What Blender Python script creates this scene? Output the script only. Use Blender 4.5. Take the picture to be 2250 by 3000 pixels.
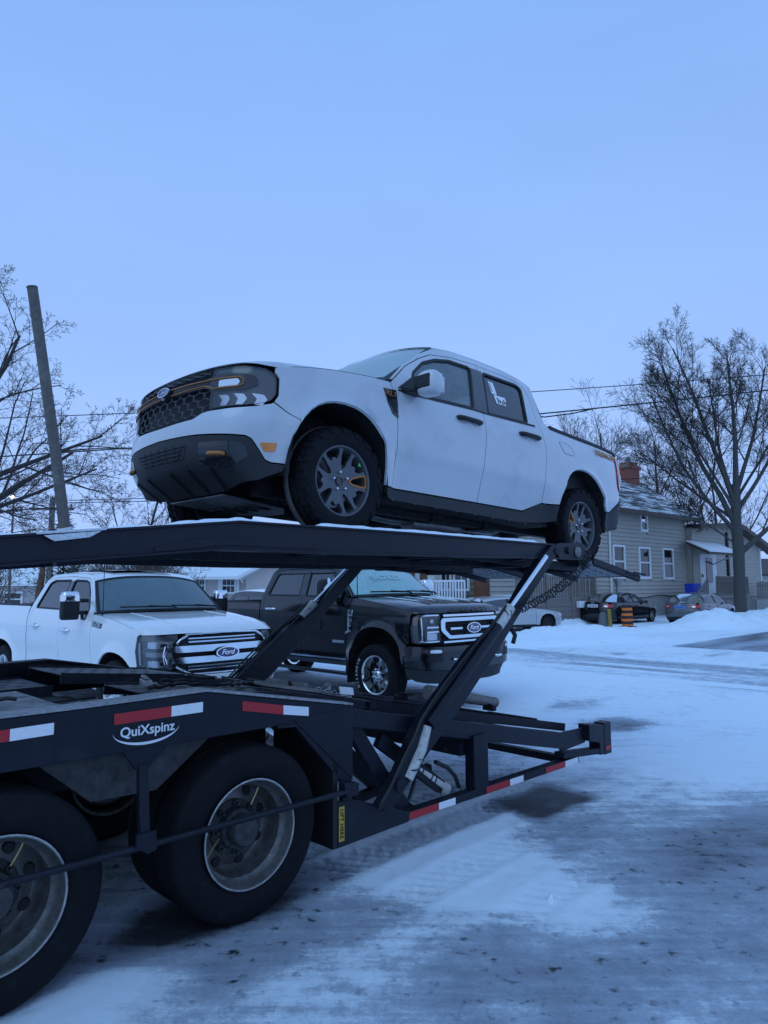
import bpy, bmesh, math, random
import numpy as np
from mathutils import Vector, Matrix
from mathutils.geometry import delaunay_2d_cdt

for o in list(bpy.data.objects): bpy.data.objects.remove(o)
SC = bpy.context.scene
COL = SC.collection
R = math.radians
rnd = random.Random(7)
nrs = np.random.RandomState(5)

# ------------------------------------------------------------------ camera, world, sun, exposure
def setup_view():
    cam = bpy.data.cameras.new('camera'); co = bpy.data.objects.new('camera', cam); COL.objects.link(co)
    cam.sensor_fit = 'VERTICAL'; cam.sensor_height = 24.0; cam.lens = 24.0 * 2095.0 / 3000.0
    cam.clip_start = 0.05; cam.clip_end = 2000.0
    p, r = R(5.88), 0.0045
    fw = Vector((0, math.cos(p), math.sin(p))); up0 = Vector((0, -math.sin(p), math.cos(p))); rt0 = Vector((1, 0, 0))
    rt = rt0 * math.cos(r) - up0 * math.sin(r); up = rt0 * math.sin(r) + up0 * math.cos(r)
    m = Matrix((rt, up, -fw)).transposed().to_4x4(); m.translation = (0, 0, 1.82)
    co.matrix_world = m
    SC.camera = co
    w = bpy.data.worlds.new('World'); SC.world = w; w.use_nodes = True
    nt = w.node_tree; nt.nodes.clear()
    out = nt.nodes.new('ShaderNodeOutputWorld'); bg = nt.nodes.new('ShaderNodeBackground')
    sky = nt.nodes.new('ShaderNodeTexSky'); sky.sky_type = 'NISHITA'; sky.sun_disc = False
    sky.sun_elevation = R(52); sky.sun_rotation = R(215); sky.air_density = 2.0; sky.dust_density = 3.0; sky.ozone_density = 4.0
    # dusk overcast: the clear sky is veiled by an even blue cloud deck, a little paler toward the horizon
    tc = nt.nodes.new('ShaderNodeTexCoord'); sep = nt.nodes.new('ShaderNodeSeparateXYZ')
    nt.links.new(tc.outputs['Generated'], sep.inputs[0])
    ramp = nt.nodes.new('ShaderNodeValToRGB')
    e = ramp.color_ramp.elements
    e[0].position = 0.0; e[0].color = (0.43, 0.635, 1.14, 1)
    e[1].position = 0.8; e[1].color = (0.225, 0.455, 0.96, 1)
    x = e.new(0.25); x.color = (0.37, 0.595, 1.10, 1)
    nt.links.new(sep.outputs['Z'], ramp.inputs[0])
    nz = nt.nodes.new('ShaderNodeTexNoise'); nz.inputs['Scale'].default_value = 2.2; nz.inputs['Detail'].default_value = 4
    mp = nt.nodes.new('ShaderNodeMapping'); mp.inputs['Scale'].default_value = (1, 1, 2.5)
    nt.links.new(tc.outputs['Generated'], mp.inputs[0]); nt.links.new(mp.outputs[0], nz.inputs['Vector'])
    mr = nt.nodes.new('ShaderNodeMapRange'); mr.inputs['To Min'].default_value = 0.90; mr.inputs['To Max'].default_value = 1.10
    nt.links.new(nz.outputs[0], mr.inputs[0])
    vm = nt.nodes.new('ShaderNodeVectorMath'); vm.operation = 'SCALE'
    nt.links.new(ramp.outputs[0], vm.inputs[0]); nt.links.new(mr.outputs[0], vm.inputs['Scale'])
    sk = nt.nodes.new('ShaderNodeVectorMath'); sk.operation = 'SCALE'; sk.inputs['Scale'].default_value = 0.05
    nt.links.new(sky.outputs[0], sk.inputs[0])
    mx = nt.nodes.new('ShaderNodeMix'); mx.data_type = 'RGBA'; mx.inputs[0].default_value = 0.94
    nt.links.new(sk.outputs[0], mx.inputs[6]); nt.links.new(vm.outputs[0], mx.inputs[7])
    nt.links.new(mx.outputs[2], bg.inputs[0]); bg.inputs[1].default_value = 1.0
    nt.links.new(bg.outputs[0], out.inputs[0])
    sun = bpy.data.lights.new('sun', 'SUN'); so = bpy.data.objects.new('sun', sun); COL.objects.link(so)
    sun.energy = 0.5; sun.angle = R(50); sun.color = (0.50, 0.85, 1.0)
    so.rotation_euler = (R(38), 0, R(-35)); so.location = (0, -20, 30)
    SC.view_settings.view_transform = 'Standard'; SC.view_settings.look = 'None'
    SC.view_settings.exposure = 0.0; SC.view_settings.gamma = 1.0
    SC.view_settings.use_curve_mapping = False
setup_view()

# ------------------------------------------------------------------ materials
MATS = {}
def mat(name, col, rough=0.5, metal=0.0, coat=0.0, noise=None, bump=None, spec=0.5, dirt=None, emit=None, alpha=None, trans=0.0):
    """procedural Principled material; noise=(scale, amount) colour variation, bump=(scale, strength),
    dirt=(colour, scale, lo, hi) a blotchy layer of grime/salt"""
    if name in MATS: return MATS[name]
    m = bpy.data.materials.new(name); m.use_nodes = True; MATS[name] = m
    nt = m.node_tree; b = nt.nodes['Principled BSDF']
    b.inputs['Roughness'].default_value = rough; b.inputs['Metallic'].default_value = metal
    b.inputs['Coat Weight'].default_value = coat; b.inputs['Coat Roughness'].default_value = 0.06
    b.inputs['Specular IOR Level'].default_value = spec
    if trans: b.inputs['Transmission Weight'].default_value = trans
    c = (*col, 1)
    b.inputs['Base Color'].default_value = c
    tc = nt.nodes.new('ShaderNodeTexCoord')
    last = None
    if noise:
        n = nt.nodes.new('ShaderNodeTexNoise'); n.inputs['Scale'].default_value = noise[0]; n.inputs['Detail'].default_value = 6
        n.inputs['Roughness'].default_value = 0.62
        nt.links.new(tc.outputs['Object'], n.inputs['Vector'])
        r = nt.nodes.new('ShaderNodeMapRange'); r.inputs['From Min'].default_value = 0.25; r.inputs['From Max'].default_value = 0.75
        r.inputs['To Min'].default_value = 1 - noise[1]; r.inputs['To Max'].default_value = 1 + noise[1]
        nt.links.new(n.outputs[0], r.inputs[0])
        v = nt.nodes.new('ShaderNodeVectorMath'); v.operation = 'SCALE'; v.inputs[0].default_value = col
        nt.links.new(r.outputs[0], v.inputs['Scale']); last = v.outputs[0]
        nt.links.new(last, b.inputs['Base Color'])
    if dirt:
        n = nt.nodes.new('ShaderNodeTexNoise'); n.inputs['Scale'].default_value = dirt[1]; n.inputs['Detail'].default_value = 8
        n.inputs['Roughness'].default_value = 0.7
        nt.links.new(tc.outputs['Object'], n.inputs['Vector'])
        r = nt.nodes.new('ShaderNodeMapRange'); r.inputs['From Min'].default_value = dirt[2]; r.inputs['From Max'].default_value = dirt[3]
        nt.links.new(n.outputs[0], r.inputs[0])
        mx = nt.nodes.new('ShaderNodeMix'); mx.data_type = 'RGBA'
        nt.links.new(r.outputs[0], mx.inputs[0])
        if last: nt.links.new(last, mx.inputs[6])
        else: mx.inputs[6].default_value = c
        mx.inputs[7].default_value = (*dirt[0], 1)
        nt.links.new(mx.outputs[2], b.inputs['Base Color'])
        ro = nt.nodes.new('ShaderNodeMapRange'); ro.inputs['To Min'].default_value = rough; ro.inputs['To Max'].default_value = 0.8
        nt.links.new(r.outputs[0], ro.inputs[0]); nt.links.new(ro.outputs[0], b.inputs['Roughness'])
    if bump:
        n = nt.nodes.new('ShaderNodeTexNoise'); n.inputs['Scale'].default_value = bump[0]; n.inputs['Detail'].default_value = 5
        nt.links.new(tc.outputs['Object'], n.inputs['Vector'])
        bp = nt.nodes.new('ShaderNodeBump'); bp.inputs['Strength'].default_value = bump[1]; bp.inputs['Distance'].default_value = 0.02
        nt.links.new(n.outputs[0], bp.inputs['Height']); nt.links.new(bp.outputs[0], b.inputs['Normal'])
    if emit:
        b.inputs['Emission Color'].default_value = (*emit[0], 1); b.inputs['Emission Strength'].default_value = emit[1]
    return m

def glass_mat(name, tint, mix, rough=0.03, frost=None):
    """tinted pane: see-through share `mix`, the rest a glossy film; frost=(colour, amount) scatters light on it, for ice and for painted-in skylight"""
    if name in MATS: return MATS[name]
    m = bpy.data.materials.new(name); m.use_nodes = True; MATS[name] = m
    nt = m.node_tree; nt.nodes.clear()
    out = nt.nodes.new('ShaderNodeOutputMaterial')
    tr = nt.nodes.new('ShaderNodeBsdfTransparent'); tr.inputs[0].default_value = (*tint, 1)
    gl = nt.nodes.new('ShaderNodeBsdfGlossy'); gl.inputs['Roughness'].default_value = rough
    fr = nt.nodes.new('ShaderNodeFresnel'); fr.inputs[0].default_value = 1.5
    body = tr
    if frost:
        df = nt.nodes.new('ShaderNodeBsdfDiffuse'); df.inputs[0].default_value = (*frost[0], 1)
        tl = nt.nodes.new('ShaderNodeBsdfTranslucent'); tl.inputs[0].default_value = (*frost[0], 1)
        md = nt.nodes.new('ShaderNodeMixShader'); md.inputs[0].default_value = 0.35
        nt.links.new(df.outputs[0], md.inputs[1]); nt.links.new(tl.outputs[0], md.inputs[2])
        n = nt.nodes.new('ShaderNodeTexNoise'); n.inputs['Scale'].default_value = frost[2] if len(frost) > 2 else 6; n.inputs['Detail'].default_value = 8
        n.inputs['Roughness'].default_value = 0.75
        tc = nt.nodes.new('ShaderNodeTexCoord'); nt.links.new(tc.outputs['Object'], n.inputs['Vector'])
        r = nt.nodes.new('ShaderNodeMapRange'); r.inputs['From Min'].default_value = 0.3; r.inputs['From Max'].default_value = 0.7
        r.inputs['To Min'].default_value = max(0, frost[1] - 0.15); r.inputs['To Max'].default_value = min(1, frost[1] + 0.15)
        nt.links.new(n.outputs[0], r.inputs[0])
        m1 = nt.nodes.new('ShaderNodeMixShader'); nt.links.new(r.outputs[0], m1.inputs[0])
        nt.links.new(tr.outputs[0], m1.inputs[1]); nt.links.new(md.outputs[0], m1.inputs[2]); body = m1
    ad = nt.nodes.new('ShaderNodeMath'); ad.operation = 'MULTIPLY_ADD'; ad.inputs[1].default_value = 1.0; ad.inputs[2].default_value = 1 - mix
    nt.links.new(fr.outputs[0], ad.inputs[0])
    mx = nt.nodes.new('ShaderNodeMixShader')
    nt.links.new(ad.outputs[0], mx.inputs[0]); nt.links.new(body.outputs[0], mx.inputs[1]); nt.links.new(gl.outputs[0], mx.inputs[2])
    nt.links.new(mx.outputs[0], out.inputs[0])
    return m

# ------------------------------------------------------------------ mesh helpers
def tag(o, label=None, cat=None, group=None, kind=None):
    if label: o['label'] = label
    if cat: o['category'] = cat
    if group: o['group'] = group
    if kind: o['kind'] = kind
    return o

def link(name, me, parent=None):
    o = bpy.data.objects.new(name, me); COL.objects.link(o)
    if parent is not None: o.parent = parent
    return o

def empty(name, loc=(0, 0, 0), rz=0.0, label=None, cat=None, group=None):
    o = bpy.data.objects.new(name, None); COL.objects.link(o); o.location = loc; o.rotation_euler = (0, 0, rz)
    o.empty_display_size = 0.2
    tag(o, label, cat, group)
    return o

def copy_tree(o, parent=None):
    c = o.copy(); COL.objects.link(c); c.parent = parent
    for ch in list(o.children): copy_tree(ch, c)
    return c

def V3(*a): return np.array(a, float)
def unit(v): return v / (np.linalg.norm(v) + 1e-12)

def circ(n, r=1.0, a0=0.0): return [(r * math.cos(a0 + 2 * math.pi * i / n), r * math.sin(a0 + 2 * math.pi * i / n)) for i in range(n)]

class MB:
    """collects primitives; build() links them as one mesh object"""
    def __init__(s): s.v = []; s.f = []
    def add(s, vs, fs):
        n = len(s.v); s.v.extend([tuple(map(float, p)) for p in vs]); s.f.extend([tuple(i + n for i in f) for f in fs]); return s
    def box(s, x0, x1, y0, y1, z0, z1, M=None):
        P = [(x, y, z) for z in (z0, z1) for y in (y0, y1) for x in (x0, x1)]
        if M is not None: P = [tuple(M @ Vector(p)) for p in P]
        return s.add(P, [(0, 2, 3, 1), (4, 5, 7, 6), (0, 1, 5, 4), (2, 6, 7, 3), (0, 4, 6, 2), (1, 3, 7, 5)])
    def beam(s, p0, p1, w, h, up=(0, 0, 1), w1=None, h1=None):
        p0, p1 = np.array(p0, float), np.array(p1, float); d = unit(p1 - p0); side = unit(np.cross(d, up)); u = np.cross(side, d)
        w1 = w if w1 is None else w1; h1 = h if h1 is None else h1
        P = []
        for p, a, b in ((p0, w / 2, h / 2), (p1, w1 / 2, h1 / 2)):
            P += [p - side * a - u * b, p + side * a - u * b, p + side * a + u * b, p - side * a + u * b]
        return s.add(P, [(0, 1, 2, 3)[::-1], (4, 5, 6, 7), (0, 1, 5, 4), (1, 2, 6, 5), (2, 3, 7, 6), (3, 0, 4, 7)][0:1] + [(4, 5, 6, 7), (0, 1, 5, 4), (1, 2, 6, 5), (2, 3, 7, 6), (3, 0, 4, 7)])
    def cyl(s, p0, p1, r0, r1=None, n=12, caps=True):
        r1 = r0 if r1 is None else r1
        return s.tube([p0, p1], [r0, r1], n, caps)
    def tube(s, path, r, n=8, caps=True, closed=False):
        path = [np.array(p, float) for p in path]; m = len(path)
        rs = r if hasattr(r, '__len__') else [r] * m
        u = None; vs = []
        for i in range(m):
            if closed: d = unit(path[(i + 1) % m] - path[i - 1])
            else: d = unit(path[min(i + 1, m - 1)] - path[max(i - 1, 0)])
            if u is None: u = unit(np.cross(d, (0, 0, 1) if abs(d[2]) < 0.9 else (1, 0, 0)))
            u = unit(u - d * (u @ d)); w = np.cross(d, u)
            for k in range(n):
                a = 2 * math.pi * k / n
                vs.append(path[i] + (u * math.cos(a) + w * math.sin(a)) * rs[i])
        fs = []
        for i in range(m if closed else m - 1):
            j = (i + 1) % m
            for k in range(n):
                k2 = (k + 1) % n
                fs.append((i * n + k, i * n + k2, j * n + k2, j * n + k))
        if caps and not closed:
            fs.append(tuple(range(n))[::-1]); fs.append(tuple((m - 1) * n + k for k in range(n)))
        return s.add(vs, fs)
    def lathe(s, prof, n=32, c=(0, 0, 0), axis='y'):
        """prof = [(radius, along)]; revolve round axis"""
        vs = []
        for r, a in prof:
            for k in range(n):
                t = 2 * math.pi * k / n; p, q = r * math.cos(t), r * math.sin(t)
                if axis == 'y': vs.append((c[0] + p, c[1] + a, c[2] + q))
                elif axis == 'x': vs.append((c[0] + a, c[1] + p, c[2] + q))
                else: vs.append((c[0] + p, c[1] + q, c[2] + a))
        fs = []
        for i in range(len(prof) - 1):
            for k in range(n):
                k2 = (k + 1) % n
                fs.append((i * n + k, (i + 1) * n + k, (i + 1) * n + k2, i * n + k2))
        return s.add(vs, fs)
    def prism(s, poly, f3, d):
        """poly 2D points; f3 maps (a,b)->3D; extruded by vector d"""
        P = [np.array(f3(*p), float) for p in poly]; d = np.array(d, float); n = len(P)
        nn = np.zeros(3)
        for i in range(n): nn += np.cross(P[i], P[(i + 1) % n])
        if nn @ d > 0: P = P[::-1]
        vs = P + [p + d for p in P]
        fs = [tuple(range(n)), tuple(range(2 * n - 1, n - 1, -1))] + [(i, i + n, (i + 1) % n + n, (i + 1) % n) for i in range(n)]
        return s.add(vs, fs)
    def build(s, name, m, parent=None, smooth=35, bevel=None, fix=True):
        me = bpy.data.meshes.new(name)
        me.from_pydata(s.v, [], s.f); me.update()
        if fix:
            bm = bmesh.new(); bm.from_mesh(me); bmesh.ops.recalc_face_normals(bm, faces=bm.faces); bm.to_mesh(me); bm.free()
        if m is not None: me.materials.append(m)
        if smooth:
            me.polygons.foreach_set('use_smooth', [True] * len(me.polygons))
            me.set_sharp_from_angle(angle=R(smooth))
        o = link(name, me, parent)
        if bevel:
            md = o.modifiers.new('bevel', 'BEVEL'); md.width = bevel; md.segments = 2; md.limit_method = 'ANGLE'; md.angle_limit = R(40)
        return o

def resample(poly, step, closed=True):
    out = []; n = len(poly)
    for i in range(n if closed else n - 1):
        a, b = np.array(poly[i], float), np.array(poly[(i + 1) % n], float)
        k = max(1, int(math.ceil(np.linalg.norm(b - a) / step)))
        for j in range(k): out.append(a + (b - a) * j / k)
    if not closed: out.append(np.array(poly[-1], float))
    return np.array(out)

def round_poly(poly, r, n=4):
    """round the corners of a closed 2D polygon"""
    P = [np.array(p, float) for p in poly]; out = []; m = len(P)
    for i in range(m):
        a, b, c = P[i - 1], P[i], P[(i + 1) % m]
        d1, d2 = np.linalg.norm(a - b), np.linalg.norm(c - b)
        if d1 < 1e-6 or d2 < 1e-6: continue
        cosang = np.dot(unit(a - b), unit(c - b))
        if cosang < -0.97: out.append(b); continue
        q = min(r, 0.45 * d1, 0.45 * d2)
        p0, p1 = b + (a - b) / d1 * q, b + (c - b) / d2 * q
        for k in range(n + 1):
            t = k / n; out.append((1 - t) ** 2 * p0 + 2 * t * (1 - t) * b + t * t * p1)
    return [tuple(p) for p in out]

def inside(pts, poly):
    x, y = pts[:, 0], pts[:, 1]; r = np.zeros(len(pts), bool); n = len(poly)
    for i in range(n):
        x0, y0 = poly[i]; x1, y1 = poly[(i + 1) % n]
        if y0 == y1: continue
        c = ((y0 > y) != (y1 > y)) & (x < (x1 - x0) * (y - y0) / (y1 - y0) + x0)
        r ^= c
    return r

def shrink(poly, d):
    P = np.array(poly, float); n = len(P)
    area = 0.5 * np.sum(P[:, 0] * np.roll(P[:, 1], -1) - np.roll(P[:, 0], -1) * P[:, 1])
    s = 1.0 if area > 0 else -1.0
    out = []
    for i in range(n):
        a, b, c = P[i - 1], P[i], P[(i + 1) % n]
        e1, e2 = unit(b - a), unit(c - b)
        n1 = np.array((-e1[1], e1[0])) * s; n2 = np.array((-e2[1], e2[0])) * s
        m = n1 + n2; l = m @ m
        if l < 1e-6: out.append(b + n1 * d); continue
        k = 2 / l; k = min(k, 3)
        out.append(b + m * d * k / 1.0 * 1.0)
    return np.array(out)

def cdt_mesh(outline, holes, step):
    """triangulate a 2D region with interior points; returns pts, tris, loops"""
    loops = [resample(outline, step)] + [resample(h, step) for h in holes]
    B = np.concatenate(loops)
    lo, hi = B.min(0), B.max(0)
    gx = np.arange(lo[0] + step / 2, hi[0], step); gy = np.arange(lo[1] + step / 2, hi[1], step * 0.866)
    if len(gx) and len(gy):
        G = np.array([(x + (step / 2 if j % 2 else 0), y) for j, y in enumerate(gy) for x in gx])
        ok = inside(G, loops[0])
        for h in loops[1:]: ok &= ~inside(G, h)
        G = G[ok]
        if len(G):
            d = np.full(len(G), 1e9)
            for k in range(0, len(B), 400):
                dd = np.sqrt(((G[:, None, :] - B[None, k:k + 400, :]) ** 2).sum(2)).min(1); d = np.minimum(d, dd)
            G = G[d > step * 0.55]
    else: G = np.zeros((0, 2))
    pts = np.concatenate([B, G]) if len(G) else B
    edges = []; k = 0
    for L in loops:
        n = len(L); edges += [(k + i, k + (i + 1) % n) for i in range(n)]; k += n
    r = delaunay_2d_cdt([Vector(p) for p in pts], edges, [], 0, 1e-7)
    P = np.array([(v.x, v.y) for v in r[0]]); T = np.array([f for f in r[2] if len(f) == 3])
    c = P[T].mean(1)
    ok = inside(c, loops[0])
    for h in loops[1:]: ok &= ~inside(c, h)
    T = T[ok]
    a = P[T]; ar = (a[:, 1, 0] - a[:, 0, 0]) * (a[:, 2, 1] - a[:, 0, 1]) - (a[:, 1, 1] - a[:, 0, 1]) * (a[:, 2, 0] - a[:, 0, 0])
    T[ar < 0] = T[ar < 0][:, ::-1]
    T = T[np.abs(ar) > 1e-10]
    return P, T, loops

def patch(name, outline, fmap, m, parent=None, holes=(), step=0.05, hem=0.02, inset=0.0, build=True, thick=None):
    """a panel cut out of the surface fmap(U,V)->(N,3); its rim is folded back by `hem`"""
    if inset: outline = shrink(outline, inset); holes = [shrink(h, -inset) for h in holes]
    P, T, loops = cdt_mesh(outline, list(holes), step)
    X = fmap(P[:, 0], P[:, 1]); e = 1e-3
    verts = [tuple(p) for p in X]; faces = [tuple(int(i) for i in t) for t in T]
    def nrm(L):
        du = fmap(L[:, 0] + e, L[:, 1]) - fmap(L[:, 0] - e, L[:, 1]); dv = fmap(L[:, 0], L[:, 1] + e) - fmap(L[:, 0], L[:, 1] - e)
        n = np.cross(du, dv); return n / (np.linalg.norm(n, axis=1)[:, None] + 1e-12)
    if hem:
        for i, L in enumerate(loops):
            a = L; A = fmap(a[:, 0], a[:, 1]); N = nrm(a); Bk = A - N * hem
            k = len(verts); n = len(a)
            verts += [tuple(p) for p in A] + [tuple(p) for p in Bk]
            ar = np.sum(a[:, 0] * np.roll(a[:, 1], -1) - np.roll(a[:, 0], -1) * a[:, 1])
            ccw = (ar > 0) if i == 0 else (ar < 0)
            for j in range(n):
                j2 = (j + 1) % n
                q = (k + j, k + n + j, k + n + j2, k + j2)
                faces.append(q if ccw else q[::-1])
    if not build: return verts, faces
    me = bpy.data.meshes.new(name); me.from_pydata(verts, [], faces); me.update()
    if m is not None: me.materials.append(m)
    me.polygons.foreach_set('use_smooth', [True] * len(me.polygons)); me.set_sharp_from_angle(angle=R(50))
    return link(name, me, parent)

def text_mesh(name, body, m, parent, size, M, extrude=0.003, shear=0.0, spacing=1.0, sx=1.0, offset=0.0):
    """lettering as flat solid letters, placed by matrix M (text lies in its local XY plane, centred)"""
    cu = bpy.data.curves.new(name, 'FONT'); cu.body = body; cu.size = size; cu.extrude = extrude; cu.shear = shear
    cu.space_character = spacing; cu.align_x = 'CENTER'; cu.align_y = 'CENTER'; cu.resolution_u = 4; cu.offset = offset
    t = bpy.data.objects.new(name, cu); COL.objects.link(t)
    dg = bpy.context.evaluated_depsgraph_get(); me = bpy.data.meshes.new_from_object(t.evaluated_get(dg)); me.name = name
    bpy.data.objects.remove(t); bpy.data.curves.remove(cu)
    me.transform(M @ Matrix.Diagonal((sx, 1, 1, 1))); me.materials.clear(); me.materials.append(m)
    return link(name, me, parent)

def frame(o, ex, ey):
    """matrix with origin o, x axis ex, y axis ey (for lettering)"""
    ex = Vector(unit(np.array(ex, float))); ey = Vector(unit(np.array(ey, float))); ez = ex.cross(ey).normalized(); ey = ez.cross(ex)
    M = Matrix((ex, ey, ez)).transposed().to_4x4(); M.translation = Vector(tuple(map(float, o))); return M
# ------------------------------------------------------------------ shared materials
mat('rubber', (.005, .0055, .0075), .75, noise=(30, .35), bump=(90, .25), spec=.22, dirt=((.022, .023, .027), 9, .55, .9))
mat('black', (.012, .012, .014), .55, spec=.4)
mat('liner', (.02, .02, .022), .85, noise=(12, .5), spec=.2)
mat('under', (.025, .025, .028), .7, noise=(10, .6), metal=.2)
mat('interior', (.06, .06, .065), .8, noise=(25, .2))
mat('black_gloss', (.01, .01, .012), .18, coat=.6)
mat('plastic_grey', (.026, .027, .03), .6, noise=(60, .12), bump=(220, .08), dirt=((.055, .055, .06), 5, .55, .9), spec=.35)
mat('plastic_mid', (.05, .05, .055), .4)
mat('steel_dull', (.32, .32, .33), .45, metal=.8, noise=(14, .3))
mat('chrome', (.82, .83, .85), .09, metal=1.0)
mat('gunmetal', (.11, .115, .125), .42, metal=.55, noise=(30, .1))
mat('orange_paint', (.42, .15, .03), .5, noise=(30, .15))
mat('orange_metal', (.40, .17, .05), .45)
mat('amber', (.75, .20, .01), .2, coat=.8, noise=(80, .2))
mat('lamp_red', (.42, .012, .015), .12, coat=1.0, noise=(40, .2))
mat('lamp_white', (.75, .76, .78), .15, coat=.8)
mat('lamp_silver', (.85, .86, .88), .22, metal=.6)
mat('lamp_dark', (.07, .075, .085), .25, coat=.7)
mat('lamp_mid', (.24, .26, .28), .2, coat=.7)
mat('post_brown', (.115, .10, .088), .7, noise=(40, .3), dirt=((.18, .165, .15), 10, .5, .8))
mat('paper', (.82, .82, .82), .7)
mat('badge_blue', (.012, .03, .14), .2, coat=.8)
mat('sticker_green', (.15, .7, .2), .5)
def paint(name, col, dirtc, amt, rough=.22, lo=.55, hi=.9, scale=1.6, coat=.8):
    """car paint with a film of road salt and grime (own shapes, independent of the light)"""
    return mat(name, col, rough, coat=coat, noise=(3, amt), dirt=(dirtc, scale, lo, hi))
paint('paint_white_mav', (.54, .56, .59), (.38, .40, .43), .03, lo=.50, hi=.8)
paint('paint_white', (.82, .82, .82), (.6, .61, .63), .02, lo=.62, hi=1.0)
paint('paint_black', (.003, .0037, .006), (.010, .011, .014), .1, lo=.62, hi=1.15, rough=.14, coat=.4)
paint('paint_silver', (.45, .46, .48), (.35, .35, .36), .03)
paint('paint_grey', (.10, .10, .105), (.13, .13, .13), .05)
glass_mat('glass_clear_skylit', (.80, .90, .88), .9, .05, frost=((.30, .42, .42), .30, 4))  # pale teal film paints in sky light seen through the far window
glass_mat('glass_tint', (.09, .10, .11), .9)
glass_mat('glass_lens', (.93, .94, .95), .97)
glass_mat('glass_frost', (.45, .62, .62), .95, .3, frost=((.60, .80, .76), .82, 60))
glass_mat('glass_dark', (.05, .06, .07), .88)
glass_mat('glass_f150', (.35, .5, .5), .9, .15, frost=((.16, .27, .29), .62, 2.2))
glass_mat('glass_f350', (.5, .75, .75), .96, .35, frost=((.55, .90, .86), .85, 18))
glass_mat('glass_house', (.16, .19, .21), .93, .05)
glass_mat('glass_f150side', (.30, .42, .42), .9, .08)
glass_mat('glass_word', (.6, .85, .85), .9, .3, frost=((.62, .92, .95), .8, 10))
mat('snow', (.83, .90, .955), .75, bump=(25, .35), spec=.3)
# ------------------------------------------------------------------ ground, roads, snow banks
YAW = R(44.4); ES = (math.cos(YAW), math.sin(YAW)); EN = (-math.sin(YAW), math.cos(YAW)); ORG = (-.735, 4.09)
def W2(s, n): return ORG[0] + ES[0] * s + EN[0] * n, ORG[1] + ES[1] * s + EN[1] * n

_perm = nrs.rand(256, 256)
def vnoise(x, y):
    xi = np.floor(x).astype(int); yi = np.floor(y).astype(int); fx = x - xi; fy = y - yi
    fx = fx * fx * (3 - 2 * fx); fy = fy * fy * (3 - 2 * fy)
    g = lambda a, b: _perm[a % 256, b % 256]
    return (g(xi, yi) * (1 - fx) + g(xi + 1, yi) * fx) * (1 - fy) + (g(xi, yi + 1) * (1 - fx) + g(xi + 1, yi + 1) * fx) * fy
def fbm(x, y, o=5, g=.5):
    a = 1.0; t = 0; v = 0
    for i in range(o): v = v + a * vnoise(x * 2 ** i + 17.3 * i, y * 2 ** i + 5.1 * i); t += a; a *= g
    return v / t
def sstep(a, b, x): t = np.clip((x - a) / (b - a), 0, 1); return t * t * (3 - 2 * t)
def blobv(s, n, cs, cn, rs, rn, p=2.0): return np.exp(-((np.abs(s - cs) / rs) ** p + (np.abs(n - cn) / rn) ** p))

def lot_height(s, n):
    return .10 * sstep(2.4, 3.6, n) * (1 - sstep(9.5, 12.5, s)) + .10 * 0

def cover(s, n):
    """how much snow lies at trailer-frame position (s, n): 0 bare wet asphalt .. 1 snow"""
    w = .35 * (fbm(s * 1.1 + 40, n * 1.1 + 9, 4) - .5); s2, n2 = s + w * 1.6, n - w * 1.2
    c = .72 + .50 * (fbm(s * .45 + 3, n * .8 + 8, 4) - .5)
    c -= .22 * sstep(-.75, -1.35, n2) * sstep(-.3, .8, s) * (1 - sstep(3.6, 5.2, s)) * (1 - .9 * blobv(s2, n2, .7, -2.35, .5, .4))   # thin slush in front
    c -= 1.05 * blobv(s2, n2, 3.05, .05, .46, .28, 5) + .28 * blobv(s2, n2, 2.6, -.5, .75, .42, 3) + .2 * blobv(s2, n2, 2.9, -1.35, .7, .35)
    c -= .95 * blobv(s2, n2, -.05, .25, .75, .27, 3) + .42 * blobv(s2, n2, .1, -.30, .85, .30, 3) + .9 * blobv(s2, n2, -1.3, .3, .5, .25)
    c -= .12 * blobv(s2, n2, .35, -1.15, .45, .3)
    c += .42 * blobv(s2, n2, 1.3, -.35, .75, .28) + .40 * blobv(s2, n2, 1.33, -1.0, .30, .55) + .45 * blobv(s2, n2, 1.75, .4, 1.0, .4) + .28 * blobv(s2, n2, -.85, .0, .3, .3)
    c += .17 * sstep(3.6, 5.0, s) * (1 - sstep(10.4, 11.2, s))
    c -= .55 * blobv(s2, n2, 6.6, 1.2, .45, .35, 3) + .35 * blobv(s2, n2, 7.3, 2.5, .8, .35) + .45 * blobv(s2, n2, 5.9, 4.6, .9, 1.6, 3) + .45 * blobv(s2, n2, 2.6, 5.6, .95, 1.8, 3)
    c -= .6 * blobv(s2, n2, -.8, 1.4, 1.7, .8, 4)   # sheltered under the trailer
    return np.clip(c, 0, 1.1)

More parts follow.
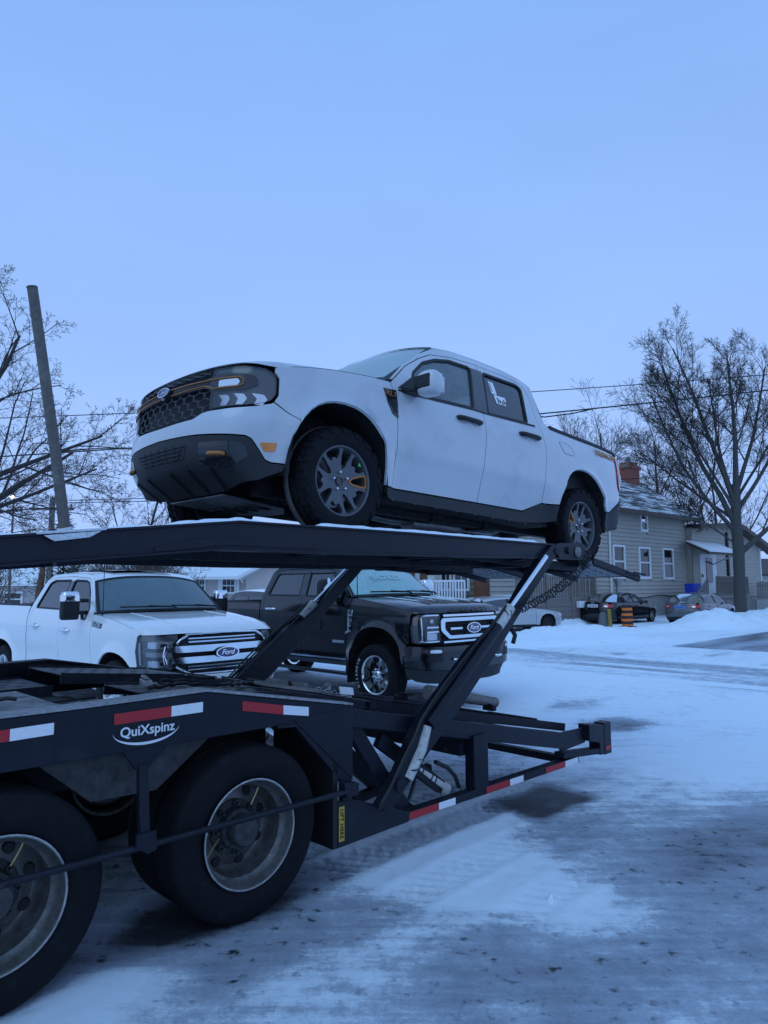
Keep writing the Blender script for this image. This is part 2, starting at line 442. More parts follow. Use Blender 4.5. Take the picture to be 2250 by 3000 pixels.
def tracks(s, n, c):
    """tyre prints beside the trailer: ribs of lug blocks pressed into the snow; returns height and how far the grooves are darkened for dirt and painted shade"""
    z = 0 * s; g = 0 * s
    for n0, w, s1, amp in ((.66, .20, 3.5, 1.0), (.22, .17, 3.2, .9), (-.40, .15, 2.2, .55), (-1.02, .13, 1.9, .4)):
        q = n - n0 - .05 * np.sin(s * .6) - .03 * (s - 1); k = np.clip(1 - (np.abs(q) / w) ** 6, 0, 1) * sstep(.45, .9, s) * (1 - sstep(s1 - .4, s1 + .6, s)) * np.clip(c * 1.4 - .2, 0, 1) * (.55 + .9 * fbm(s * 3 + 5, n * 3, 3))
        rib = np.floor((q + w) / .088); fr = (q + w) / .088 - rib; lug = np.clip(2.2 * np.sin(2 * np.pi * (s / .115 + .41 * rib + .35 * fr)), -1, 1) * np.clip(4 * fr * (1 - fr) * 1.8, 0, 1)
        z = z + amp * k * (-.014 + .015 * lug); g = g + amp * k * (.16 - .16 * lug)  # g darkens the grooves: dirty packed snow, plus shade put into the colour
        z = z + amp * .014 * np.exp(-((np.abs(q) - w - .05) / .035) ** 2) * sstep(.5, 1.2, s) * (1 - sstep(2.6, 3.6, s)) * (.4 + fbm(s * 9, n * 9, 2))
    return z, g

def road_cover(s, n):
    w = 1.2 * (fbm(s * .25 + 4, n * .25, 4) - .5); r = np.abs(s + w - 13.2) / 1.9
    c = .60 + .30 * sstep(.65, 1.05, r) + .60 * (fbm(s * 2.2, n * .22 + 50, 4) - .45)
    return c, r

def ground_material():
    m = bpy.data.materials.new('snowy_asphalt'); m.use_nodes = True; nt = m.node_tree; b = nt.nodes['Principled BSDF']
    at = nt.nodes.new('ShaderNodeAttribute'); at.attribute_name = 'snow'
    tc = nt.nodes.new('ShaderNodeTexCoord')
    def noise(sc, det, ro=.6):
        n = nt.nodes.new('ShaderNodeTexNoise'); n.inputs['Scale'].default_value = sc; n.inputs['Detail'].default_value = det; n.inputs['Roughness'].default_value = ro
        nt.links.new(tc.outputs['Object'], n.inputs['Vector']); return n
    def madd(a, mul, add):
        q = nt.nodes.new('ShaderNodeMath'); q.operation = 'MULTIPLY_ADD'; nt.links.new(a, q.inputs[0]); q.inputs[1].default_value = mul
        if isinstance(add, float): q.inputs[2].default_value = add
        else: nt.links.new(add, q.inputs[2])
        return q.outputs[0]
    n1, n2, n3 = noise(4.5, 9, .68), noise(38, 7, .75), noise(240, 3, .8)
    mp = nt.nodes.new('ShaderNodeMapping'); mp.inputs['Rotation'].default_value = (0, 0, R(-44.4)); mp.inputs['Scale'].default_value = (1.2, 9, 1); nt.links.new(tc.outputs['Object'], mp.inputs[0])
    n4 = nt.nodes.new('ShaderNodeTexNoise'); n4.inputs['Scale'].default_value = 1.0; n4.inputs['Detail'].default_value = 7; n4.inputs['Roughness'].default_value = .65; nt.links.new(mp.outputs[0], n4.inputs['Vector'])
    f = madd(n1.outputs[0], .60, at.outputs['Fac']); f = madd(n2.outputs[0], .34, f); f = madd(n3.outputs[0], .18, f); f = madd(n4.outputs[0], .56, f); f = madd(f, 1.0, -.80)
    n5 = noise(11, 5, .6); pit = nt.nodes.new('ShaderNodeMapRange'); pit.inputs['From Min'].default_value = .585; pit.inputs['From Max'].default_value = .70; pit.inputs['To Max'].default_value = .42; nt.links.new(n5.outputs[0], pit.inputs[0])
    thin = nt.nodes.new('ShaderNodeMapRange'); thin.inputs['From Min'].default_value = .80; thin.inputs['From Max'].default_value = .55; nt.links.new(f, thin.inputs[0])
    pm = nt.nodes.new('ShaderNodeMath'); pm.operation = 'MULTIPLY'; nt.links.new(pit.outputs[0], pm.inputs[0]); nt.links.new(thin.outputs[0], pm.inputs[1])
    sb = nt.nodes.new('ShaderNodeMath'); sb.operation = 'SUBTRACT'; nt.links.new(f, sb.inputs[0]); nt.links.new(pm.outputs[0], sb.inputs[1]); f = sb.outputs[0]
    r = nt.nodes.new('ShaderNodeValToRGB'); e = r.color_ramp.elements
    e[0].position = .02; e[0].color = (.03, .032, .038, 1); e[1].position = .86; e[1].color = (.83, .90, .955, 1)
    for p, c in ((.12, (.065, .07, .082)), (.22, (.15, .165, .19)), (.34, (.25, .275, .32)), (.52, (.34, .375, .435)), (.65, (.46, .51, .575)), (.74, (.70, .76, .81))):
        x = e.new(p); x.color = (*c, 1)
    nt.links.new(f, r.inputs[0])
    # brown grit
    g = noise(90, 4, .75); gr = nt.nodes.new('ShaderNodeMapRange'); gr.inputs['From Min'].default_value = .58; gr.inputs['From Max'].default_value = .70; gr.inputs['To Max'].default_value = .55
    nt.links.new(g.outputs[0], gr.inputs[0]); mx = nt.nodes.new('ShaderNodeMix'); mx.data_type = 'RGBA'; nt.links.new(gr.outputs[0], mx.inputs[0]); nt.links.new(r.outputs[0], mx.inputs[6]); mx.inputs[7].default_value = (.16, .14, .125, 1)
    # grit only where the cover is thin
    th = nt.nodes.new('ShaderNodeMapRange'); th.inputs['From Min'].default_value = .85; th.inputs['From Max'].default_value = .45; nt.links.new(f, th.inputs[0])
    mm = nt.nodes.new('ShaderNodeMath'); mm.operation = 'MULTIPLY'; nt.links.new(gr.outputs[0], mm.inputs[0]); nt.links.new(th.outputs[0], mm.inputs[1]); nt.links.new(mm.outputs[0], mx.inputs[0])
    nt.links.new(mx.outputs[2], b.inputs['Base Color'])
    ro = nt.nodes.new('ShaderNodeMapRange'); ro.inputs['From Min'].default_value = .1; ro.inputs['From Max'].default_value = .6; ro.inputs['To Min'].default_value = .38; ro.inputs['To Max'].default_value = .85
    nt.links.new(f, ro.inputs[0]); nt.links.new(ro.outputs[0], b.inputs['Roughness'])
    bh = madd(n2.outputs[0], .5, madd(n3.outputs[0], .35, madd(f, .9, 0.0)))
    bp = nt.nodes.new('ShaderNodeBump'); bp.inputs['Strength'].default_value = .55; bp.inputs['Distance'].default_value = .02
    nt.links.new(bh, bp.inputs['Height']); nt.links.new(bp.outputs[0], b.inputs['Normal'])
    b.inputs['Specular IOR Level'].default_value = .35
    return m
GM = ground_material()

def grid_mesh(name, A, B, fz, fc, m=GM):
    S_, N_ = np.meshgrid(A, B, indexing='ij'); s, n = S_.ravel(), N_.ravel(); z = fz(s, n); c = fc(s, n)
    x, y = W2(s, n); V = np.stack([x, y, z], -1)
    na, nb = len(A), len(B); i, j = np.meshgrid(np.arange(na - 1), np.arange(nb - 1), indexing='ij'); i, j = i.ravel(), j.ravel()
    F = np.stack([i * nb + j, (i + 1) * nb + j, (i + 1) * nb + j + 1, i * nb + j + 1], -1)
    me = bpy.data.meshes.new(name); me.vertices.add(len(V)); me.vertices.foreach_set('co', V.ravel().astype(np.float32))
    me.loops.add(F.size); me.loops.foreach_set('vertex_index', F.ravel().astype(np.int32))
    me.polygons.add(len(F)); me.polygons.foreach_set('loop_start', np.arange(0, F.size, 4, dtype=np.int32))
    me.polygons.foreach_set('use_smooth', [True] * len(F)); me.update(calc_edges=True); me.validate()
    at = me.attributes.new('snow', 'FLOAT', 'POINT'); at.data.foreach_set('value', c.astype(np.float32))
    me.materials.append(m); return link(name, me)

def graded(lo, a, b, hi, fine, mid, ext, coarse):
    L = [np.arange(a, b, fine), np.arange(a - ext, a, mid), np.arange(b, b + ext, mid)]
    k = a - ext; st = mid; o = []
    while k > lo: k -= st; st = min(st * 1.25, coarse); o.append(k)
    k = b + ext; st = mid
    while k < hi: k += st; st = min(st * 1.25, coarse); o.append(k)
    return np.unique(np.round(np.concatenate(L + [np.array(o)]), 4))

def build_ground():
    A = graded(-60, -1.6, 4.6, 420, .028, .16, 11, 25); B = graded(-200, -2.9, 1.2, 260, .028, .16, 9, 25)
    def fz(s, n):
        c = cover(s, n)
        z = lot_height(s, n) + .014 * np.clip(c, 0, 1) * (.4 + 1.2 * fbm(s * 5, n * 5, 4)) + .02 * (fbm(s * .7, n * .7, 3) - .5)
        z += .010 * (fbm(s * 16 + 9, n * 16, 3) - .5) * np.clip(c, .15, 1)
        # tyre tracks pressed into the snow beside the trailer: lug blocks in several ribs
        z += tracks(s, n, c)[0]
        z += .045 * (fbm(s * 2.3 + 61, n * 2.3, 4) - .5) * sstep(3.4, 4.6, s) * (1 - sstep(10.2, 11.0, s)) * (1 - blobv(s, n, 2.6, 7.3, 1.4, 2.6, 6)) * (1 - blobv(s, n, 5.9, 6.2, 1.4, 2.8, 6))
        # level pads under the tyres
        for cs, cn, h in ((0, .3, 0.), (-1.28, .3, 0.), (0, 2.0, 0.), (-1.28, 2.0, 0.)): 
            k = blobv(s, n, cs, cn, .22, .34, 6); z = z * (1 - k) + (h - .004) * k
        c2, r = road_cover(s, n); k = 1 - sstep(.9, 1.3, r); z = z * (1 - k) + k * (-.02)
        z += .05 * (fbm(s * 1.3 + 8, n * 1.3, 4) - .4) * sstep(14.6, 16.0, s) * (1 - sstep(60, 90, s))
        return z
    def fc(s, n):
        c = cover(s, n); c = c - tracks(s, n, c)[1]; far = sstep(14.5, 16.5, s); c = c * (1 - far) + far * (.86 + .3 * (fbm(s * .8, n * .8, 4) - .5))
        c -= .22 * sstep(.75, .98, fbm(s * .9 + 33, n * 3 + 7, 4) * 1.25) * sstep(9.5, 11, s)
        return c
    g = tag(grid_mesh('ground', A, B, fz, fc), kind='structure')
    # roads: ploughed lanes, packed snow and wet asphalt, 6 mm above the lot
    A = np.arange(10.9, 15.61, .12); B = graded(-90, -8, 14, 120, .2, .5, 10, 6)
    tag(grid_mesh('road', A, B, lambda s, n: -.010 + .012 * fbm(s * 2, n * .5, 3) * sstep(.2, 1, np.abs(s - 13.2) / 1.9) - .03 * sstep(.86, 1.15, np.abs(s - 13.2) / 2.1), lambda s, n: road_cover(s, n)[0]), kind='structure')
    A = graded(17.6, 18, 30, 160, .2, .5, 10, 6); B = np.arange(-3.4, 6.61, .2)
    def sc(s, n):
        e = sstep(.72, 1.0, np.abs(n + .2 * np.sin(s * .4) + 1.0 * (fbm(s * .3, n * .3, 3) - .5) - 1.6) / 5.0)
        return np.clip(.30 + .6 * e + .75 * (fbm(s * .35, n * 1.6, 4) - .45) + .5 * (1 - sstep(18.2, 20.2, s + n * .3)), 0, 1)
    tag(grid_mesh('side_road', A, B, lambda s, n: .035 + .015 * fbm(s, n, 3) - .12 * sstep(4.2, 5.0, np.abs(n - 1.6)) - .12 * (1 - sstep(17.8, 18.8, s)), sc), kind='structure')
build_ground()

def snow_bank(path, step=.10, seed=0, dirt=.0):
    """ploughed heap along a path of (x, y, half width, height)"""
    P = np.array(path, float); d = np.r_[0, np.cumsum(np.hypot(np.diff(P[:, 0]), np.diff(P[:, 1])))]
    U = np.arange(0, d[-1] + step, step); Vv = np.linspace(-1, 1, 22)
    cx, cy, w, h = [np.interp(U, d, P[:, k]) for k in range(4)]
    tx, ty = np.gradient(cx, U), np.gradient(cy, U); l = np.hypot(tx, ty); nx, ny = -ty / l, tx / l
    vs = []; cc = []
    for i in range(len(U)):
        q = Vv * w[i]; x = cx[i] + nx[i] * q; y = cy[i] + ny[i] * q
        f = fbm(x * 1.3 + seed, y * 1.3, 5); f2 = fbm(x * 5 + seed, y * 5, 3)
        e = np.clip(1 - np.abs(Vv) ** 2.2, 0, 1); z = h[i] * e * (.45 + 1.05 * f) + .13 * (f2 - .5) * e ** .5 * min(1, h[i] * 3) - .04
        vs.append(np.stack([x, y, z], -1)); cc.append(1.05 - dirt * sstep(.55, .72, fbm(x * 2.1 + 70, y * 2.1, 4)))
    V = np.concatenate(vs); n = len(Vv); b = MB(); b.add(V, [(i * n + j, (i + 1) * n + j, (i + 1) * n + j + 1, i * n + j + 1) for i in range(len(U) - 1) for j in range(n - 1)])
    o = b.build('snow_bank', GM, None, 80, fix=False); at = o.data.attributes.new('snow', 'FLOAT', 'POINT'); at.data.foreach_set('value', np.concatenate(cc).astype(np.float32))
    return tag(o, kind='structure')
snow_bank([(2.5, 23.0, 1.0, .12), (4.5, 24.0, 1.4, .22), (6.2, 25.6, 1.4, .42), (7.6, 26.8, 1.4, .36), (9.0, 28.0, 1.5, .20), (10.6, 28.6, 1.3, .20), (12.2, 29.6, 1.4, .30), (13.4, 30.4, 1.6, .78), (14.5, 31.4, 1.6, .66), (16.0, 33.0, 1.5, .36), (18.5, 35.6, 1.6, .55), (22, 39, 1.6, .6), (28, 45, 1.5, .5)], seed=3, dirt=.22)
snow_bank([(4.6, 31.2, .6, .15), (6.4, 32.4, 1.0, .38), (8.6, 33.8, .9, .35), (10.5, 36.6, .7, .25)], seed=9)
snow_bank([(-1.5, 21.8, .5, .10), (1.5, 21.9, .9, .18), (4.5, 22.2, 1.0, .22), (7.6, 23.0, 1.0, .2), (9.2, 24.2, .6, .1)], seed=21, dirt=.25)
snow_bank([(-14, 24, 1.0, .4), (-10, 26, 1.2, .5), (-6, 27, 1.0, .4), (-3, 26, .8, .25)], seed=31, dirt=.3)
# ------------------------------------------------------------------ vehicles
def catmull(pts, n=24):
    P = np.array(pts, float); P = np.vstack([[P[0][0], -P[1][1]], P, [P[-1][0], -P[-2][1]]])
    out = []
    for i in range(1, len(P) - 2):
        p0, p1, p2, p3 = P[i - 1], P[i], P[i + 1], P[i + 2]
        t0 = 0; t1 = t0 + np.linalg.norm(p1 - p0) ** .5; t2 = t1 + np.linalg.norm(p2 - p1) ** .5; t3 = t2 + np.linalg.norm(p3 - p2) ** .5
        for t in np.linspace(t1, t2, n, endpoint=False):
            a1 = (t1 - t) / (t1 - t0) * p0 + (t - t0) / (t1 - t0) * p1; a2 = (t2 - t) / (t2 - t1) * p1 + (t - t1) / (t2 - t1) * p2
            a3 = (t3 - t) / (t3 - t2) * p2 + (t - t2) / (t3 - t2) * p3
            b1 = (t2 - t) / (t2 - t0) * a1 + (t - t0) / (t2 - t0) * a2; b2 = (t3 - t) / (t3 - t1) * a2 + (t - t1) / (t3 - t1) * a3
            out.append((t2 - t) / (t2 - t1) * b1 + (t - t1) / (t2 - t1) * b2)
    out.append(P[-2]); return np.array(out)

def table(pts, smooth=0.02):
    P = sorted(pts); zs = np.linspace(P[0][0] - 0.3, P[-1][0] + 0.3, 600)
    v = np.interp(zs, [p[0] for p in P], [p[1] for p in P])
    # keep the end slopes
    k = max(1, int(smooth / (zs[1] - zs[0]))); ker = np.hanning(2 * k + 3)[1:-1]; ker /= ker.sum()
    vv = np.convolve(np.pad(v, len(ker) // 2, mode='edge'), ker, mode='valid')
    return lambda z: np.interp(z, zs, vv)

class Car:
    """body surface = half plan curve (front centre -> side -> rear centre) swept in z with profile offsets"""
    def __init__(s, root, plan, offS, offF, offR, arches=(), flare=(0.02, 0.12), ztop=None, sm=0.025, step=0.05):
        s.root = root; s.step = step
        c = catmull(plan); d = np.r_[0, np.cumsum(np.linalg.norm(np.diff(c, axis=0), axis=1))]
        s.U = d[-1]; uu = np.linspace(0, s.U, 700); s.uu = uu
        s.px = np.interp(uu, d, c[:, 0]); s.py = np.interp(uu, d, c[:, 1])
        dx = np.gradient(s.px, uu); dy = np.gradient(s.py, uu); l = np.hypot(dx, dy)
        s.nx = dy / l; s.ny = -dx / l
        s.fS, s.fF, s.fR = table(offS, sm), table(offF, sm), table(offR, sm)
        s.arches = arches; s.flare = flare; s.ztop = ztop
    def ux(s, x): return float(np.interp(-x, -s.px, s.uu))
    def uf(s, y): h = len(s.uu) // 2; m = np.argmax(s.py[:h]); return float(np.interp(y, s.py[:m + 1], s.uu[:m + 1]))
    def ur(s, y): h = len(s.uu) // 2; m = h + np.argmax(s.py[h:]); return float(np.interp(-y, -s.py[m:], s.uu[m:]))
    def X(s, *pts): return [(s.ux(x), z) for x, z in pts]
    def Y(s, *pts): return [(s.uf(y), z) for y, z in pts]
    def Q(s, *pts): return [(s.ur(y), z) for y, z in pts]
    def S(s, u, z, d=0.0):
        u = np.asarray(u, float); z = np.asarray(z, float); a = np.abs(u); sg = np.where(u < 0, -1.0, 1.0)
        x, y = np.interp(a, s.uu, s.px), np.interp(a, s.uu, s.py); nx, ny = np.interp(a, s.uu, s.nx), np.interp(a, s.uu, s.ny)
        w = ny ** 2
        off = w * s.fS(z) + (1 - w) * np.where(nx > 0, s.fF(z), s.fR(z)) + d
        for xc, zc, r in s.arches:
            q = np.hypot(x - xc, z - zc); off = off + w * s.flare[0] * np.clip(1 - (q - r) / s.flare[1], 0, 1) ** 1.5 * (q > r * 0.5)
        return np.stack([x + nx * off, sg * (y + ny * off), z], -1)
    def at(s, u, z, d=0.0): return s.S(np.array([u]), np.array([z]), d)[0]
    def fm(s, d=0.0): return lambda U, Z: s.S(U, Z, d)
    def panel(s, name, out, m, parent=None, holes=(), d=0.0, hem=0.02, inset=0.0038, both=True, step=None, label=None):
        """left panel and its mirror image (a mesh of its own)"""
        pr = parent if parent is not None else s.root; st = step or s.step
        a = patch(name, out, s.fm(d), m, pr if not isinstance(pr, tuple) else pr[0], holes, st, hem, inset)
        r = [a]
        if both:
            me = a.data.copy(); me.transform(Matrix.Diagonal((1, -1, 1, 1))); me.flip_normals()
            b = link(name, me, pr if not isinstance(pr, tuple) else pr[1]); r.append(b)
        return r if both else a
    def sym(s, name, half, m, parent=None, holes=(), d=0.0, hem=0.02, inset=0.0025, step=None):
        """one panel across the centreline; `half` runs from the centre bottom outward and back to the centre top"""
        out = list(half) + [(-u, z) for u, z in reversed(half) if u > 1e-6]
        hs = list(holes)
        return patch(name, out, s.fm(d), m, parent if parent is not None else s.root, hs, step or s.step, hem, inset)
    def bar(s, name, pts, r, m, parent=None, d=0.0, both=True, n=6, closed=False, seg=0.04, mb=None):
        L = resample(pts, seg, closed); P = s.S(L[:, 0], L[:, 1], d); b = mb if mb is not None else MB(); b.tube(P, r, n, closed=closed)
        if both:
            P = s.S(-L[:, 0], L[:, 1], d); b.tube(P, r, n, closed=closed)
        return b if mb is not None else b.build(name, m, parent if parent is not None else s.root, 60)

def grid_patch(name, f, nu, nv, m, parent, thick=None, u0=-1.0, u1=1.0):
    """surface f(v in [u0,u1], t in [0,1]) as a smooth grid"""
    U, T = np.meshgrid(np.linspace(u0, u1, nu), np.linspace(0, 1, nv), indexing='ij')
    P = f(U.ravel(), T.ravel()); fs = []
    for i in range(nu - 1):
        for j in range(nv - 1): fs.append((i * nv + j, (i + 1) * nv + j, (i + 1) * nv + j + 1, i * nv + j + 1))
    b = MB(); b.add(P, fs); o = b.build(name, m, parent, 60, fix=False)
    if thick:
        md = o.modifiers.new('solid', 'SOLIDIFY'); md.thickness = thick; md.offset = 0
    return o

def arch_pts(xc, zc, rx, rz, z0, n=18, e=2.3):
    """arch outline from front foot to rear foot"""
    out = []
    for k in range(n + 1):
        a = math.pi * k / n; c, q = math.cos(a), math.sin(a)
        x = xc + rx * math.copysign(abs(c) ** (2 / e), c); z = zc + rz * abs(q) ** (2 / e)
        out.append((x, z))
    out[0] = (xc + rx, zc); out[-1] = (xc - rx, zc)
    if zc > z0: out = [(xc + rx, z0)] + out + [(xc - rx, z0)]
    return out

# ---- wheels
def tyre_mesh(Rt, w, rim, lugs=0, name='tyre'):
    b = MB(); h = w / 2; k = Rt - rim
    prof = [(rim - .01, -h * .78), (rim + .004, -h * .86), (rim + k * .3, -h * .99), (rim + k * .55, -h * 1.0), (rim + k * .8, -h * .93), (Rt - .018, -h * .86), (Rt - .004, -h * .74),
            (Rt, -h * .5), (Rt, 0), (Rt, h * .5), (Rt - .004, h * .74), (Rt - .018, h * .86), (rim + k * .8, h * .93), (rim + k * .55, h * 1.0), (rim + k * .3, h * .99), (rim + .004, h * .86), (rim - .01, h * .78)]
    if not lugs:   # ribbed highway tread
        prof = prof[:7] + [(Rt, -h * .55), (Rt - .009, -h * .53), (Rt - .009, -h * .48), (Rt, -h * .46), (Rt, -h * .2), (Rt - .009, -h * .18), (Rt - .009, -h * .12), (Rt, -h * .1), (Rt, h * .1), (Rt - .009, h * .12), (Rt - .009, h * .18),
               (Rt, h * .2), (Rt, h * .46), (Rt - .009, h * .48), (Rt - .009, h * .53), (Rt, h * .55)] + prof[10:]
    b.lathe(prof, 64)
    if lugs:
        for i in range(lugs):
            a = 2 * math.pi * i / lugs
            for row, (y0, y1, sh) in enumerate(((-.98, -.56, 0), (-.46, -.12, .5), (.12, .46, .15), (.56, .98, .6))):
                t = a + sh * 2 * math.pi / lugs; da = 2 * math.pi / lugs * .36
                r0, r1 = Rt - .012, Rt + .009
                sl = .1 * (1 if i % 2 else -1) * (2 * math.pi / lugs)
                P = []
                for r in (r0, r1):
                    for y, aa in ((y0, t - da), (y0, t + da), (y1, t + da + sl), (y1, t - da + sl)):
                        rr = r - (.022 if abs(y) > .9 else 0)
                        P.append((rr * math.cos(aa), y * h, rr * math.sin(aa)))
                b.add(P, [(0, 1, 2, 3), (7, 6, 5, 4), (0, 4, 5, 1), (1, 5, 6, 2), (2, 6, 7, 3), (3, 7, 4, 0)])
            # sidewall shoulder lugs
            if i % 2 == 0:
                for sg in (-1, 1):
                    da = 2 * math.pi / lugs * .5
                    P = []
                    for y in (.90, 1.015):
                        for r, aa in ((Rt - .02, a - da), (Rt - .02, a + da), (Rt - .052, a + da * .7), (Rt - .052, a - da * .7)):
                            P.append((r * math.cos(aa), sg * y * h, r * math.sin(aa)))
                    b.add(P, [(0, 1, 2, 3), (7, 6, 5, 4), (0, 4, 5, 1), (1, 5, 6, 2), (2, 6, 7, 3), (3, 7, 4, 0)])
    return b

def spoke_face(b, rim, y, depth, holes, dish=0.0, step=0.02, r_out=None):
    """wheel face disc with openings; y toward +y is the outside"""
    ro = r_out or rim * .985
    def f(U, W):
        r = np.hypot(U, W); return np.stack([U, y + dish * np.clip(1 - (r / ro) ** 2, 0, 1) * -1, W], -1)
    # reversed winding: outside is +y, so map (u,w)->(x,z) gives normal -y; fine for double sided
    v, fc = patch('x', circ(40, ro), f, None, None, holes, step, -depth, 0, build=False)
    b.add(v, fc)

def make_wheel(root, pos, left, Rt, w, rimr, style, yface=None, lugs=0, mats=None, name='wheel'):
    """wheel (the rim) > tyre, lug nuts; built for the left (+y) side, turned round for the right"""
    b = MB(); h = w / 2
    barrel = [(rimr * 1.035, h * .80), (rimr * 1.035, h * .86), (rimr * 1.0, h * .87), (rimr * .965, h * .82), (rimr * .93, h * .55), (rimr * .9, h * .1), (rimr * .9, -h * .8), (rimr * 1.03, -h * .86)]
    b.lathe(barrel, 48)
    b2 = style(b, rimr, h)
    o = b.build(name, mats[0], root, 40)
    t = tyre_mesh(Rt, w, rimr, lugs).build('tyre', MATS['rubber'], o, 40)
    for nm, mb, mm in b2: mb.build(nm, mm, o, 40)
    bk = MB(); bk.lathe([(.03, -h * .35), (rimr * .74, -h * .35), (rimr * .74, -h * .42), (.03, -h * .42)], 32); bk.build('brake_disc', MATS['steel_dull'], o)
    bd = MB(); bd.lathe([(0.0, -h * .55), (rimr * .9, -h * .55)], 32); bd.build('brake_shield', MATS['black'], o)
    o.location = pos
    o.rotation_euler = (0, 0, 0 if left else math.pi)
    return o

def rot2(p, a): c, q = math.cos(a), math.sin(a); return (p[0] * c - p[1] * q, p[0] * q + p[1] * c)

def style_tremor(orange_at):
    def st(b, rr, h):
        hs = []; inner = []
        for k in range(5):
            a = orange_at + k * 2 * math.pi / 5
            A = [(.36, 0), (.47, .09), (.62, .115), (.70, .145), (.925, .17), (.95, 0), (.925, -.17), (.70, -.145), (.62, -.115), (.47, -.09)]
            A = round_poly([(x * rr, y * rr) for x, y in A], .006, 2)
            B = [(.72, .0), (.70, .05), (.63, .10), (.70, .19), (.78, .25), (.90, .27), (.94, .15), (.95, 0), (.94, -.15), (.90, -.27), (.78, -.25), (.70, -.19), (.63, -.10), (.70, -.05)]
            B = round_poly([(x * rr, y * rr) for x, y in B], .005, 2)
            hs.append([rot2(p, a) for p in A]); hs.append([rot2(p, a + math.pi / 5) for p in B])
        spoke_face(b, rr, h * .72, .03, hs, dish=.028)
        ex = []
        pk = MB()   # the painted pocket
        A = [rot2(p, orange_at) for p in round_poly([(x * rr, y * rr) for x, y in [(.32, 0), (.46, .115), (.62, .15), (.70, .18), (.93, .20), (.955, 0), (.93, -.20), (.70, -.18), (.62, -.15), (.46, -.115)]], .006, 2)]
        B = [rot2(p, orange_at) for p in round_poly([(x * rr, y * rr) for x, y in [(.39, 0), (.5, .075), (.64, .10), (.72, .13), (.90, .15), (.92, 0), (.90, -.15), (.72, -.13), (.64, -.10), (.5, -.075)]], .006, 2)]
        f = lambda U, W: np.stack([U, h * .72 + .004 - .028 * np.clip(1 - (np.hypot(U, W) / (rr * .985)) ** 2, 0, 1), W], -1)
        v, fc = patch('x', A, f, None, None, [B], .02, -.04, 0, build=False); pk.add(v, fc); ex.append(('spoke_pocket', pk, MATS['orange_paint']))
        cp = MB(); yy = h * .72 - .028
        cp.lathe([(0.0, yy + .004), (.022, yy + .004), (.024, yy + .010), (.032, yy + .010), (.034, yy - .02)], 24); ex.append(('centre_cap', cp, MATS['black_gloss']))
        for k in range(5):
            a = orange_at + math.pi / 5 + .3 + k * 2 * math.pi / 5; c = (.062 * math.cos(a), yy, .062 * math.sin(a))
            n = MB(); n.lathe([(.0, .026), (.007, .024), (.011, .016), (.0125, 0.0), (.0125, -.01)], 12, c); ex.append(('lug_nut', n, MATS['chrome']))
        st_ = MB(); a = orange_at + R(-33); c = (rr * .93 * math.cos(a), h * .60, rr * .93 * math.sin(a))
        st_.box(c[0] - .013, c[0] + .013, c[1], c[1] + .003, c[2] - .011, c[2] + .011); ex.append(('sticker', st_, MATS['sticker_green']))
        return ex
    return st

def style_spokes(n, inner=.3, wide=.12, dish=.02, cap='chrome', r_in=.24, width_in=.07, lug=8, fc=.72):
    def st(b, rr, h):
        hs = []
        for k in range(n):
            a = 2 * math.pi * k / n; d = math.pi / n
            A = [(r_in + .12, 0), (r_in + .22, d * (r_in + .22) - width_in), (.93 * math.cos(d * .72), .93 * math.sin(d * .72)), (.95, 0), (.93 * math.cos(d * .72), -.93 * math.sin(d * .72)), (r_in + .22, -(d * (r_in + .22) - width_in))]
            A = round_poly([(x * rr, y * rr) for x, y in A], .012, 2); hs.append([rot2(p, a) for p in A])
        spoke_face(b, rr, h * fc, .03, hs, dish=dish)
        ex = []; yy = h * fc - dish
        cp = MB(); cp.lathe([(0.0, yy + .028), (.04, yy + .028), (.052, yy + .02), (.055, yy - .02)], 24); ex.append(('centre_cap', cp, MATS[cap]))
        for k in range(lug):
            a = math.pi / lug + k * 2 * math.pi / lug; c = (.082 * math.cos(a), yy, .082 * math.sin(a))
            m = MB(); m.lathe([(.0, .022), (.01, .02), (.0125, 0.0), (.0125, -.01)], 8, c); ex.append(('lug_nut', m, MATS['chrome']))
        return ex
    return st

def style_disc(n=8, col=None):
    def st(b, rr, h):
        spoke_face(b, rr, h * .6, .02, [[rot2(p, 2 * math.pi * k / n) for p in [(x * rr + .62 * rr, y * rr) for x, y in circ(8, .1)]] for k in range(n)], dish=.03, step=.04)
        return []
    return st
# ------------------------------------------------------------------ shared pickup structure
def poly_interp(pts):
    P = sorted(pts); return lambda x: np.interp(x, [p[0] for p in P], [p[1] for p in P])

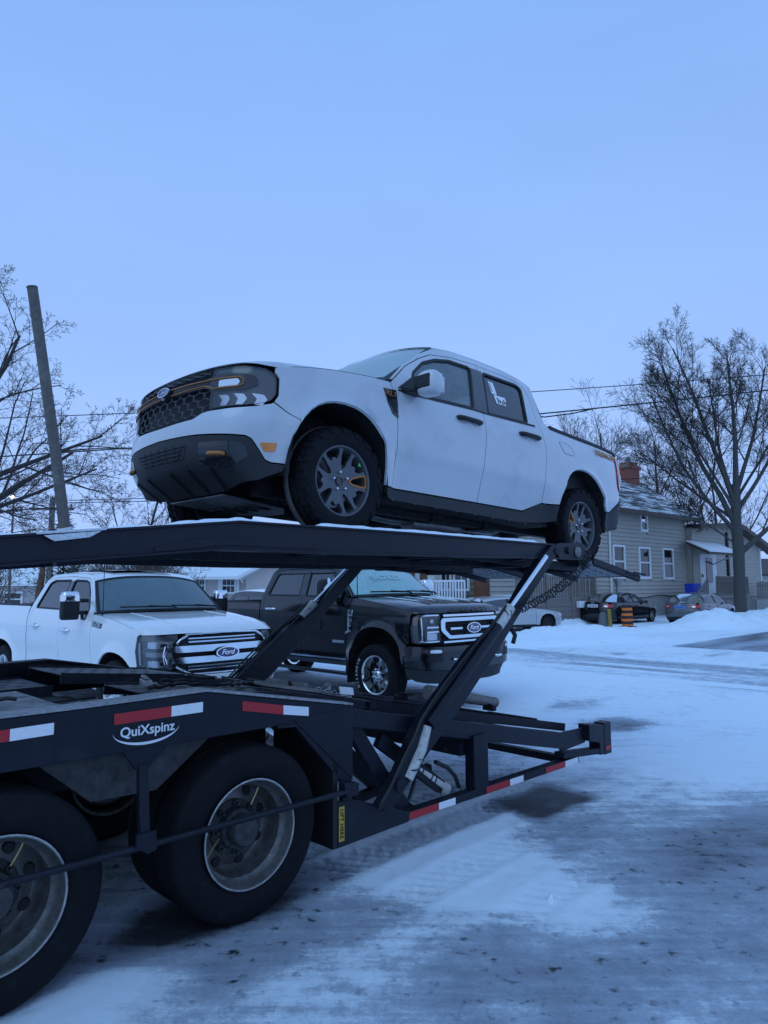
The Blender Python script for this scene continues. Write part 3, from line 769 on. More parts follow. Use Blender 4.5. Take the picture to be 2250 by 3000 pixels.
def cab_and_panels(c, k):
    """doors, fender, cab frame, roof, glass, bed, rocker, liners, underbody for a crew-cab pickup. c: Car, k: dict"""
    root = c.root; body = k['paint']
    aF, aR = k['archF'], k['archR']; zs = k['zsill']
    AF = arch_pts(*aF, zs); AR = arch_pts(*aR, zs)
    sF, sM, sR = k['seamF'], k['seamM'], k['seamR']; dt = k['doorTop']; im = k['dtM']
    # fender: seam up, hood edge forward, headlamp rear edge, bumper seam, arch
    fen = sF + k['hoodEdge'] + k['fenderFront'] + AF
    c.panel('fender', c.X(*fen), body)
    fd = sM[::-1] + sF + dt[:im + 1]
    rd = sR[::-1] + k.get('sillR', []) + sM + dt[im:]
    wF, wR = k['winF'], k['winR']
    doors = []
    for nm, out, win, hand, gl in (('front', fd, wF, k['handF'], k['glassF']), ('rear', rd, wR, k['handR'], k['glassR'])):
        L, Rr = c.panel('door', c.X(*(out if nm == 'front' else out)), body, holes=[c.X(*win)])
        doors.append((L, Rr))
        c.panel('window', c.X(*win), gl, (L, Rr), d=-.012, hem=0, inset=-.004)
        # black surround of the pane
        wo = shrink(c.X(*win), -k.get('trimw', .02)); c.panel('window_trim', wo, MATS['black'], (L, Rr), holes=[shrink(c.X(*win), .004)], d=.004, hem=.016, inset=0)
        hx, hz = hand
        for o, sg in ((L, 1), (Rr, -1)):
            b = MB(); p0 = c.at(sg * c.ux(hx), hz, .012); p1 = c.at(sg * c.ux(hx - k['handL']), hz - k.get('handDrop', 0), .012); n = V3(0, sg, 0)
            path = [p0 - n * .02, p0 + n * .006 + (p1 - p0) * .04, p0 + n * .018 + (p1 - p0) * .2, p0 + n * .020 + (p1 - p0) * .8, p0 + n * .012 + (p1 - p0) * .96, p1 - n * .02]
            b.tube(path, [k['handR_'] * .9, k['handR_'], k['handR_'], k['handR_'], k['handR_'], k['handR_'] * .9], 8)
            b.build('handle', k['handMat'], o, 60)
            bb = MB(); cc = c.at(sg * c.ux(hx - k['handL'] * .55), hz - .012, .002)
            bb.lathe([(0, .0), (.045, .002), (.05, -.004)], 20, cc); bb.build('handle_recess', k['recess'], o, 60)
    # cab frame (A pillar, rail, C pillar) round the doors
    fr = (k['frameOut'](AR) if callable(k['frameOut']) else k['frameOut']) + sR + dt[::-1]
    cfL, cfR = c.panel('body_side' if k.get('unibody') else 'cab_frame', c.X(*fr) , body)
    # B pillar cover
    c.panel('pillar_trim', c.X(*k['bpillar']), MATS['black_gloss'], d=.003, hem=.006, inset=0)
    # roof
    re = k['roofEdge']; rz = poly_interp(re); xf, xr = re[0][0], re[-1][0]; zc = poly_interp(k['roofC']); cf, cr = k['roofC'][0][0], k['roofC'][-1][0]
    P = 2.6
    def roof(v, t):
        xe = xf + (xr - xf) * t; xcn = cf + (cr - cf) * t; a = np.abs(v)
        x = xcn + (xe - xcn) * a ** 2; E = c.S(np.array([c.ux(q) for q in xe]), rz(xe)); z = zc(xcn) + (E[:, 2] - zc(xcn)) * a ** P
        return np.stack([x + (E[:, 0] - xe) * a, v * E[:, 1], z], -1)
    grid_patch('roof', roof, 31, 24, body, root)
    # windshield
    A0, A1 = np.array(k['A0']), np.array(k['A1']); B0, B1 = np.array(k['wsBase']), np.array(k['wsTop'])
    def ws(v, t):
        e = A0[None] + (A1 - A0)[None] * t[:, None]; q = B0[None] + (B1 - B0)[None] * t[:, None]; a = np.abs(v)
        E = c.S(np.array([c.ux(x) for x in e[:, 0]]), e[:, 1], -.004)
        bow = .02 * np.sin(np.pi * t)
        x = q[:, 0] + (E[:, 0] - q[:, 0]) * a ** 2 + bow * (1 - a ** 2); z = q[:, 1] + (E[:, 2] - q[:, 1]) * a ** P + bow * (1 - a ** 2)
        return np.stack([x, v * E[:, 1], z], -1)
    w = grid_patch('windshield', ws, 31, 14, k['glassW'], root)
    # dark band round the windshield
    b = MB()
    for v0, v1, t0, t1 in ((-1, -.955, 0, 1), (.955, 1, 0, 1), (-.955, .955, .955, 1), (-.955, .955, 0, .05)):
        nU, nT = 24, 10; U, T = np.meshgrid(np.linspace(v0, v1, nU), np.linspace(t0, t1, nT), indexing='ij'); Pp = ws(U.ravel(), T.ravel()) + V3(.006, 0, .006)
        b.add(Pp, [(i * nT + j, (i + 1) * nT + j, (i + 1) * nT + j + 1, i * nT + j + 1) for i in range(nU - 1) for j in range(nT - 1)])
    b.build('windshield_seal', MATS['black'], w, 60, fix=False)
    # sensor pod and mirror behind the glass
    b = MB(); p = ws(np.array([0.]), np.array([.90]))[0] + V3(-.11, 0, -.07); b.beam(p + V3(0, -.14, 0), p + V3(0, .14, 0), .05, .09); b.beam(p + V3(-.04, -.12, -.07), p + V3(-.04, .12, -.07), .03, .07); b.build('rear_view_mirror', MATS['black'], w)
    # wipers
    if k.get('wipers'):
        for y0, y1 in k['wipers']:
            L = [ws(np.array([a]), np.array([.045 + .03 * (i / 8)]))[0] + V3(.03, 0, .03) for i, a in enumerate(np.linspace(y0, y1, 9))]
            b = MB(); b.tube(L, .012, 6); q = L[0]; b.tube([L[4] + V3(.0, 0, .01), (L[1] + L[0]) / 2 + V3(.07, 0, .0), L[0] + V3(.1, 0, -.03)], .014, 6); b.build('wiper', MATS['black'], root, 60)
    # cowl
    def cowl(v, t):
        q = ws(v, np.zeros_like(t)); h = k['hoodf'](v, np.ones_like(t)); return q + (h - q) * t[:, None] - np.stack([0 * t, 0 * t, .02 * np.sin(np.pi * t) + .012], -1)
    grid_patch('cowl', cowl, 25, 4, MATS['black'], root)
    # rear window
    R1, R0 = np.array(k['R1']), np.array(k['R0']); C1, C0 = np.array(k['rwTop']), np.array(k['rwBase'])
    def rw(v, t):
        e = R0[None] + (R1 - R0)[None] * t[:, None]; q = C0[None] + (C1 - C0)[None] * t[:, None]; a = np.abs(v)
        E = c.S(np.array([c.ux(x) for x in e[:, 0]]), e[:, 1], -.004)
        return np.stack([q[:, 0] + (E[:, 0] - q[:, 0]) * a ** 2, v * E[:, 1], q[:, 1] + (E[:, 2] - q[:, 1]) * a ** P], -1)
    grid_patch('rear_window', rw, 21, 8, k['glassR'], root)
    # cab back wall below the rear window
    def cb(v, t):
        q = rw(v, np.zeros_like(t)); z = k['zbot'] + .25 + (q[:, 2] - k['zbot'] - .25) * t; return np.stack([q[:, 0] - .02, q[:, 1], z], -1)
    grid_patch('cab_back', cb, 21, 4, body, root)
    # hood
    grid_patch('hood', k['hoodf'], 33, 26, body, root)
    # rocker
    c.panel('rocker_panel', c.X(*k['rocker']), k['rockerMat'])
    # bed
    bed = k['bed']
    L, Rr = (cfL, cfR) if k.get('unibody') else c.panel('bed_side', c.X(*bed['side'](AR)), body)
    zb = bed['z']; xb0, xb1 = bed['x0'], bed['x1']
    for sg, o in ((1, L), (-1, Rr)):
        b = MB(); xs = np.linspace(xb0, xb1, 14)
        for i in range(len(xs) - 1):
            p, q = c.at(sg * c.ux(xs[i]), bed['zf'](xs[i])), c.at(sg * c.ux(xs[i + 1]), bed['zf'](xs[i + 1]))
            w_ = .085; t_ = bed['cap']
            for a_, b_ in (((p, q)),):
                b.add([p + V3(0, sg * .006, 0), q + V3(0, sg * .006, 0), q + V3(0, sg * .006, t_), p + V3(0, sg * .006, t_), p + V3(0, -sg * w_, 0), q + V3(0, -sg * w_, 0), q + V3(0, -sg * w_, t_), p + V3(0, -sg * w_, t_)],
                      [(0, 1, 2, 3), (4, 7, 6, 5), (3, 2, 6, 7), (0, 4, 5, 1)] + ([(0, 3, 7, 4)] if i == 0 else []) + ([(1, 5, 6, 2)] if i == len(xs) - 2 else []))
        b.build('bed_rail', bed['capMat'], o, 40)
        b = MB(); ye = abs(c.at(c.ux((xb0 + xb1) / 2), zb)[1]) - .085
        b.box(xb1 + .06, xb0, *sorted((sg * ye, sg * (ye - .05))), zb - .5, zb + .02); b.build('bed_wall', MATS['black'], o)
    b = MB(); b.box(xb1 + .05, xb0, -ye, ye, zb - .55, zb - .5); b.box(xb0 - .03, xb0, -ye, ye, zb - .5, zb); b.build('bed_floor', MATS['black'], root)
    yt = bed['ytail']
    c_half = [(c.U, bed['ztg0']), (c.ur(yt), bed['ztg0']), (c.ur(yt), zb), (c.U, zb)]
    tg = [(c.ur(yt), bed['ztg0']), (c.U - 1e-4, bed['ztg0']), (c.U - 1e-4, zb), (c.ur(yt), zb)]
    c.panel('tailgate', tg, body)
    # rear bumper
    c.panel('rear_bumper', c.X(*bed['bump']) + [(c.U - 1e-4, bed['bz0']), (c.U - 1e-4, bed['bz1'])], bed['bumpMat'], d=.01)
    # wheel liners
    for (xc, zc, rx, rz_), nm in ((aF, 'wheel_liner'), (aR, 'wheel_liner')):
        ap = arch_pts(xc, zc, rx + .015, rz_ + .015, zs - .05, e=2.2); yo = c.at(c.ux(xc), zc + rz_)[1] - .03
        for sg in (1, -1):
            b = MB(); n = len(ap); yi = yo - .42
            b.add([(x, sg * yo, z) for x, z in ap] + [(x, sg * yi, z) for x, z in ap], [(i, i + 1, i + 1 + n, i + n) for i in range(n - 1)] + [tuple(range(n, 2 * n))])
            b.build('wheel_liner', MATS['liner'], root, 50)
    # dark shell behind the gaps
    x0, x1 = aF[0] + aF[2], aR[0] - aR[2]
    zb_ = k['beltz']
    sh = [(sR[0][0] - .02, zs - .04), (aF[0] - aF[2] - .03, zs - .04), (aF[0] - aF[2] - .03, zb_(aF[0] - aF[2])), (-1.0, zb_(-1.0)), (sR[0][0] - .02, zb_(sR[0][0]))]
    c.panel('inner_shell', c.X(*sh), MATS['black'], d=-.03, hem=0, inset=0, step=.12)
    shF = [(aF[0] - aF[2] - .03, aF[1] + aF[3] + .03), (k['fx'], aF[1] + aF[3] + .03), (k['fx'], k['fz'] - .05), (aF[0] - aF[2] - .03, zb_(aF[0] - aF[2]) - .03)]
    c.panel('inner_shell', c.X(*shF), MATS['black'], d=-.03, hem=0, inset=0, step=.12)
    # floor, frame rails, driveline
    zb0 = k['zbot']; ys = c.at(c.ux(-1.2), zs)[1]
    b = MB(); b.box(aR[0] + aR[2] + .02, aF[0] - aF[2] - .02, -ys + .05, ys - .05, zb0 + .06, zb0 + .1); b.box(aF[0] - aF[2] - .02, aF[0] + aF[2], -.42, .42, zb0 + .08, zb0 + .4)
    b.box(aR[0] - aR[2] - .25, aR[0] + aR[2] + .02, -.45, .45, zb0 + .22, zb0 + .3); b.build('floor_pan', MATS['under'], root)
    b = MB()
    for sg in (1, -1): b.beam((k['fx'] - .1, sg * .42, zb0 + .05), (aR[0] - aR[2] - .2, sg * .45, zb0 + .08), .09, .11)
    for x in (-.6, -1.4, -2.1): b.beam((x, -.5, zb0 + .03), (x, .5, zb0 + .03), .12, .06)
    b.build('frame_rails', MATS['under'], root)
    b = MB(); b.tube([(-.3, .2, zb0 + .05), (-1.1, .22, zb0 + .0), (-1.9, .24, zb0 + .02), (-2.4, .3, zb0 + .02), (aR[0], .36, zb0 + .25), (aR[0] - .6, .4, zb0 + .1)], .032, 8)
    b.tube([(-1.3, .24, zb0), (-1.9, .26, zb0)], .09, 10); b.build('exhaust', MATS['steel_dull'], root, 50)
    b = MB(); b.cyl((-.6, 0, zb0 + .06), (aR[0] + .1, 0, k['hub'] - .03), .04, n=8); b.cyl((aR[0], -.6, k['hub']), (aR[0], .6, k['hub']), .05, n=8); b.lathe([(0, -.16), (.1, -.12), (.15, 0), (.1, .12), (0, .16)], 14, (aR[0], 0, k['hub']))
    b.cyl((0, -.65, k['hub'] - .02), (0, .65, k['hub'] - .02), .03, n=8)
    for sg in (1, -1): b.beam((.05, sg * .3, k['hub'] - .1), (0, sg * .68, k['hub'] - .13), .12, .035); b.cyl((-.02, sg * .5, k['hub'] + .02), (-.02, sg * .44, k['hub'] + .45), .05, n=8)
    b.build('driveline', MATS['under'], root, 50)
    # cabin: seats, dash, wheel
    fl = zb0 + .1; bz = zb_(-1.2); st = k['seatx']
    for x in st:
        for y in ((.38, -.38) if x == st[0] else (.4, 0, -.4)):
            b = MB(); b.box(x - .28, x + .27, y - .24, y + .24, fl + .15, fl + .38)
            b.add([(x - .2, y - .24, fl + .35), (x - .2, y + .24, fl + .35), (x - .4, y + .2, bz + .12), (x - .4, y - .2, bz + .12), (x - .32, y - .24, fl + .35), (x - .32, y + .24, fl + .35), (x - .5, y + .2, bz + .12), (x - .5, y - .2, bz + .12)],
                  [(0, 1, 2, 3), (5, 4, 7, 6), (0, 3, 7, 4), (1, 5, 6, 2), (3, 2, 6, 7)])
            b.box(x - .53, x - .43, y - .12, y + .12, bz + .15, bz + .33); b.build('seat', MATS['interior'], root, 40, bevel=.03)
    b = MB(); b.add(*dash_geo(k)); b.build('dashboard', MATS['interior'], root, 40)
    b = MB(); xc, zc_ = st[0] + .55, bz - .03; P_ = [V3(xc - .1 * math.sin(t), .38 + .19 * math.cos(t), zc_ + .17 * math.sin(t)) for t in np.linspace(0, 2 * math.pi, 20, endpoint=False)]
    b.tube(P_, .016, 6, closed=True); b.cyl((xc, .38, zc_), (xc + .3, .38, zc_ - .08), .03); b.build('steering_wheel', MATS['interior'], root, 50)
    return doors, ws, rw

def dash_geo(k):
    x0, z = k['A0'][0] - .12, k['A0'][1] - .05; w = k['dashw']; f = k['zbot'] + .3
    return ([(x0 + .25, -w, z + .02), (x0 + .25, w, z + .02), (x0 - .35, w, z - .03), (x0 - .35, -w, z - .03), (x0 - .25, -w, f), (x0 - .25, w, f)], [(0, 1, 2, 3), (3, 2, 5, 4)])

def oval_emblem(parent, p, ex, ey, w, h, text='Ford', size=None):
    """blue oval badge with a bright rim and script letters, standing on the surface at p"""
    ex, ey = unit(np.array(ex, float)), unit(np.array(ey, float)); n = np.cross(ex, ey)
    P = np.array(p, float)
    def ring(a, b, d): return [P + ex * a * math.cos(t) + ey * b * math.sin(t) + n * d for t in np.linspace(0, 2 * math.pi, 28, endpoint=False)]
    b = MB(); vs = ring(w / 2, h / 2, 0) + ring(w / 2, h / 2, .014) + ring(w / 2 * .9, h / 2 * .84, .014) + ring(w / 2 * .9, h / 2 * .84, .006); m = 28
    b.add(vs, [(i + k * m, (i + 1) % m + k * m, (i + 1) % m + (k + 1) * m, i + (k + 1) * m) for k in range(3) for i in range(m)])
    o = b.build('emblem', MATS['chrome'], parent, 40, fix=False)
    b = MB(); b.add(ring(w / 2 * .9, h / 2 * .84, .009), [tuple(range(m))]); b.build('emblem_field', MATS['badge_blue'], o, 0, fix=False)
    text_mesh('lettering', text, MATS['chrome'], o, size or h * .62, frame(P + n * .010, ex, ey), .002, .35, .95, 1.15, offset=.001 if h > .08 else 0)
    return o
def make_hood(c, x0, x1, ztop, zf, cowl, zc, p=4, lip=0.0):
    """hood surface: front edge on the nose at height zf(|v|), side edges along ztop(x), back edge at the cowl"""
    Zt = poly_interp(zc)
    def f(v, t):
        a = np.abs(v); xe = x0 + (x1 - x0) * t; E = c.S(np.array([c.ux(q) for q in xe]), ztop(xe))
        y0 = c.at(c.ux(x0), float(ztop(x0)))[1]
        ue = c.ux(x0)
        F = c.S(np.array([c.uf(min(q * y0, c.py.max() * .999)) if q * y0 < c.py[np.argmin(np.abs(c.uu - ue))] else ue for q in a]), zf(a))
        cx = cowl[0] + (x1 - cowl[0]) * a ** 2
        x = F[:, 0] + (cx - F[:, 0]) * t
        x = np.where(a > .999, E[:, 0], x)
        z0 = zf(a); zb = z0 + (E[:, 2] - z0) * np.clip(t / .12, 0, 1)
        z = zb + (Zt(t) - zb) * (1 - a ** p)
        return np.stack([x, v * E[:, 1], z], -1)
    return f

def make_maverick():
    root = empty('pickup_truck', (0, 0, 0), 0, 'white compact crew-cab pickup truck on the upper deck of the car hauler', 'pickup truck')
    # stands on the tilted upper deck
    yaw, pit = R(224.4), R(2.63)
    M = Matrix.Rotation(yaw, 4, 'Z') @ Matrix.Rotation(-pit, 4, 'Y')
    hub = Vector((-.852, 5.368, 2.526)); off = M.to_3x3() @ Vector((0, -.06, -.368))
    M.translation = hub + off; root.matrix_world = M
    plan = [(.90, 0), (.885, .3), (.84, .53), (.76, .70), (.64, .80), (.45, .865), (.2, .885), (-.5, .9), (-2, .905), (-3, .905), (-3.65, .895), (-3.92, .845), (-4.04, .70), (-4.09, .4), (-4.1, 0)]
    offS = [(.26, -.07), (.30, -.05), (.38, -.060), (.46, -.048), (.60, -.022), (.69, .002), (.95, .008), (1.05, .0), (1.12, -.012), (1.18, -.03), (1.24, -.05), (1.5, -.155), (1.66, -.225), (1.74, -.28)]
    offF = [(.16, -.38), (.215, -.31), (.38, -.06), (.46, -.015), (.55, 0), (.62, .004), (.69, .0), (.72, -.015), (.76, -.03), (.9, -.032), (1.0, -.042), (1.05, -.065), (1.1, -.12)]
    offR = [(.3, -.12), (.42, -.02), (.5, .0), (.66, .0), (.70, -.04), (1.25, -.05)]
    c = Car(root, plan, offS, offF, offR, arches=((.03, .40, .47), (-3.05, .41, .47)), flare=(.05, .10), step=.045)
    he = [(-.42, 1.17), (-.2, 1.155), (.1, 1.12), (.3, 1.085), (.45, 1.055), (.56, 1.03)]
    zt = poly_interp(he)
    P = MATS['paint_white_mav']
    def rear(AR):
        return [(-.42, 1.19), (-.62, 1.37), (-.86, 1.535), (-1.10, 1.665), (-1.35, 1.715), (-1.70, 1.74), (-2.12, 1.745), (-2.38, 1.72), (-2.49, 1.66), (-2.49, 1.50), (-2.478, 1.38), (-2.495, 1.29), (-2.57, 1.235),
                (-3.3, 1.217), (-3.76, 1.20), (-3.77, 1.10), (-3.775, .93), (-3.80, .85), (-3.85, .80), (-3.87, .73), (-3.84, .702), (-3.66, .575), (-3.50, .56)] + [p for p in AR[::-1] if p[1] > .53] + [(-2.63, .52)]
    k = dict(paint=P, archF=(.03, .40, .42, .49), archR=(-3.05, .41, .42, .50), zsill=.39, zbot=.26, hub=.368,
             seamF=[(-.49, .39), (-.495, .6), (-.49, .85), (-.455, 1.05), (-.43, 1.165)],
             seamM=[(-1.49, .405), (-1.51, .7), (-1.53, .93), (-1.53, 1.04), (-1.52, 1.14), (-1.67, 1.655)],
             seamR=[(-2.41, .515), (-2.41, .71), (-2.425, .94), (-2.405, 1.16), (-2.37, 1.30), (-2.385, 1.5)],
             doorTop=[(-.46, 1.195), (-.65, 1.362), (-.85, 1.49), (-1.02, 1.575), (-1.3, 1.635), (-1.67, 1.67), (-2.1, 1.675), (-2.28, 1.66), (-2.375, 1.60)], dtM=5,
             hoodEdge=he, fenderFront=[(.565, .995), (.535, .955), (.535, .845), (.56, .80), (.40, .70), (.44, .6)],
             winF=round_poly([(-.66, 1.135), (-.725, 1.316), (-.89, 1.455), (-1.07, 1.535), (-1.27, 1.585), (-1.545, 1.60), (-1.39, 1.185)], .03),
             winR=round_poly([(-1.735, 1.60), (-2.24, 1.615), (-2.29, 1.59), (-2.18, 1.225), (-1.60, 1.185)], .03),
             handF=(-1.165, 1.05), handR=(-2.025, 1.085), handL=.28, handR_=.021, handDrop=-.005, handMat=MATS['black'], recess=P, glassF=MATS['glass_clear_skylit'], glassR=MATS['glass_tint'], glassW=MATS['glass_frost'], trimw=.018,
             frameOut=rear, unibody=True,
             bpillar=round_poly([(-1.405, 1.185), (-1.56, 1.61), (-1.715, 1.615), (-1.585, 1.19)], .01),
             roofEdge=[(-1.10, 1.665), (-1.35, 1.715), (-1.70, 1.74), (-2.12, 1.745), (-2.38, 1.72), (-2.49, 1.66)], roofC=[(-1.03, 1.725), (-1.25, 1.765), (-1.6, 1.79), (-2.05, 1.79), (-2.35, 1.77), (-2.47, 1.72)],
             A0=(-.40, 1.18), A1=(-1.10, 1.665), wsBase=(-.24, 1.195), wsTop=(-1.03, 1.725), wipers=None,
             R1=(-2.49, 1.66), R0=(-2.50, 1.26), rwTop=(-2.47, 1.72), rwBase=(-2.53, 1.25),
             rocker=[(-.395, .385), (-.485, .383), (-1.49, .40), (-2.13, .408), (-2.38, .51), (-2.63, .516), (-2.63, .37), (-2.5, .345), (-2.1, .305), (-1.0, .30), (-.42, .30)], rockerMat=MATS['plastic_grey'],
             bed=dict(z=1.2, x0=-2.56, x1=-3.90, zf=poly_interp([(-2.56, 1.24), (-2.64, 1.232), (-3.3, 1.217), (-3.90, 1.20)]), cap=.03, capMat=MATS['plastic_grey'], ytail=.62, ztg0=.72,
                      bump=[(-3.465, .548), (-3.58, .552), (-3.80, .677), (-3.86, .70), (-3.9, .70)], bz0=.72, bz1=.42, bumpMat=MATS['plastic_grey']),
             sillR=[(-2.13, .413)], beltz=lambda x: 1.08, fx=.5, fz=1.02, seatx=(-1.05, -1.95), dashw=.72)
    # bumper lower outline continues under the corner
    k['bed']['bump'] = [(-3.84, .43), (-3.71, .38), (-3.475, .36), (-3.475, .556), (-3.66, .571), (-3.84, .698), (-3.88, .72)]
    k['hoodf'] = make_hood(c, .56, -.42, zt, poly_interp([(0, 1.045), (.6, 1.045), (.85, 1.04), (1, 1.03)]), (-.24, 1.19), [(0, 1.045), (.04, 1.075), (.10, 1.105), (.2, 1.13), (.5, 1.165), (.8, 1.185), (1, 1.19)])
    bb = k['bed']['bump']; 
    doors, ws, rw = cab_and_panels(c, k)
    X, Y = c.X, c.Y
    # front bumper cover (white)
    arF = [p for p in arch_pts(*k['archF'], .39)][:7]
    half = [(0, .60)] + Y((.42, .59), (.62, .578)) + X((.706, .570), (.675, .553), (.627, .488), (.585, .43), (.55, .415), (.50, .41), (.452, .41)) + X(*[p for p in arF if .42 < p[1] < .70]) + X((.40, .70), (.56, .795)) + \
        X((.58, .785), (.66, .762)) + Y((.74, .752), (.60, .745), (.50, .742), (.455, .735), (.38, .70), (.2, .695), (0, .69))
    c.sym('front_bumper', half, P)
    # grey lower cladding, sloping back under the nose
    half = [(0, .245)] + Y((.3, .245), (.5, .255), (.66, .275)) + X((.62, .30), (.48, .36), (.452, .405), (.50, .405), (.55, .41), (.585, .425), (.627, .483), (.675, .548), (.706, .565)) + Y((.62, .573), (.42, .585), (0, .595))
    cl = c.sym('lower_cladding', half, MATS['plastic_grey'], d=.004, hem=.03)
    # recesses in the cladding
    half = [(0, .43)] + Y((.24, .43), (.30, .45), (.34, .53), (0, .545))
    ik = c.sym('intake', half, MATS['black'], cl, d=.007, hem=.012, inset=0)
    b = MB()
    for z in (.45, .475, .50, .525):
        w = .25 + (z - .45) * .8; L = resample([(-c.uf(w), z), (c.uf(w), z)], .06, False); b.tube(c.S(L[:, 0], L[:, 1], .012), .006, 5)
    for y in (-.2, -.1, 0, .1, .2): b.tube([c.at(math.copysign(c.uf(abs(y)), y), .44, .01), c.at(math.copysign(c.uf(abs(y)), y), .54, .01)], .006, 5)
    b.build('intake_grille', MATS['plastic_grey'], ik)
    pk = c.panel('fog_pocket', round_poly(Y((.44, .40), (.66, .37), (.77, .44), (.76, .50), (.72, .53), (.46, .535)), .02), MATS['black_gloss'], (cl, cl), d=.007, hem=.012, inset=0)
    for sg in (1, -1):
        p = c.at(sg * c.uf(.555 if sg > 0 else .46), .456, .012); q = c.at(sg * c.uf(.645 if sg > 0 else .55), .452, .012); b = MB()
        n = unit(np.cross(q - p, (0, 0, 1)) * sg) * -1
        n = V3(1, sg * .25, 0) * (.02 if sg > 0 else .004)
        L = [p, p + n, p + n + (q - p) * .25 + V3(.008, 0, 0), p + n + (q - p) * .75 + V3(.008, 0, 0), q + n, q]; b.tube(L, .014, 8); b.build('tow_hook', MATS['orange_paint'], cl, 60)
    for y in (.08, .30, .52, -.08 - .2, -.52):   # ribs of the lower valance
        u = math.copysign(c.uf(abs(y)), y); L = [c.at(u, z, .008) for z in (.25, .28, .33, .38)]; b = MB(); b.tube(L, .009, 5); b.build('valance_rib', MATS['black'], cl, 60)
    # skid plate
    b = MB(); pl = [(.60, -.36), (.60, .36), (.05, .30), (-.08, .12), (-.08, -.12), (.05, -.30)]
    b.prism(pl, lambda a, e: (a, e, .250 - (.60 - a) * .05), (0, 0, -.012)); o = b.build('skid_plate', MATS['steel_dull'], root, 40, bevel=.004)
    for i in range(4):
        bb_ = MB(); y = -.22 + i * .145; bb_.box(.12, .34, y - .02, y + .02, .205, .212); bb_.build('skid_slot', MATS['black'], o)
    # side marker
    mk = c.panel('side_marker', round_poly(X((.627, .533), (.525, .539), (.535, .481), (.60, .481)), .012), MATS['amber'], d=.006, hem=.012, inset=0)
    # grille
    gh = [(0, .695)] + Y((.38, .705), (.455, .738), (.50, .745), (.505, 1.03), (0, 1.04))
    gb = c.sym('grille', gh, MATS['black'], d=-.055, hem=0, inset=-.01)
    fr_ = MB()
    for row in range(5):   # staggered cells with pinched edges
        z = .735 + row * .048
        zz = lambda y: z
        ys = np.arange(-.50, .501, .02)
        for s_, dz in ((1, 0),):
            L = []
            for i, y in enumerate(ys):
                ph = (y / .11 + (.5 if row % 2 else 0)) % 1.0; w = .007 * math.cos(2 * math.pi * ph)
                if z + w > .705 + .45 * max(0, abs(y) - .38): L.append(c.at(math.copysign(c.uf(abs(y)), y), z + w, -.016))
            if len(L) > 3: fr_.tube(L, .0055, 5)
        for i in range(-4, 5):
            y = i * .11 + (.055 if row % 2 else 0)
            if abs(y) < .49 and z < .92 and z > .705 + .45 * max(0, abs(y) - .38):
                u = math.copysign(c.uf(abs(y)), y); fr_.tube([c.at(u, z, -.014), c.at(u, z + .048, -.014)], .007, 5)
    fr_.build('grille_mesh', MATS['plastic_mid'], gb, 60)
    b = MB()
    for ph in (0, math.pi):
        L = [c.at(math.copysign(c.uf(abs(y)), y), 1.008 + .012 * math.sin(y / .055 * math.pi / 2 + ph), -.014) for y in np.arange(-.49, .491, .012)]; b.tube(L, .005, 5)
    b.build('grille_wave', MATS['plastic_mid'], gb, 60)
    half = [(0, .905)] + Y((.46, .90), (.54, .872), (.72, .862), (.76, .875)) + X((.655, .90), (.655, .93), (.675, .955)) + Y((.74, .972), (.54, .975), (.46, .955), (0, .968))
    br = c.sym('grille_bar', half, MATS['black_gloss'], d=.004, hem=.03, inset=0)
    b = MB()
    for z0, z1 in ((.913, .91), (.956, .96)):
        for sg in (1, -1):
            L = resample(Y((.08, z0), (.46, z0 - (.0 if z0 < .93 else .008)), (.54, .885 if z0 < .93 else .948), (.71, .885 if z0 < .93 else .948)), .03, False); b.tube(c.S(sg * L[:, 0], L[:, 1], .008), .0042, 5)
    for sg in (1, -1):
        L = resample(Y((.71, .885), (.735, .90), (.735, .932), (.71, .948)), .02, False); b.tube(c.S(sg * L[:, 0], L[:, 1], .008), .0042, 5)
    b.build('bar_pinstripe', MATS['orange_paint'], br, 60)
    c.panel('grille_bar_slot', round_poly(Y((.09, .924), (.50, .921), (.50, .940), (.09, .944)), .006), MATS['black'], (br, br), d=.006, hem=0, inset=0)
    p = c.at(0, .944, .02); oval_emblem(root, p, (0, 1, 0), (-.12, 0, 1), .155, .066)
    # headlamps
    ho = round_poly(Y((.505, .752), (.62, .755), (.74, .762)) + X((.66, .772), (.58, .795), (.545, .845), (.545, .955), (.575, .995), (.615, 1.012)) + Y((.74, 1.025), (.51, 1.028)), .025)
    hl = c.panel('headlight', ho, MATS['lamp_dark'], d=-.022, hem=-.022, inset=.004)
    for i, o in enumerate(hl):
        sg = 1 if i == 0 else -1
        for y0, w_ in ((.57, 1.), (.685, .8), (.775, .55)):   # chevron reflectors
            ch = Y((y0 + .01 * w_, .772), (y0 + .06 * w_, .772), (y0 + .085 * w_, .81), (y0 + .065 * w_, .84), (y0 - .005, .845), (y0 + .028 * w_, .81))
            if sg < 0: ch = [(-u, z) for u, z in ch][::-1]
            patch('reflector', round_poly(ch, .006), c.fm(-.012), MATS['lamp_silver'], o, (), .03, .01, 0)
        dr = Y((.575, .893), (.705, .893), (.718, .915), (.705, .938), (.575, .938))
        if sg < 0: dr = [(-u, z) for u, z in dr][::-1]
        patch('running_light', round_poly(dr, .008), c.fm(.006), MATS['lamp_white'], o, (), .03, .01, 0)
        lens = [(sg * u, z) for u, z in ho]; lens = lens if sg > 0 else lens[::-1]
        patch('lens', lens, c.fm(.001), MATS['glass_lens'], o, (), .05, 0, .003)
    # vent badge behind the front wheel
    v = c.panel('fender_vent', X((-.345, 1.10), (-.472, 1.11), (-.488, .90), (-.43, .92), (-.385, .99)), MATS['black_gloss'], d=.005, hem=.01, inset=0)
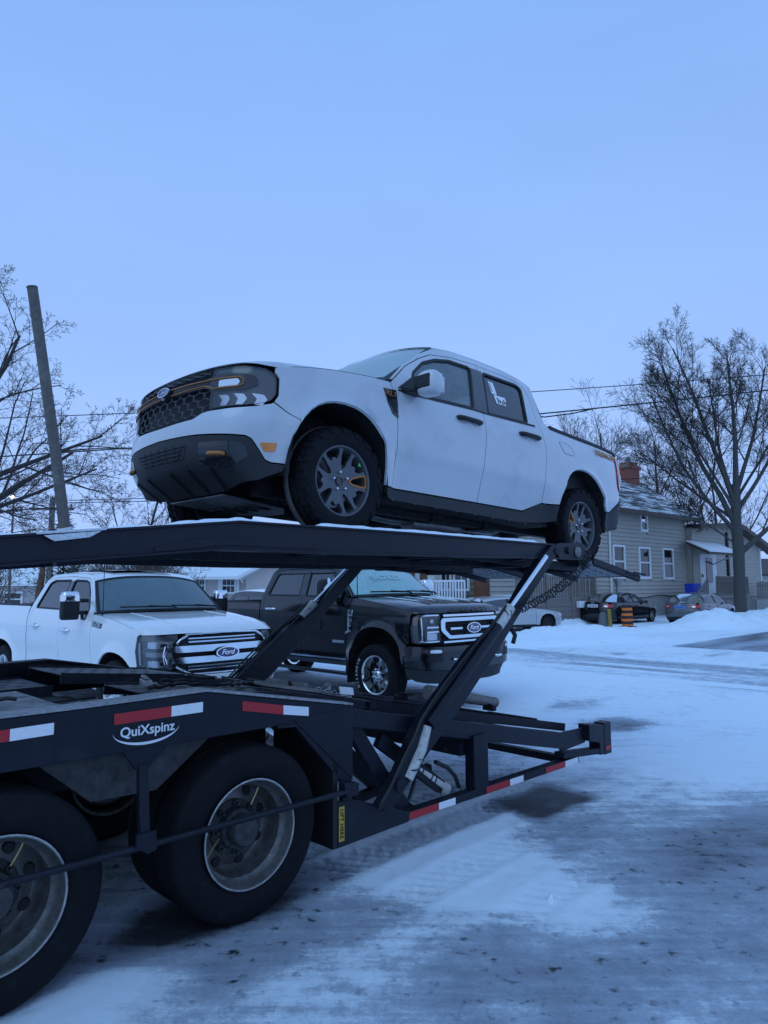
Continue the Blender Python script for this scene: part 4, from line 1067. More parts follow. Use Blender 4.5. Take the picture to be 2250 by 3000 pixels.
    for o, sg in zip(v, (1, -1)):
        p = c.at(sg * c.ux(-.41), 1.068, .009); text_mesh('lettering', 'XLT', MATS['orange_metal'], o, .05, frame(p, (-sg, 0, 0), (0, 0, 1)), .002, .2, 1.0, 1.3)
        b = MB(); L = c.X((-.40, 1.02), (-.455, 1.02), (-.474, .93), (-.44, .94)); patch('vent_slot', [(sg * u, z) for u, z in (L if sg > 0 else L[::-1])], c.fm(.007), MATS['black'], o, (), .03, 0, 0)
    # bed side lettering
    for sg in (1, -1):
        p = c.at(sg * c.ux(-3.42), 1.14, .006); q = c.at(sg * c.ux(-3.64), 1.14, .006); e = unit(q - p) * 1
        text_mesh('lettering', 'TREMOR', MATS['orange_metal'], root, .075, frame(c.at(sg * c.ux(-3.53), 1.145, .007), e if sg > 0 else -e, (0, -.15 * sg, 1)), .002, .15, 1.0, 1.45, offset=.0015)
        # fuel door
        if sg > 0:
            fo = round_poly(X((-2.66, 1.135), (-2.83, 1.135), (-2.92, 1.06), (-2.90, 1.03), (-2.74, 1.03)), .03); patch('fuel_door', fo, c.fm(.0015), P, root, (), .04, .003, 0)
            b = MB(); L = resample(fo, .03); b.tube(c.S(L[:, 0], L[:, 1], .0), .003, 4, closed=True); b.build('fuel_door_gap', MATS['black'], root)
    # tail lamps
    to = X((-3.775, 1.17), (-3.782, .94), (-3.81, .86), (-3.86, .805), (-3.90, .83)) + c.Q((.80, .9), (.78, 1.18))
    tl = c.panel('tail_light', round_poly(to, .02), MATS['lamp_red'], d=.012, hem=.03, inset=0)
    for o, sg in zip(tl, (1, -1)):
        L = X((-3.81, .99), (-3.83, .90), (-3.88, .89)) + c.Q((.815, .99)); L = [(sg * u, z) for u, z in L]
        patch('reverse_light', L if sg > 0 else L[::-1], c.fm(.016), MATS['lamp_white'], o, (), .03, .004, 0)
    # door mirrors
    for sg, dr in ((1, doors[0][0]), (-1, doors[0][1])):
        b = MB(); y0 = sg * .93
        def mm(prof, xb): return prof
        pts = [(1.085, .10, .085), (1.11, .14, .115), (1.18, .145, .12), (1.235, .13, .11), (1.26, .09, .075)]
        n = 16; vs = []
        for z, rx, ry in pts:
            for j in range(n):
                t = 2 * math.pi * j / n; cx, sx = math.cos(t), math.sin(t)
                vs.append((-.66 + rx * .55 * math.copysign(abs(cx) ** .6, cx), sg * (1.055 + ry * .82 * math.copysign(abs(sx) ** .6, sx)), z))
        fs = [(i * n + j, i * n + (j + 1) % n, (i + 1) * n + (j + 1) % n, (i + 1) * n + j) for i in range(len(pts) - 1) for j in range(n)] + [tuple(range(n)), tuple(range((len(pts) - 1) * n, len(pts) * n))]
        b.add(vs, fs); mo = b.build('mirror', P, dr, 50)
        b = MB(); b.beam((-.62, sg * .86, 1.135), (-.62, sg * 1.0, 1.12), .16, .05); b.build('mirror_arm', MATS['black'], mo, 40, bevel=.015)
        b = MB(); q = [(-.60, .95), (-.60, 1.13)]; b.box(-.592, -.576, *sorted((sg * .965, sg * 1.12)), 1.125, 1.225); b.build('mirror_front_trim', MATS['black'], mo, 40, bevel=.02)
        b = MB(); b.box(-.748, -.742, *sorted((sg * .965, sg * 1.12)), 1.11, 1.23); b.build('mirror_glass', MATS['chrome'], mo, 40)
        sail = c.X((-.50, 1.14), (-.655, 1.14), (-.72, 1.30)); sail = [(sg * u, z) for u, z in sail]
        patch('mirror_sail', sail if sg > 0 else sail[::-1], c.fm(.004), MATS['black'], dr, (), .03, .006, 0)
    # belt strip
    bs = X((-.50, 1.128), (-.66, 1.132), (-1.39, 1.178), (-1.59, 1.182), (-2.30, 1.222), (-2.30, 1.206), (-1.59, 1.166), (-1.39, 1.162), (-.66, 1.114), (-.50, 1.114))
    c.panel('belt_strip', bs, MATS['black'], d=.006, hem=.012, inset=0)
    # window papers on the rear left pane
    lw = [o for o in doors[1][0].children if o.name.startswith('window')][0]
    def paper(x0, z0, w, h, tilt, nm):
        q = [(x0, z0), (x0 + w * math.cos(tilt), z0 + w * math.sin(tilt)), (x0 + w * math.cos(tilt) - h * math.sin(tilt), z0 + w * math.sin(tilt) + h * math.cos(tilt)), (x0 - h * math.sin(tilt), z0 + h * math.cos(tilt))]
        return patch(nm, [(c.ux(x), z) for x, z in q], c.fm(-.009), MATS['paper'], lw, (), .05, 0, 0)
    p1 = paper(-1.80, 1.325, -.17, .085, -.05, 'window_label'); p2 = paper(-1.775, 1.42, -.075, .125, .04, 'window_label')
    for i in range(5):
        q = [(-1.83 - .03 * i, 1.335 + .01 * (i % 2)), (-1.848 - .03 * i, 1.335 + .01 * (i % 2)), (-1.848 - .03 * i, 1.39 - .012 * (i % 3)), (-1.83 - .03 * i, 1.39 - .012 * (i % 3))]
        patch('print', [(c.ux(x), z) for x, z in q], c.fm(-.0075), MATS['black'], p1, (), .05, 0, 0)
    patch('print', [(c.ux(x), z) for x, z in [(-1.79, 1.44), (-1.80, 1.44), (-1.80, 1.53), (-1.79, 1.53)]], c.fm(-.0075), MATS['black'], p2, (), .05, 0, 0)
    # arch lip line
    # wheels
    for x in (0.0, -3.076):
        for sg in (1, -1):
            make_wheel(root, (x, sg * .79, .368), sg > 0, .3685, .225, .236, style_tremor(R(174) if x == 0 else R(25)), lugs=40, mats=[MATS['gunmetal']])
    for x in np.linspace(-.5, -2.4, 9):
        b = MB(); b.lathe([(0, .004), (.007, .003), (.008, 0)], 8, (x, .86, .30)); b.build('bolt', MATS['plastic_mid'], root)
    return c
def tow_mirror(parent, sg, p, paintm, capm, w=.20, h=.30, snow=False):
    """tall folding mirror on two arms; p = root point on the door"""
    p = np.array(p, float); o = None
    b = MB(); x, y, z = p[0] - .02, p[1] + sg * .24, p[2]
    vs = []; n = 16; prof = [(-.5, .8), (-.46, .95), (-.2, 1), (.2, 1), (.44, .92), (.5, .75)]
    for zz, q in prof:
        for j in range(n):
            t = 2 * math.pi * j / n; cx, sx = math.cos(t), math.sin(t)
            vs.append((x + .07 * q * math.copysign(abs(cx) ** .6, cx), y + sg * w / 2 * q * math.copysign(abs(sx) ** .5, sx), z + zz * h))
    b.add(vs, [(i * n + j, i * n + (j + 1) % n, (i + 1) * n + (j + 1) % n, (i + 1) * n + j) for i in range(len(prof) - 1) for j in range(n)] + [tuple(range(n)), tuple(range((len(prof) - 1) * n, len(prof) * n))])
    o = b.build('mirror', MATS['black'], parent, 50)
    b = MB(); b.beam(p + V3(0, 0, .07), (x, y - sg * .05, z + .07), .07, .05); b.beam(p + V3(0, 0, -.09), (x, y - sg * .05, z - .09), .07, .05); b.build('mirror_arm', MATS['black'], o, 40, bevel=.012)
    b = MB(); vs = []
    for zz, q in ((.18, 1.03), (.36, 1.0), (.48, .9), (.53, .7)):
        for j in range(n):
            t = 2 * math.pi * j / n; cx, sx = math.cos(t), math.sin(t)
            vs.append((x + .008 + .074 * q * math.copysign(abs(cx) ** .6, cx), y + sg * w / 2 * q * math.copysign(abs(sx) ** .5, sx), z + zz * h))
    b.add(vs, [(i * n + j, i * n + (j + 1) % n, (i + 1) * n + (j + 1) % n, (i + 1) * n + j) for i in range(3) for j in range(n)] + [tuple(range(3 * n, 4 * n))]); b.build('mirror_cap', capm, o, 50)
    if snow:
        b = MB(); blob(b, (x + .06, y - sg * .02, z + .02), (.05, w * .42, h * .48), 5, .25); b.build('snow_cake', MATS['snow'], o, 60)
        b = MB(); blob(b, (x, y - sg * .1, z + h * .3), (.06, .13, .03), 6, .25); b.build('snow_cake', MATS['snow'], o, 60)
    b = MB(); b.box(x - .078, x - .07, *sorted((y - w * .42, y + w * .42)), z - h * .4, z + h * .4); b.build('mirror_glass', MATS['chrome'], o)
    return o

def blob(b, c, r, seed, amp, n=10, m=7):
    rr = random.Random(seed); vs = []
    for i in range(m + 1):
        t = math.pi * i / m
        for j in range(n):
            a = 2 * math.pi * j / n; q = 1 + amp * (rr.random() * 2 - 1)
            vs.append((c[0] + r[0] * q * math.sin(t) * math.cos(a), c[1] + r[1] * q * math.sin(t) * math.sin(a), c[2] + r[2] * q * math.cos(t)))
    b.add(vs, [(i * n + j, i * n + (j + 1) % n, (i + 1) * n + (j + 1) % n, (i + 1) * n + j) for i in range(m) for j in range(n)])

def make_f150():
    root = empty('pickup_truck', (-2.70, 9.76, .10), R(-42.9), 'white full-size pickup with chrome bar grille and towing mirrors, parked behind the trailer at left', 'pickup truck')
    plan = [(.97, 0), (.955, .4), (.91, .66), (.81, .84), (.62, .94), (.40, .975), (0, .985), (-1, .995), (-2.7, 1.0), (-4.3, .99), (-4.6, .965), (-4.72, .88), (-4.77, .6), (-4.78, 0)]
    offS = [(.35, -.06), (.5, -.025), (.6, 0), (.75, -.012), (.95, .008), (1.15, .005), (1.28, -.008), (1.38, -.03), (1.5, -.075), (1.8, -.20), (1.9, -.26), (2.0, -.33)]
    offF = [(.38, -.14), (.46, -.03), (.55, .025), (.655, .03), (.675, -.02), (1.08, -.03), (1.13, -.05), (1.17, -.08), (1.25, -.14)]
    offR = [(.4, 0), (.6, .02), (.66, 0), (1.5, -.01)]
    c = Car(root, plan, offS, offF, offR, arches=((0, .42, .50), (-3.68, .42, .50)), flare=(.035, .10), step=.07)
    he = [(-.60, 1.365), (-.2, 1.325), (.2, 1.265), (.45, 1.215), (.60, 1.165)]
    P = MATS['paint_white']
    def bedside(AR):
        return [(-2.76, 1.44), (-4.66, 1.44), (-4.68, .70), (-4.30, .66)] + AR[::-1] + [(-2.76, .48)]
    k = dict(paint=P, archF=(0, .44, .49, .47), archR=(-3.68, .44, .50, .47), zsill=.48, zbot=.36, hub=.405,
             seamF=[(-.63, .48), (-.64, .8), (-.66, 1.1), (-.62, 1.345)], seamM=[(-1.62, .48), (-1.63, 1.1), (-1.66, 1.4), (-1.72, 1.86)], seamR=[(-2.66, .48), (-2.68, 1.2), (-2.60, 1.42), (-2.5, 1.78)],
             doorTop=[(-.66, 1.38), (-.86, 1.60), (-1.05, 1.77), (-1.2, 1.84), (-1.72, 1.87), (-2.2, 1.865), (-2.42, 1.84)], dtM=4,
             hoodEdge=he, fenderFront=[(.53, 1.12), (.50, .95), (.52, .72), (.50, .66)],
             winF=round_poly([(-.84, 1.30), (-.80, 1.42), (-.98, 1.64), (-1.13, 1.77), (-1.25, 1.80), (-1.60, 1.81), (-1.57, 1.42), (-1.02, 1.395), (-.95, 1.30)], .025),
             winR=round_poly([(-1.70, 1.42), (-1.74, 1.81), (-2.28, 1.81), (-2.40, 1.77), (-2.52, 1.43)], .025),
             handF=(-1.28, 1.13), handR=(-2.30, 1.16), handL=.22, handR_=.022, handMat=MATS['chrome'], recess=P, glassF=MATS['glass_f150side'], glassR=MATS['glass_dark'], glassW=MATS['glass_f150'], trimw=.02,
             frameOut=[(-.60, 1.385), (-.78, 1.585), (-1.0, 1.80), (-1.12, 1.88), (-1.4, 1.915), (-2.1, 1.92), (-2.45, 1.90), (-2.56, 1.82), (-2.70, 1.45), (-2.74, 1.3), (-2.74, .48)],
             bpillar=[(-1.585, 1.42), (-1.615, 1.81), (-1.735, 1.81), (-1.69, 1.42)],
             roofEdge=[(-1.0, 1.80), (-1.12, 1.88), (-1.4, 1.915), (-2.1, 1.92), (-2.45, 1.90), (-2.56, 1.82)], roofC=[(-.97, 1.875), (-1.15, 1.925), (-1.5, 1.955), (-2.1, 1.96), (-2.45, 1.94), (-2.58, 1.88)],
             A0=(-.56, 1.375), A1=(-1.0, 1.80), wsBase=(-.36, 1.39), wsTop=(-.97, 1.875), wipers=((.86, .02), (.05, -.72)),
             R1=(-2.56, 1.82), R0=(-2.72, 1.42), rwTop=(-2.58, 1.88), rwBase=(-2.74, 1.42),
             rocker=[(-.50, .475), (-3.18, .475), (-3.18, .40), (-.50, .40)], rockerMat=P,
             bed=dict(side=bedside, z=1.44, x0=-2.78, x1=-4.66, zf=poly_interp([(-4.7, 1.44), (-2.7, 1.44)]), cap=.02, capMat=MATS['black'], ytail=.86, ztg0=.72, bump=[(-4.66, .50), (-4.4, .50), (-4.4, .65), (-4.66, .68)], bz0=.68, bz1=.50, bumpMat=MATS['chrome']),
             beltz=lambda x: 1.32, fx=.45, fz=1.13, seatx=(-1.25, -2.15), dashw=.8)
    zt = poly_interp(he)
    k['hoodf'] = make_hood(c, .60, -.60, zt, poly_interp([(0, 1.155), (1, 1.14)]), (-.36, 1.375), [(0, 1.155), (.04, 1.195), (.12, 1.24), (.4, 1.31), (1, 1.375)], p=5)
    doors, ws, rw = cab_and_panels(c, k)
    X, Y = c.X, c.Y
    # hood bulge creases
    for sg in (1, -1):
        b = MB(); L = k['hoodf'](np.full(14, sg * .58), np.linspace(.12, .97, 14)); b.tube(L + V3(0, 0, -.006), .014, 6); b.build('hood_crease', P, root, 60)
    # bumper
    half = [(0, .44)] + Y((.5, .44), (.8, .46)) + X((.70, .47), (.50, .47), (.495, .64), (.52, .69), (.60, .695)) + Y((.86, .69), (.62, .685), (.5, .66), (0, .655))
    fb = c.sym('front_bumper', half, P, d=.02, hem=.05)
    half = [(0, .36)] + Y((.5, .36), (.8, .38)) + X((.70, .40), (.52, .42), (.50, .47), (.70, .465)) + Y((.8, .455), (.5, .435), (0, .435)); c.sym('lower_valance', half, MATS['plastic_grey'], d=.0)
    # corner lamps framed in chrome
    for sg in (1, -1):
        L = Y((.78, .50), (.88, .50)) + X((.72, .50), (.67, .56), (.70, .63)) + Y((.88, .64), (.80, .63)); L = [(sg * u, z) for u, z in L]; L = L if sg > 0 else L[::-1]
        o = patch('fog_lamp', round_poly(L, .02), c.fm(.026), MATS['black_gloss'], fb, (), .05, .01, 0)
        b = MB(); c.bar('x', [(u, z) for u, z in L], .016, None, d=.03, both=False, closed=True, mb=b); b.build('fog_bezel', MATS['chrome'], o, 60)
        L = Y((.82, .54), (.87, .54), (.87, .60), (.82, .60)); L = [(sg * u, z) for u, z in L]; patch('fog_lens', L if sg > 0 else L[::-1], c.fm(.032), MATS['lamp_silver'], o, (), .05, .01, 0)
    # grille
    half = [(0, .665)] + Y((.50, .67), (.60, .74), (.68, .76), (.68, 1.04), (.60, 1.09), (.55, 1.14), (0, 1.145))
    g = c.sym('grille', half, MATS['black'], d=-.06, hem=0, inset=-.01)
    b = MB()
    for z in (.70, .73, .76, .79, 1.03, 1.06, 1.09, 1.12):
        w = .5 + .1 * min(1, max(0, (z - .67) / .07)) - .05 * max(0, (z - 1.09) / .05); L = resample([(-c.uf(w), z), (c.uf(w), z)], .07, False); b.tube(c.S(L[:, 0], L[:, 1], -.025), .0065, 5)
    for y in np.arange(-.54, .55, .06):
        u = math.copysign(c.uf(abs(y)), y); b.tube([c.at(u, .68, -.035), c.at(u, .80, -.035)], .004, 4); b.tube([c.at(u, 1.01, -.035), c.at(u, 1.13, -.035)], .004, 4)
    b.build('grille_mesh', MATS['plastic_mid'], g, 60)
    for z in (.715, .755, 1.05, 1.09):
        b = MB(); w = .50; L = resample([(-c.uf(w), z), (c.uf(w), z)], .07, False); b.tube(c.S(L[:, 0], L[:, 1], -.018), .009, 5); b.build('grille_slat', MATS['chrome'], g, 60)
    for z0, z1 in ((.93, 1.01), (.80, .875)):   # two chrome bars
        half = [(0, z0)] + Y((.66, z0), (.76, z0 + .02), (.76, z1 - .01), (.66, z1), (0, z1)); c.sym('grille_bar', half, MATS['chrome'], d=.03, hem=.05, inset=0)
    b = MB(); half = Y((.52, 1.135), (.62, 1.075), (.66, 1.03)); c.bar('x', half, .016, None, d=.005, mb=b)
    c.bar('x', Y((0, 1.15), (.52, 1.14)), .012, None, d=.005, mb=b); c.bar('x', Y((.48, .675), (.58, .72), (.66, .77)), .016, None, d=.005, mb=b); c.bar('x', Y((0, .665), (.48, .67)), .012, None, d=.01, mb=b)
    c.bar('x', Y((.77, .80), (.79, .9), (.77, 1.01)), .02, None, d=.02, mb=b); b.build('grille_surround', MATS['chrome'], g, 60)
    oval_emblem(root, c.at(0, .905, .055), (0, 1, 0), (-.05, 0, 1), .34, .14)
    # headlamps
    ho = round_poly(Y((.69, .735), (.86, .73)) + X((.60, .72), (.525, .74), (.505, .95), (.535, 1.11), (.60, 1.138)) + Y((.84, 1.135), (.64, 1.135), (.64, 1.08), (.69, 1.05)), .015)
    hl = c.panel('headlight', ho, MATS['lamp_mid'], d=-.03, hem=-.03, inset=.003)
    for o, sg in zip(hl, (1, -1)):
        def pp(L, m, d, nm, r=.01):
            L = [(sg * u, z) for u, z in L]; return patch(nm, round_poly(L if sg > 0 else L[::-1], r), c.fm(d), m, o, (), .04, .012, 0)
        pp(Y((.74, .98), (.86, .98)) + X((.68, .985), (.68, 1.06)) + Y((.84, 1.06), (.75, 1.05)), MATS['lamp_silver'], -.015, 'reflector')
        pp(Y((.74, .765), (.86, .76)) + X((.68, .77), (.68, .84)) + Y((.85, .84), (.75, .84)), MATS['lamp_silver'], -.015, 'reflector')
        pp(Y((.76, 1.0), (.83, 1.0), (.83, 1.04), (.76, 1.04)), MATS['lamp_dark'], -.008, 'projector'); pp(Y((.76, .785), (.83, .785), (.83, .825), (.76, .825)), MATS['lamp_dark'], -.008, 'projector')
        pp(Y((.70, .88), (.86, .88)) + X((.66, .885), (.66, .94)) + Y((.85, .94), (.71, .935)), MATS['lamp_white'], -.012, 'turn_lamp')
        pp(X((.585, .78), (.55, .79), (.54, 1.04), (.575, 1.05)), MATS['lamp_white'], -.012, 'running_light')
        pp(ho, MATS['glass_lens'], .0, 'lens')
    # mirrors, badge, antenna, roof fin
    for sg, d_ in ((1, doors[0][0]), (-1, doors[0][1])):
        tow_mirror(d_, sg, (-.88, sg * .93, 1.47), P, MATS['chrome'], w=.24, h=.36)
        v = X((-.36, 1.185), (-.62, 1.21), (-.60, 1.275), (-.34, 1.25)); v = [(sg * u, z) for u, z in v]
        o = patch('fender_badge', v if sg > 0 else v[::-1], c.fm(.006), MATS['black_gloss'], root, (), .05, .01, 0)
        text_mesh('lettering', 'F-150', MATS['chrome'], o, .075, frame(c.at(sg * c.ux(-.48), 1.23, .010), (-sg, 0, .12 * -1 * 0), (0, 0, 1)), .003, .2, 1.0, 1.25, offset=.001)
    b = MB(); p = c.at(-c.ux(-.45), 1.34); b.tube([p + V3(0, .03, 0), p + V3(-.02, .05, .05), p + V3(-.04, .06, .86)], [.02, .007, .003], 6); b.build('antenna', MATS['black'], root, 50)
    b = MB(); b.add([(-1.48, -.03, 1.95), (-1.48, .03, 1.95), (-1.66, .03, 1.95), (-1.66, -.03, 1.95), (-1.60, 0, 2.02), (-1.66, 0, 2.02)], [(0, 1, 4), (1, 2, 5, 4), (2, 3, 5), (3, 0, 4, 5)]); b.build('roof_fin', MATS['black'], root, 0)
    def rg(v, t): 
        x = -1.15 - 1.0 * t; return np.stack([x, v * .47, 1.948 + .012 * (1 - v * v) + .012 * np.sin(np.pi * t)], -1)
    grid_patch('roof_glass', rg, 9, 9, MATS['black_gloss'], root)
    for x in (0, -3.68):
        for sg in (1, -1): make_wheel(root, (x, sg * .87, .407), sg > 0, .407, .27, .245, style_spokes(6), mats=[MATS['lamp_silver']])
    return c

def make_f350():
    root = empty('pickup_truck', (.55, 11.19, .10), R(-44.4), 'black heavy-duty pickup with chrome grille frame and frosted windshield reading SOLD', 'pickup truck')
    plan = [(1.02, 0), (1.0, .45), (.965, .75), (.89, .91), (.74, .975), (.5, .99), (0, .995), (-2.7, 1.005), (-5, 1.0), (-5.2, .97), (-5.28, .8), (-5.3, 0)]
    offS = [(.45, -.06), (.58, -.02), (.7, 0), (.9, -.015), (1.1, .008), (1.3, .005), (1.45, -.012), (1.55, -.035), (1.65, -.075), (1.95, -.19), (2.03, -.24), (2.15, -.33)]
    offF = [(.40, -.06), (.5, -.02), (.55, .03), (.88, .04), (.90, -.03), (1.30, -.04), (1.34, -.06), (1.42, -.1)]
    offR = [(.4, 0), (1.6, 0)]
    c = Car(root, plan, offS, offF, offR, arches=((.02, .55, .55), (-4.06, .55, .55)), flare=(.045, .13), step=.07)
    he = [(-.56, 1.545), (-.2, 1.51), (.3, 1.44), (.6, 1.385), (.74, 1.35)]
    P = MATS['paint_black']
    def bedside(AR): return [(-2.80, 1.44), (-5.20, 1.44), (-5.22, .8), (-4.75, .75)] + AR[::-1] + [(-2.80, .60)]
    k = dict(paint=P, archF=(.02, .55, .53, .575), archR=(-4.06, .55, .53, .55), zsill=.60, zbot=.5, hub=.44,
             seamF=[(-.60, .60), (-.61, 1.0), (-.62, 1.3), (-.60, 1.535)], seamM=[(-1.66, .60), (-1.67, 1.2), (-1.70, 1.55), (-1.75, 1.98)], seamR=[(-2.70, .60), (-2.72, 1.3), (-2.66, 1.56), (-2.56, 1.92)],
             doorTop=[(-.62, 1.565), (-.82, 1.76), (-1.0, 1.91), (-1.15, 1.98), (-1.75, 2.0), (-2.3, 1.995), (-2.5, 1.97)], dtM=4,
             hoodEdge=he, fenderFront=[(.70, 1.30), (.68, 1.1), (.66, .93), (.60, .90)],
             winF=round_poly([(-.78, 1.50), (-.76, 1.60), (-.95, 1.80), (-1.10, 1.92), (-1.2, 1.945), (-1.63, 1.95), (-1.60, 1.575), (-1.0, 1.56), (-.92, 1.50)], .02),
             winR=round_poly([(-1.78, 1.575), (-1.81, 1.95), (-2.40, 1.945), (-2.50, 1.90), (-2.60, 1.58)], .03),
             handF=(-1.30, 1.33), handR=(-2.36, 1.34), handL=.24, handR_=.022, handMat=MATS['chrome'], recess=P, glassF=MATS['glass_dark'], glassR=MATS['glass_dark'], glassW=MATS['glass_f350'], trimw=.02,
             frameOut=[(-.56, 1.57), (-.74, 1.74), (-.94, 1.93), (-1.08, 2.02), (-1.4, 2.055), (-2.1, 2.06), (-2.55, 2.04), (-2.66, 1.95), (-2.76, 1.6), (-2.78, 1.4), (-2.78, .60)],
             bpillar=[(-1.615, 1.575), (-1.645, 1.95), (-1.80, 1.95), (-1.77, 1.575)],
             roofEdge=[(-.94, 1.93), (-1.08, 2.02), (-1.4, 2.055), (-2.1, 2.06), (-2.55, 2.04), (-2.66, 1.95)], roofC=[(-.90, 2.0), (-1.1, 2.06), (-1.5, 2.095), (-2.1, 2.10), (-2.5, 2.085), (-2.66, 2.02)],
             A0=(-.52, 1.555), A1=(-.94, 1.93), wsBase=(-.30, 1.57), wsTop=(-.90, 2.0), wipers=((.86, .05), (.05, -.7)),
             R1=(-2.66, 1.95), R0=(-2.76, 1.56), rwTop=(-2.66, 2.02), rwBase=(-2.76, 1.56),
             rocker=[(-.51, .595), (-3.53, .595), (-3.53, .52), (-.51, .52)], rockerMat=P,
             bed=dict(side=bedside, z=1.44, x0=-2.82, x1=-5.2, zf=poly_interp([(-5.3, 1.44), (-2.7, 1.44)]), cap=.02, capMat=MATS['black'], ytail=.88, ztg0=.9, bump=[(-5.15, .6), (-4.9, .6), (-4.9, .8), (-5.15, .85)], bz0=.85, bz1=.6, bumpMat=MATS['chrome']),
             beltz=lambda x: 1.48, fx=.62, fz=1.30, seatx=(-1.25, -2.2), dashw=.8)
    zt = poly_interp(he)
    k['hoodf'] = make_hood(c, .74, -.56, zt, poly_interp([(0, 1.335), (1, 1.33)]), (-.30, 1.565), [(0, 1.335), (.03, 1.40), (.10, 1.445), (.4, 1.50), (1, 1.56)], p=6)
    doors, ws, rw = cab_and_panels(c, k)
    X, Y = c.X, c.Y
    for v in (-.62, -.25, .25, .62):   # raised ridges on the hood, snow lying along them
        b = MB(); L = k['hoodf'](np.full(14, v), np.linspace(.15, .97, 14)); b.tube(L + V3(0, 0, -.012), .022, 6); b.build('hood_ridge', P, root, 60)
        b = MB(); L = k['hoodf'](np.full(10, v * .95), np.linspace(.3, .9, 10)); b.tube(L + V3(0, 0, .0), [.004, .01, .014, .012, .016, .013, .011, .014, .01, .004], 6); b.build('snow_streak', MATS['snow'], root, 60)
    # hood front lettering
    b = None
    p0 = k['hoodf'](np.array([0.]), np.array([.035]))[0]; p1 = k['hoodf'](np.array([0.]), np.array([.0]))[0]
    text_mesh('lettering', 'SUPER DUTY', MATS['black_gloss'], root, .085, frame(p0 * .5 + p1 * .5 + V3(.02, 0, .0), (0, 1, 0), (-.35, 0, 1)), .006, 0, 1.25, 1.5, offset=.002)
    # bumper
    half = [(0, .55)] + Y((.5, .55), (.85, .57)) + X((.75, .58), (.62, .60), (.60, .86), (.66, .885)) + Y((.9, .885), (.5, .88), (0, .88))
    fb = c.sym('front_bumper', half, P, d=.04, hem=.08)
    half = [(0, .36)] + Y((.5, .36), (.85, .38)) + X((.75, .40), (.60, .45), (.60, .58), (.75, .575)) + Y((.85, .565), (.5, .545), (0, .545)); c.sym('lower_valance', half, MATS['plastic_grey'], d=.01, hem=.04)
    for sg in (1, -1):
        def pp(L, m, d, nm, par, r=.012, hem=.012):
            L = [(sg * u, z) for u, z in L]; return patch(nm, round_poly(L if sg > 0 else L[::-1], r), c.fm(d), m, par, (), .05, hem, 0)
        o = pp(Y((.70, .68), (.88, .68), (.88, .86), (.72, .86)), MATS['black'], .046, 'fog_pocket', fb)
        pp(Y((.72, .80), (.87, .80), (.87, .845), (.73, .845)), MATS['lamp_silver'], .052, 'fog_lamp', fb)
        b = MB(); p = c.at(sg * c.uf(.42), .70, .05); b.tube([p, p + V3(.06, 0, -.01), p + V3(.07, sg * .03, 0), p + V3(.06, sg * .08, .0), p + V3(0, sg * .09, 0)], .02, 8); b.build('tow_hook', MATS['chrome'], fb, 60)
    pp = None
    # grille: recessed field, chrome frame, centre bar, top and bottom bars
    half = [(0, .905)] + Y((.60, .905), (.66, .95), (.70, 1.02), (.70, 1.28), (.62, 1.325), (0, 1.33))
    g = c.sym('grille', half, MATS['black'], d=-.06, hem=0, inset=-.01)
    b = MB()
    for y in np.arange(-.60, .61, .075):
        u = math.copysign(c.uf(abs(y)), y); b.tube([c.at(u, .91, -.04), c.at(u, 1.32, -.04)], .006, 4)
    for z in np.arange(.94, 1.32, .045): b.tube(c.S(np.linspace(-c.uf(.6), c.uf(.6), 9), np.full(9, z), -.04), .006, 4)
    b.build('grille_mesh', MATS['plastic_mid'], g, 60)
    out = Y((.0, .975), (.50, .975), (.62, 1.06), (.66, 1.10), (.66, 1.24), (.62, 1.265), (0, 1.265)); inn = Y((0, 1.02), (.47, 1.02), (.56, 1.09), (.58, 1.12), (.58, 1.20), (.56, 1.215), (0, 1.215))
    full = lambda h: h + [(-u, z) for u, z in reversed(h) if u > 1e-6]
    patch('grille_frame', round_poly(full(out), .02), c.fm(.03), MATS['chrome'], g, [round_poly(full(inn), .02)], .06, .05, 0)
    for z0, z1, w in ((1.285, 1.315, .60), (.92, .945, .60)):
        o = c.sym('grille_bar', [(0, z0)] + Y((w, z0), (w, z1), (0, z1)), MATS['chrome'], g, d=.02, hem=.03, inset=0)
    for sg in (1, -1):
        L = [(sg * u, z) for u, z in Y((.20, 1.098), (.46, 1.098), (.46, 1.128), (.20, 1.128))]; patch('grille_bar', L if sg > 0 else L[::-1], c.fm(.02), MATS['chrome'], g, (), .05, .03, 0)
    oval_emblem(root, c.at(0, 1.115, .05), (0, 1, 0), (-.05, 0, 1), .33, .15)
    # headlamps: chrome brackets, amber turn lamp, two modules
    ho = round_poly(Y((.66, .93), (.90, .92)) + X((.80, .92), (.71, .93), (.70, 1.10), (.73, 1.28), (.80, 1.315)) + Y((.86, 1.32), (.66, 1.32)), .02)
    hl = c.panel('headlight', ho, MATS['lamp_dark'], d=-.03, hem=-.03, inset=.003)
    for o, sg in zip(hl, (1, -1)):
        def pp(L, m, d, nm, r=.01):
            L = [(sg * u, z) for u, z in L]; return patch(nm, round_poly(L if sg > 0 else L[::-1], r), c.fm(d), m, o, (), .04, .012, 0)
        b = MB()
        for L in (Y((.68, 1.305), (.86, 1.305)) + X((.86, 1.30)), Y((.68, .945), (.88, .94)) + X((.83, .95)), X((.865, .95), (.85, 1.28)), Y((.69, 1.14), (.88, 1.14)), Y((.69, 1.08), (.88, 1.075))):
            L = resample([(sg * u, z) for u, z in L], .04, False); b.tube(c.S(L[:, 0], L[:, 1], .0), .013, 6)
        b.build('headlight_bezel', MATS['chrome'], o, 60)
        pp(X((.80, 1.17), (.725, 1.17), (.74, 1.28), (.81, 1.285)), MATS['amber'], -.01, 'turn_lamp')
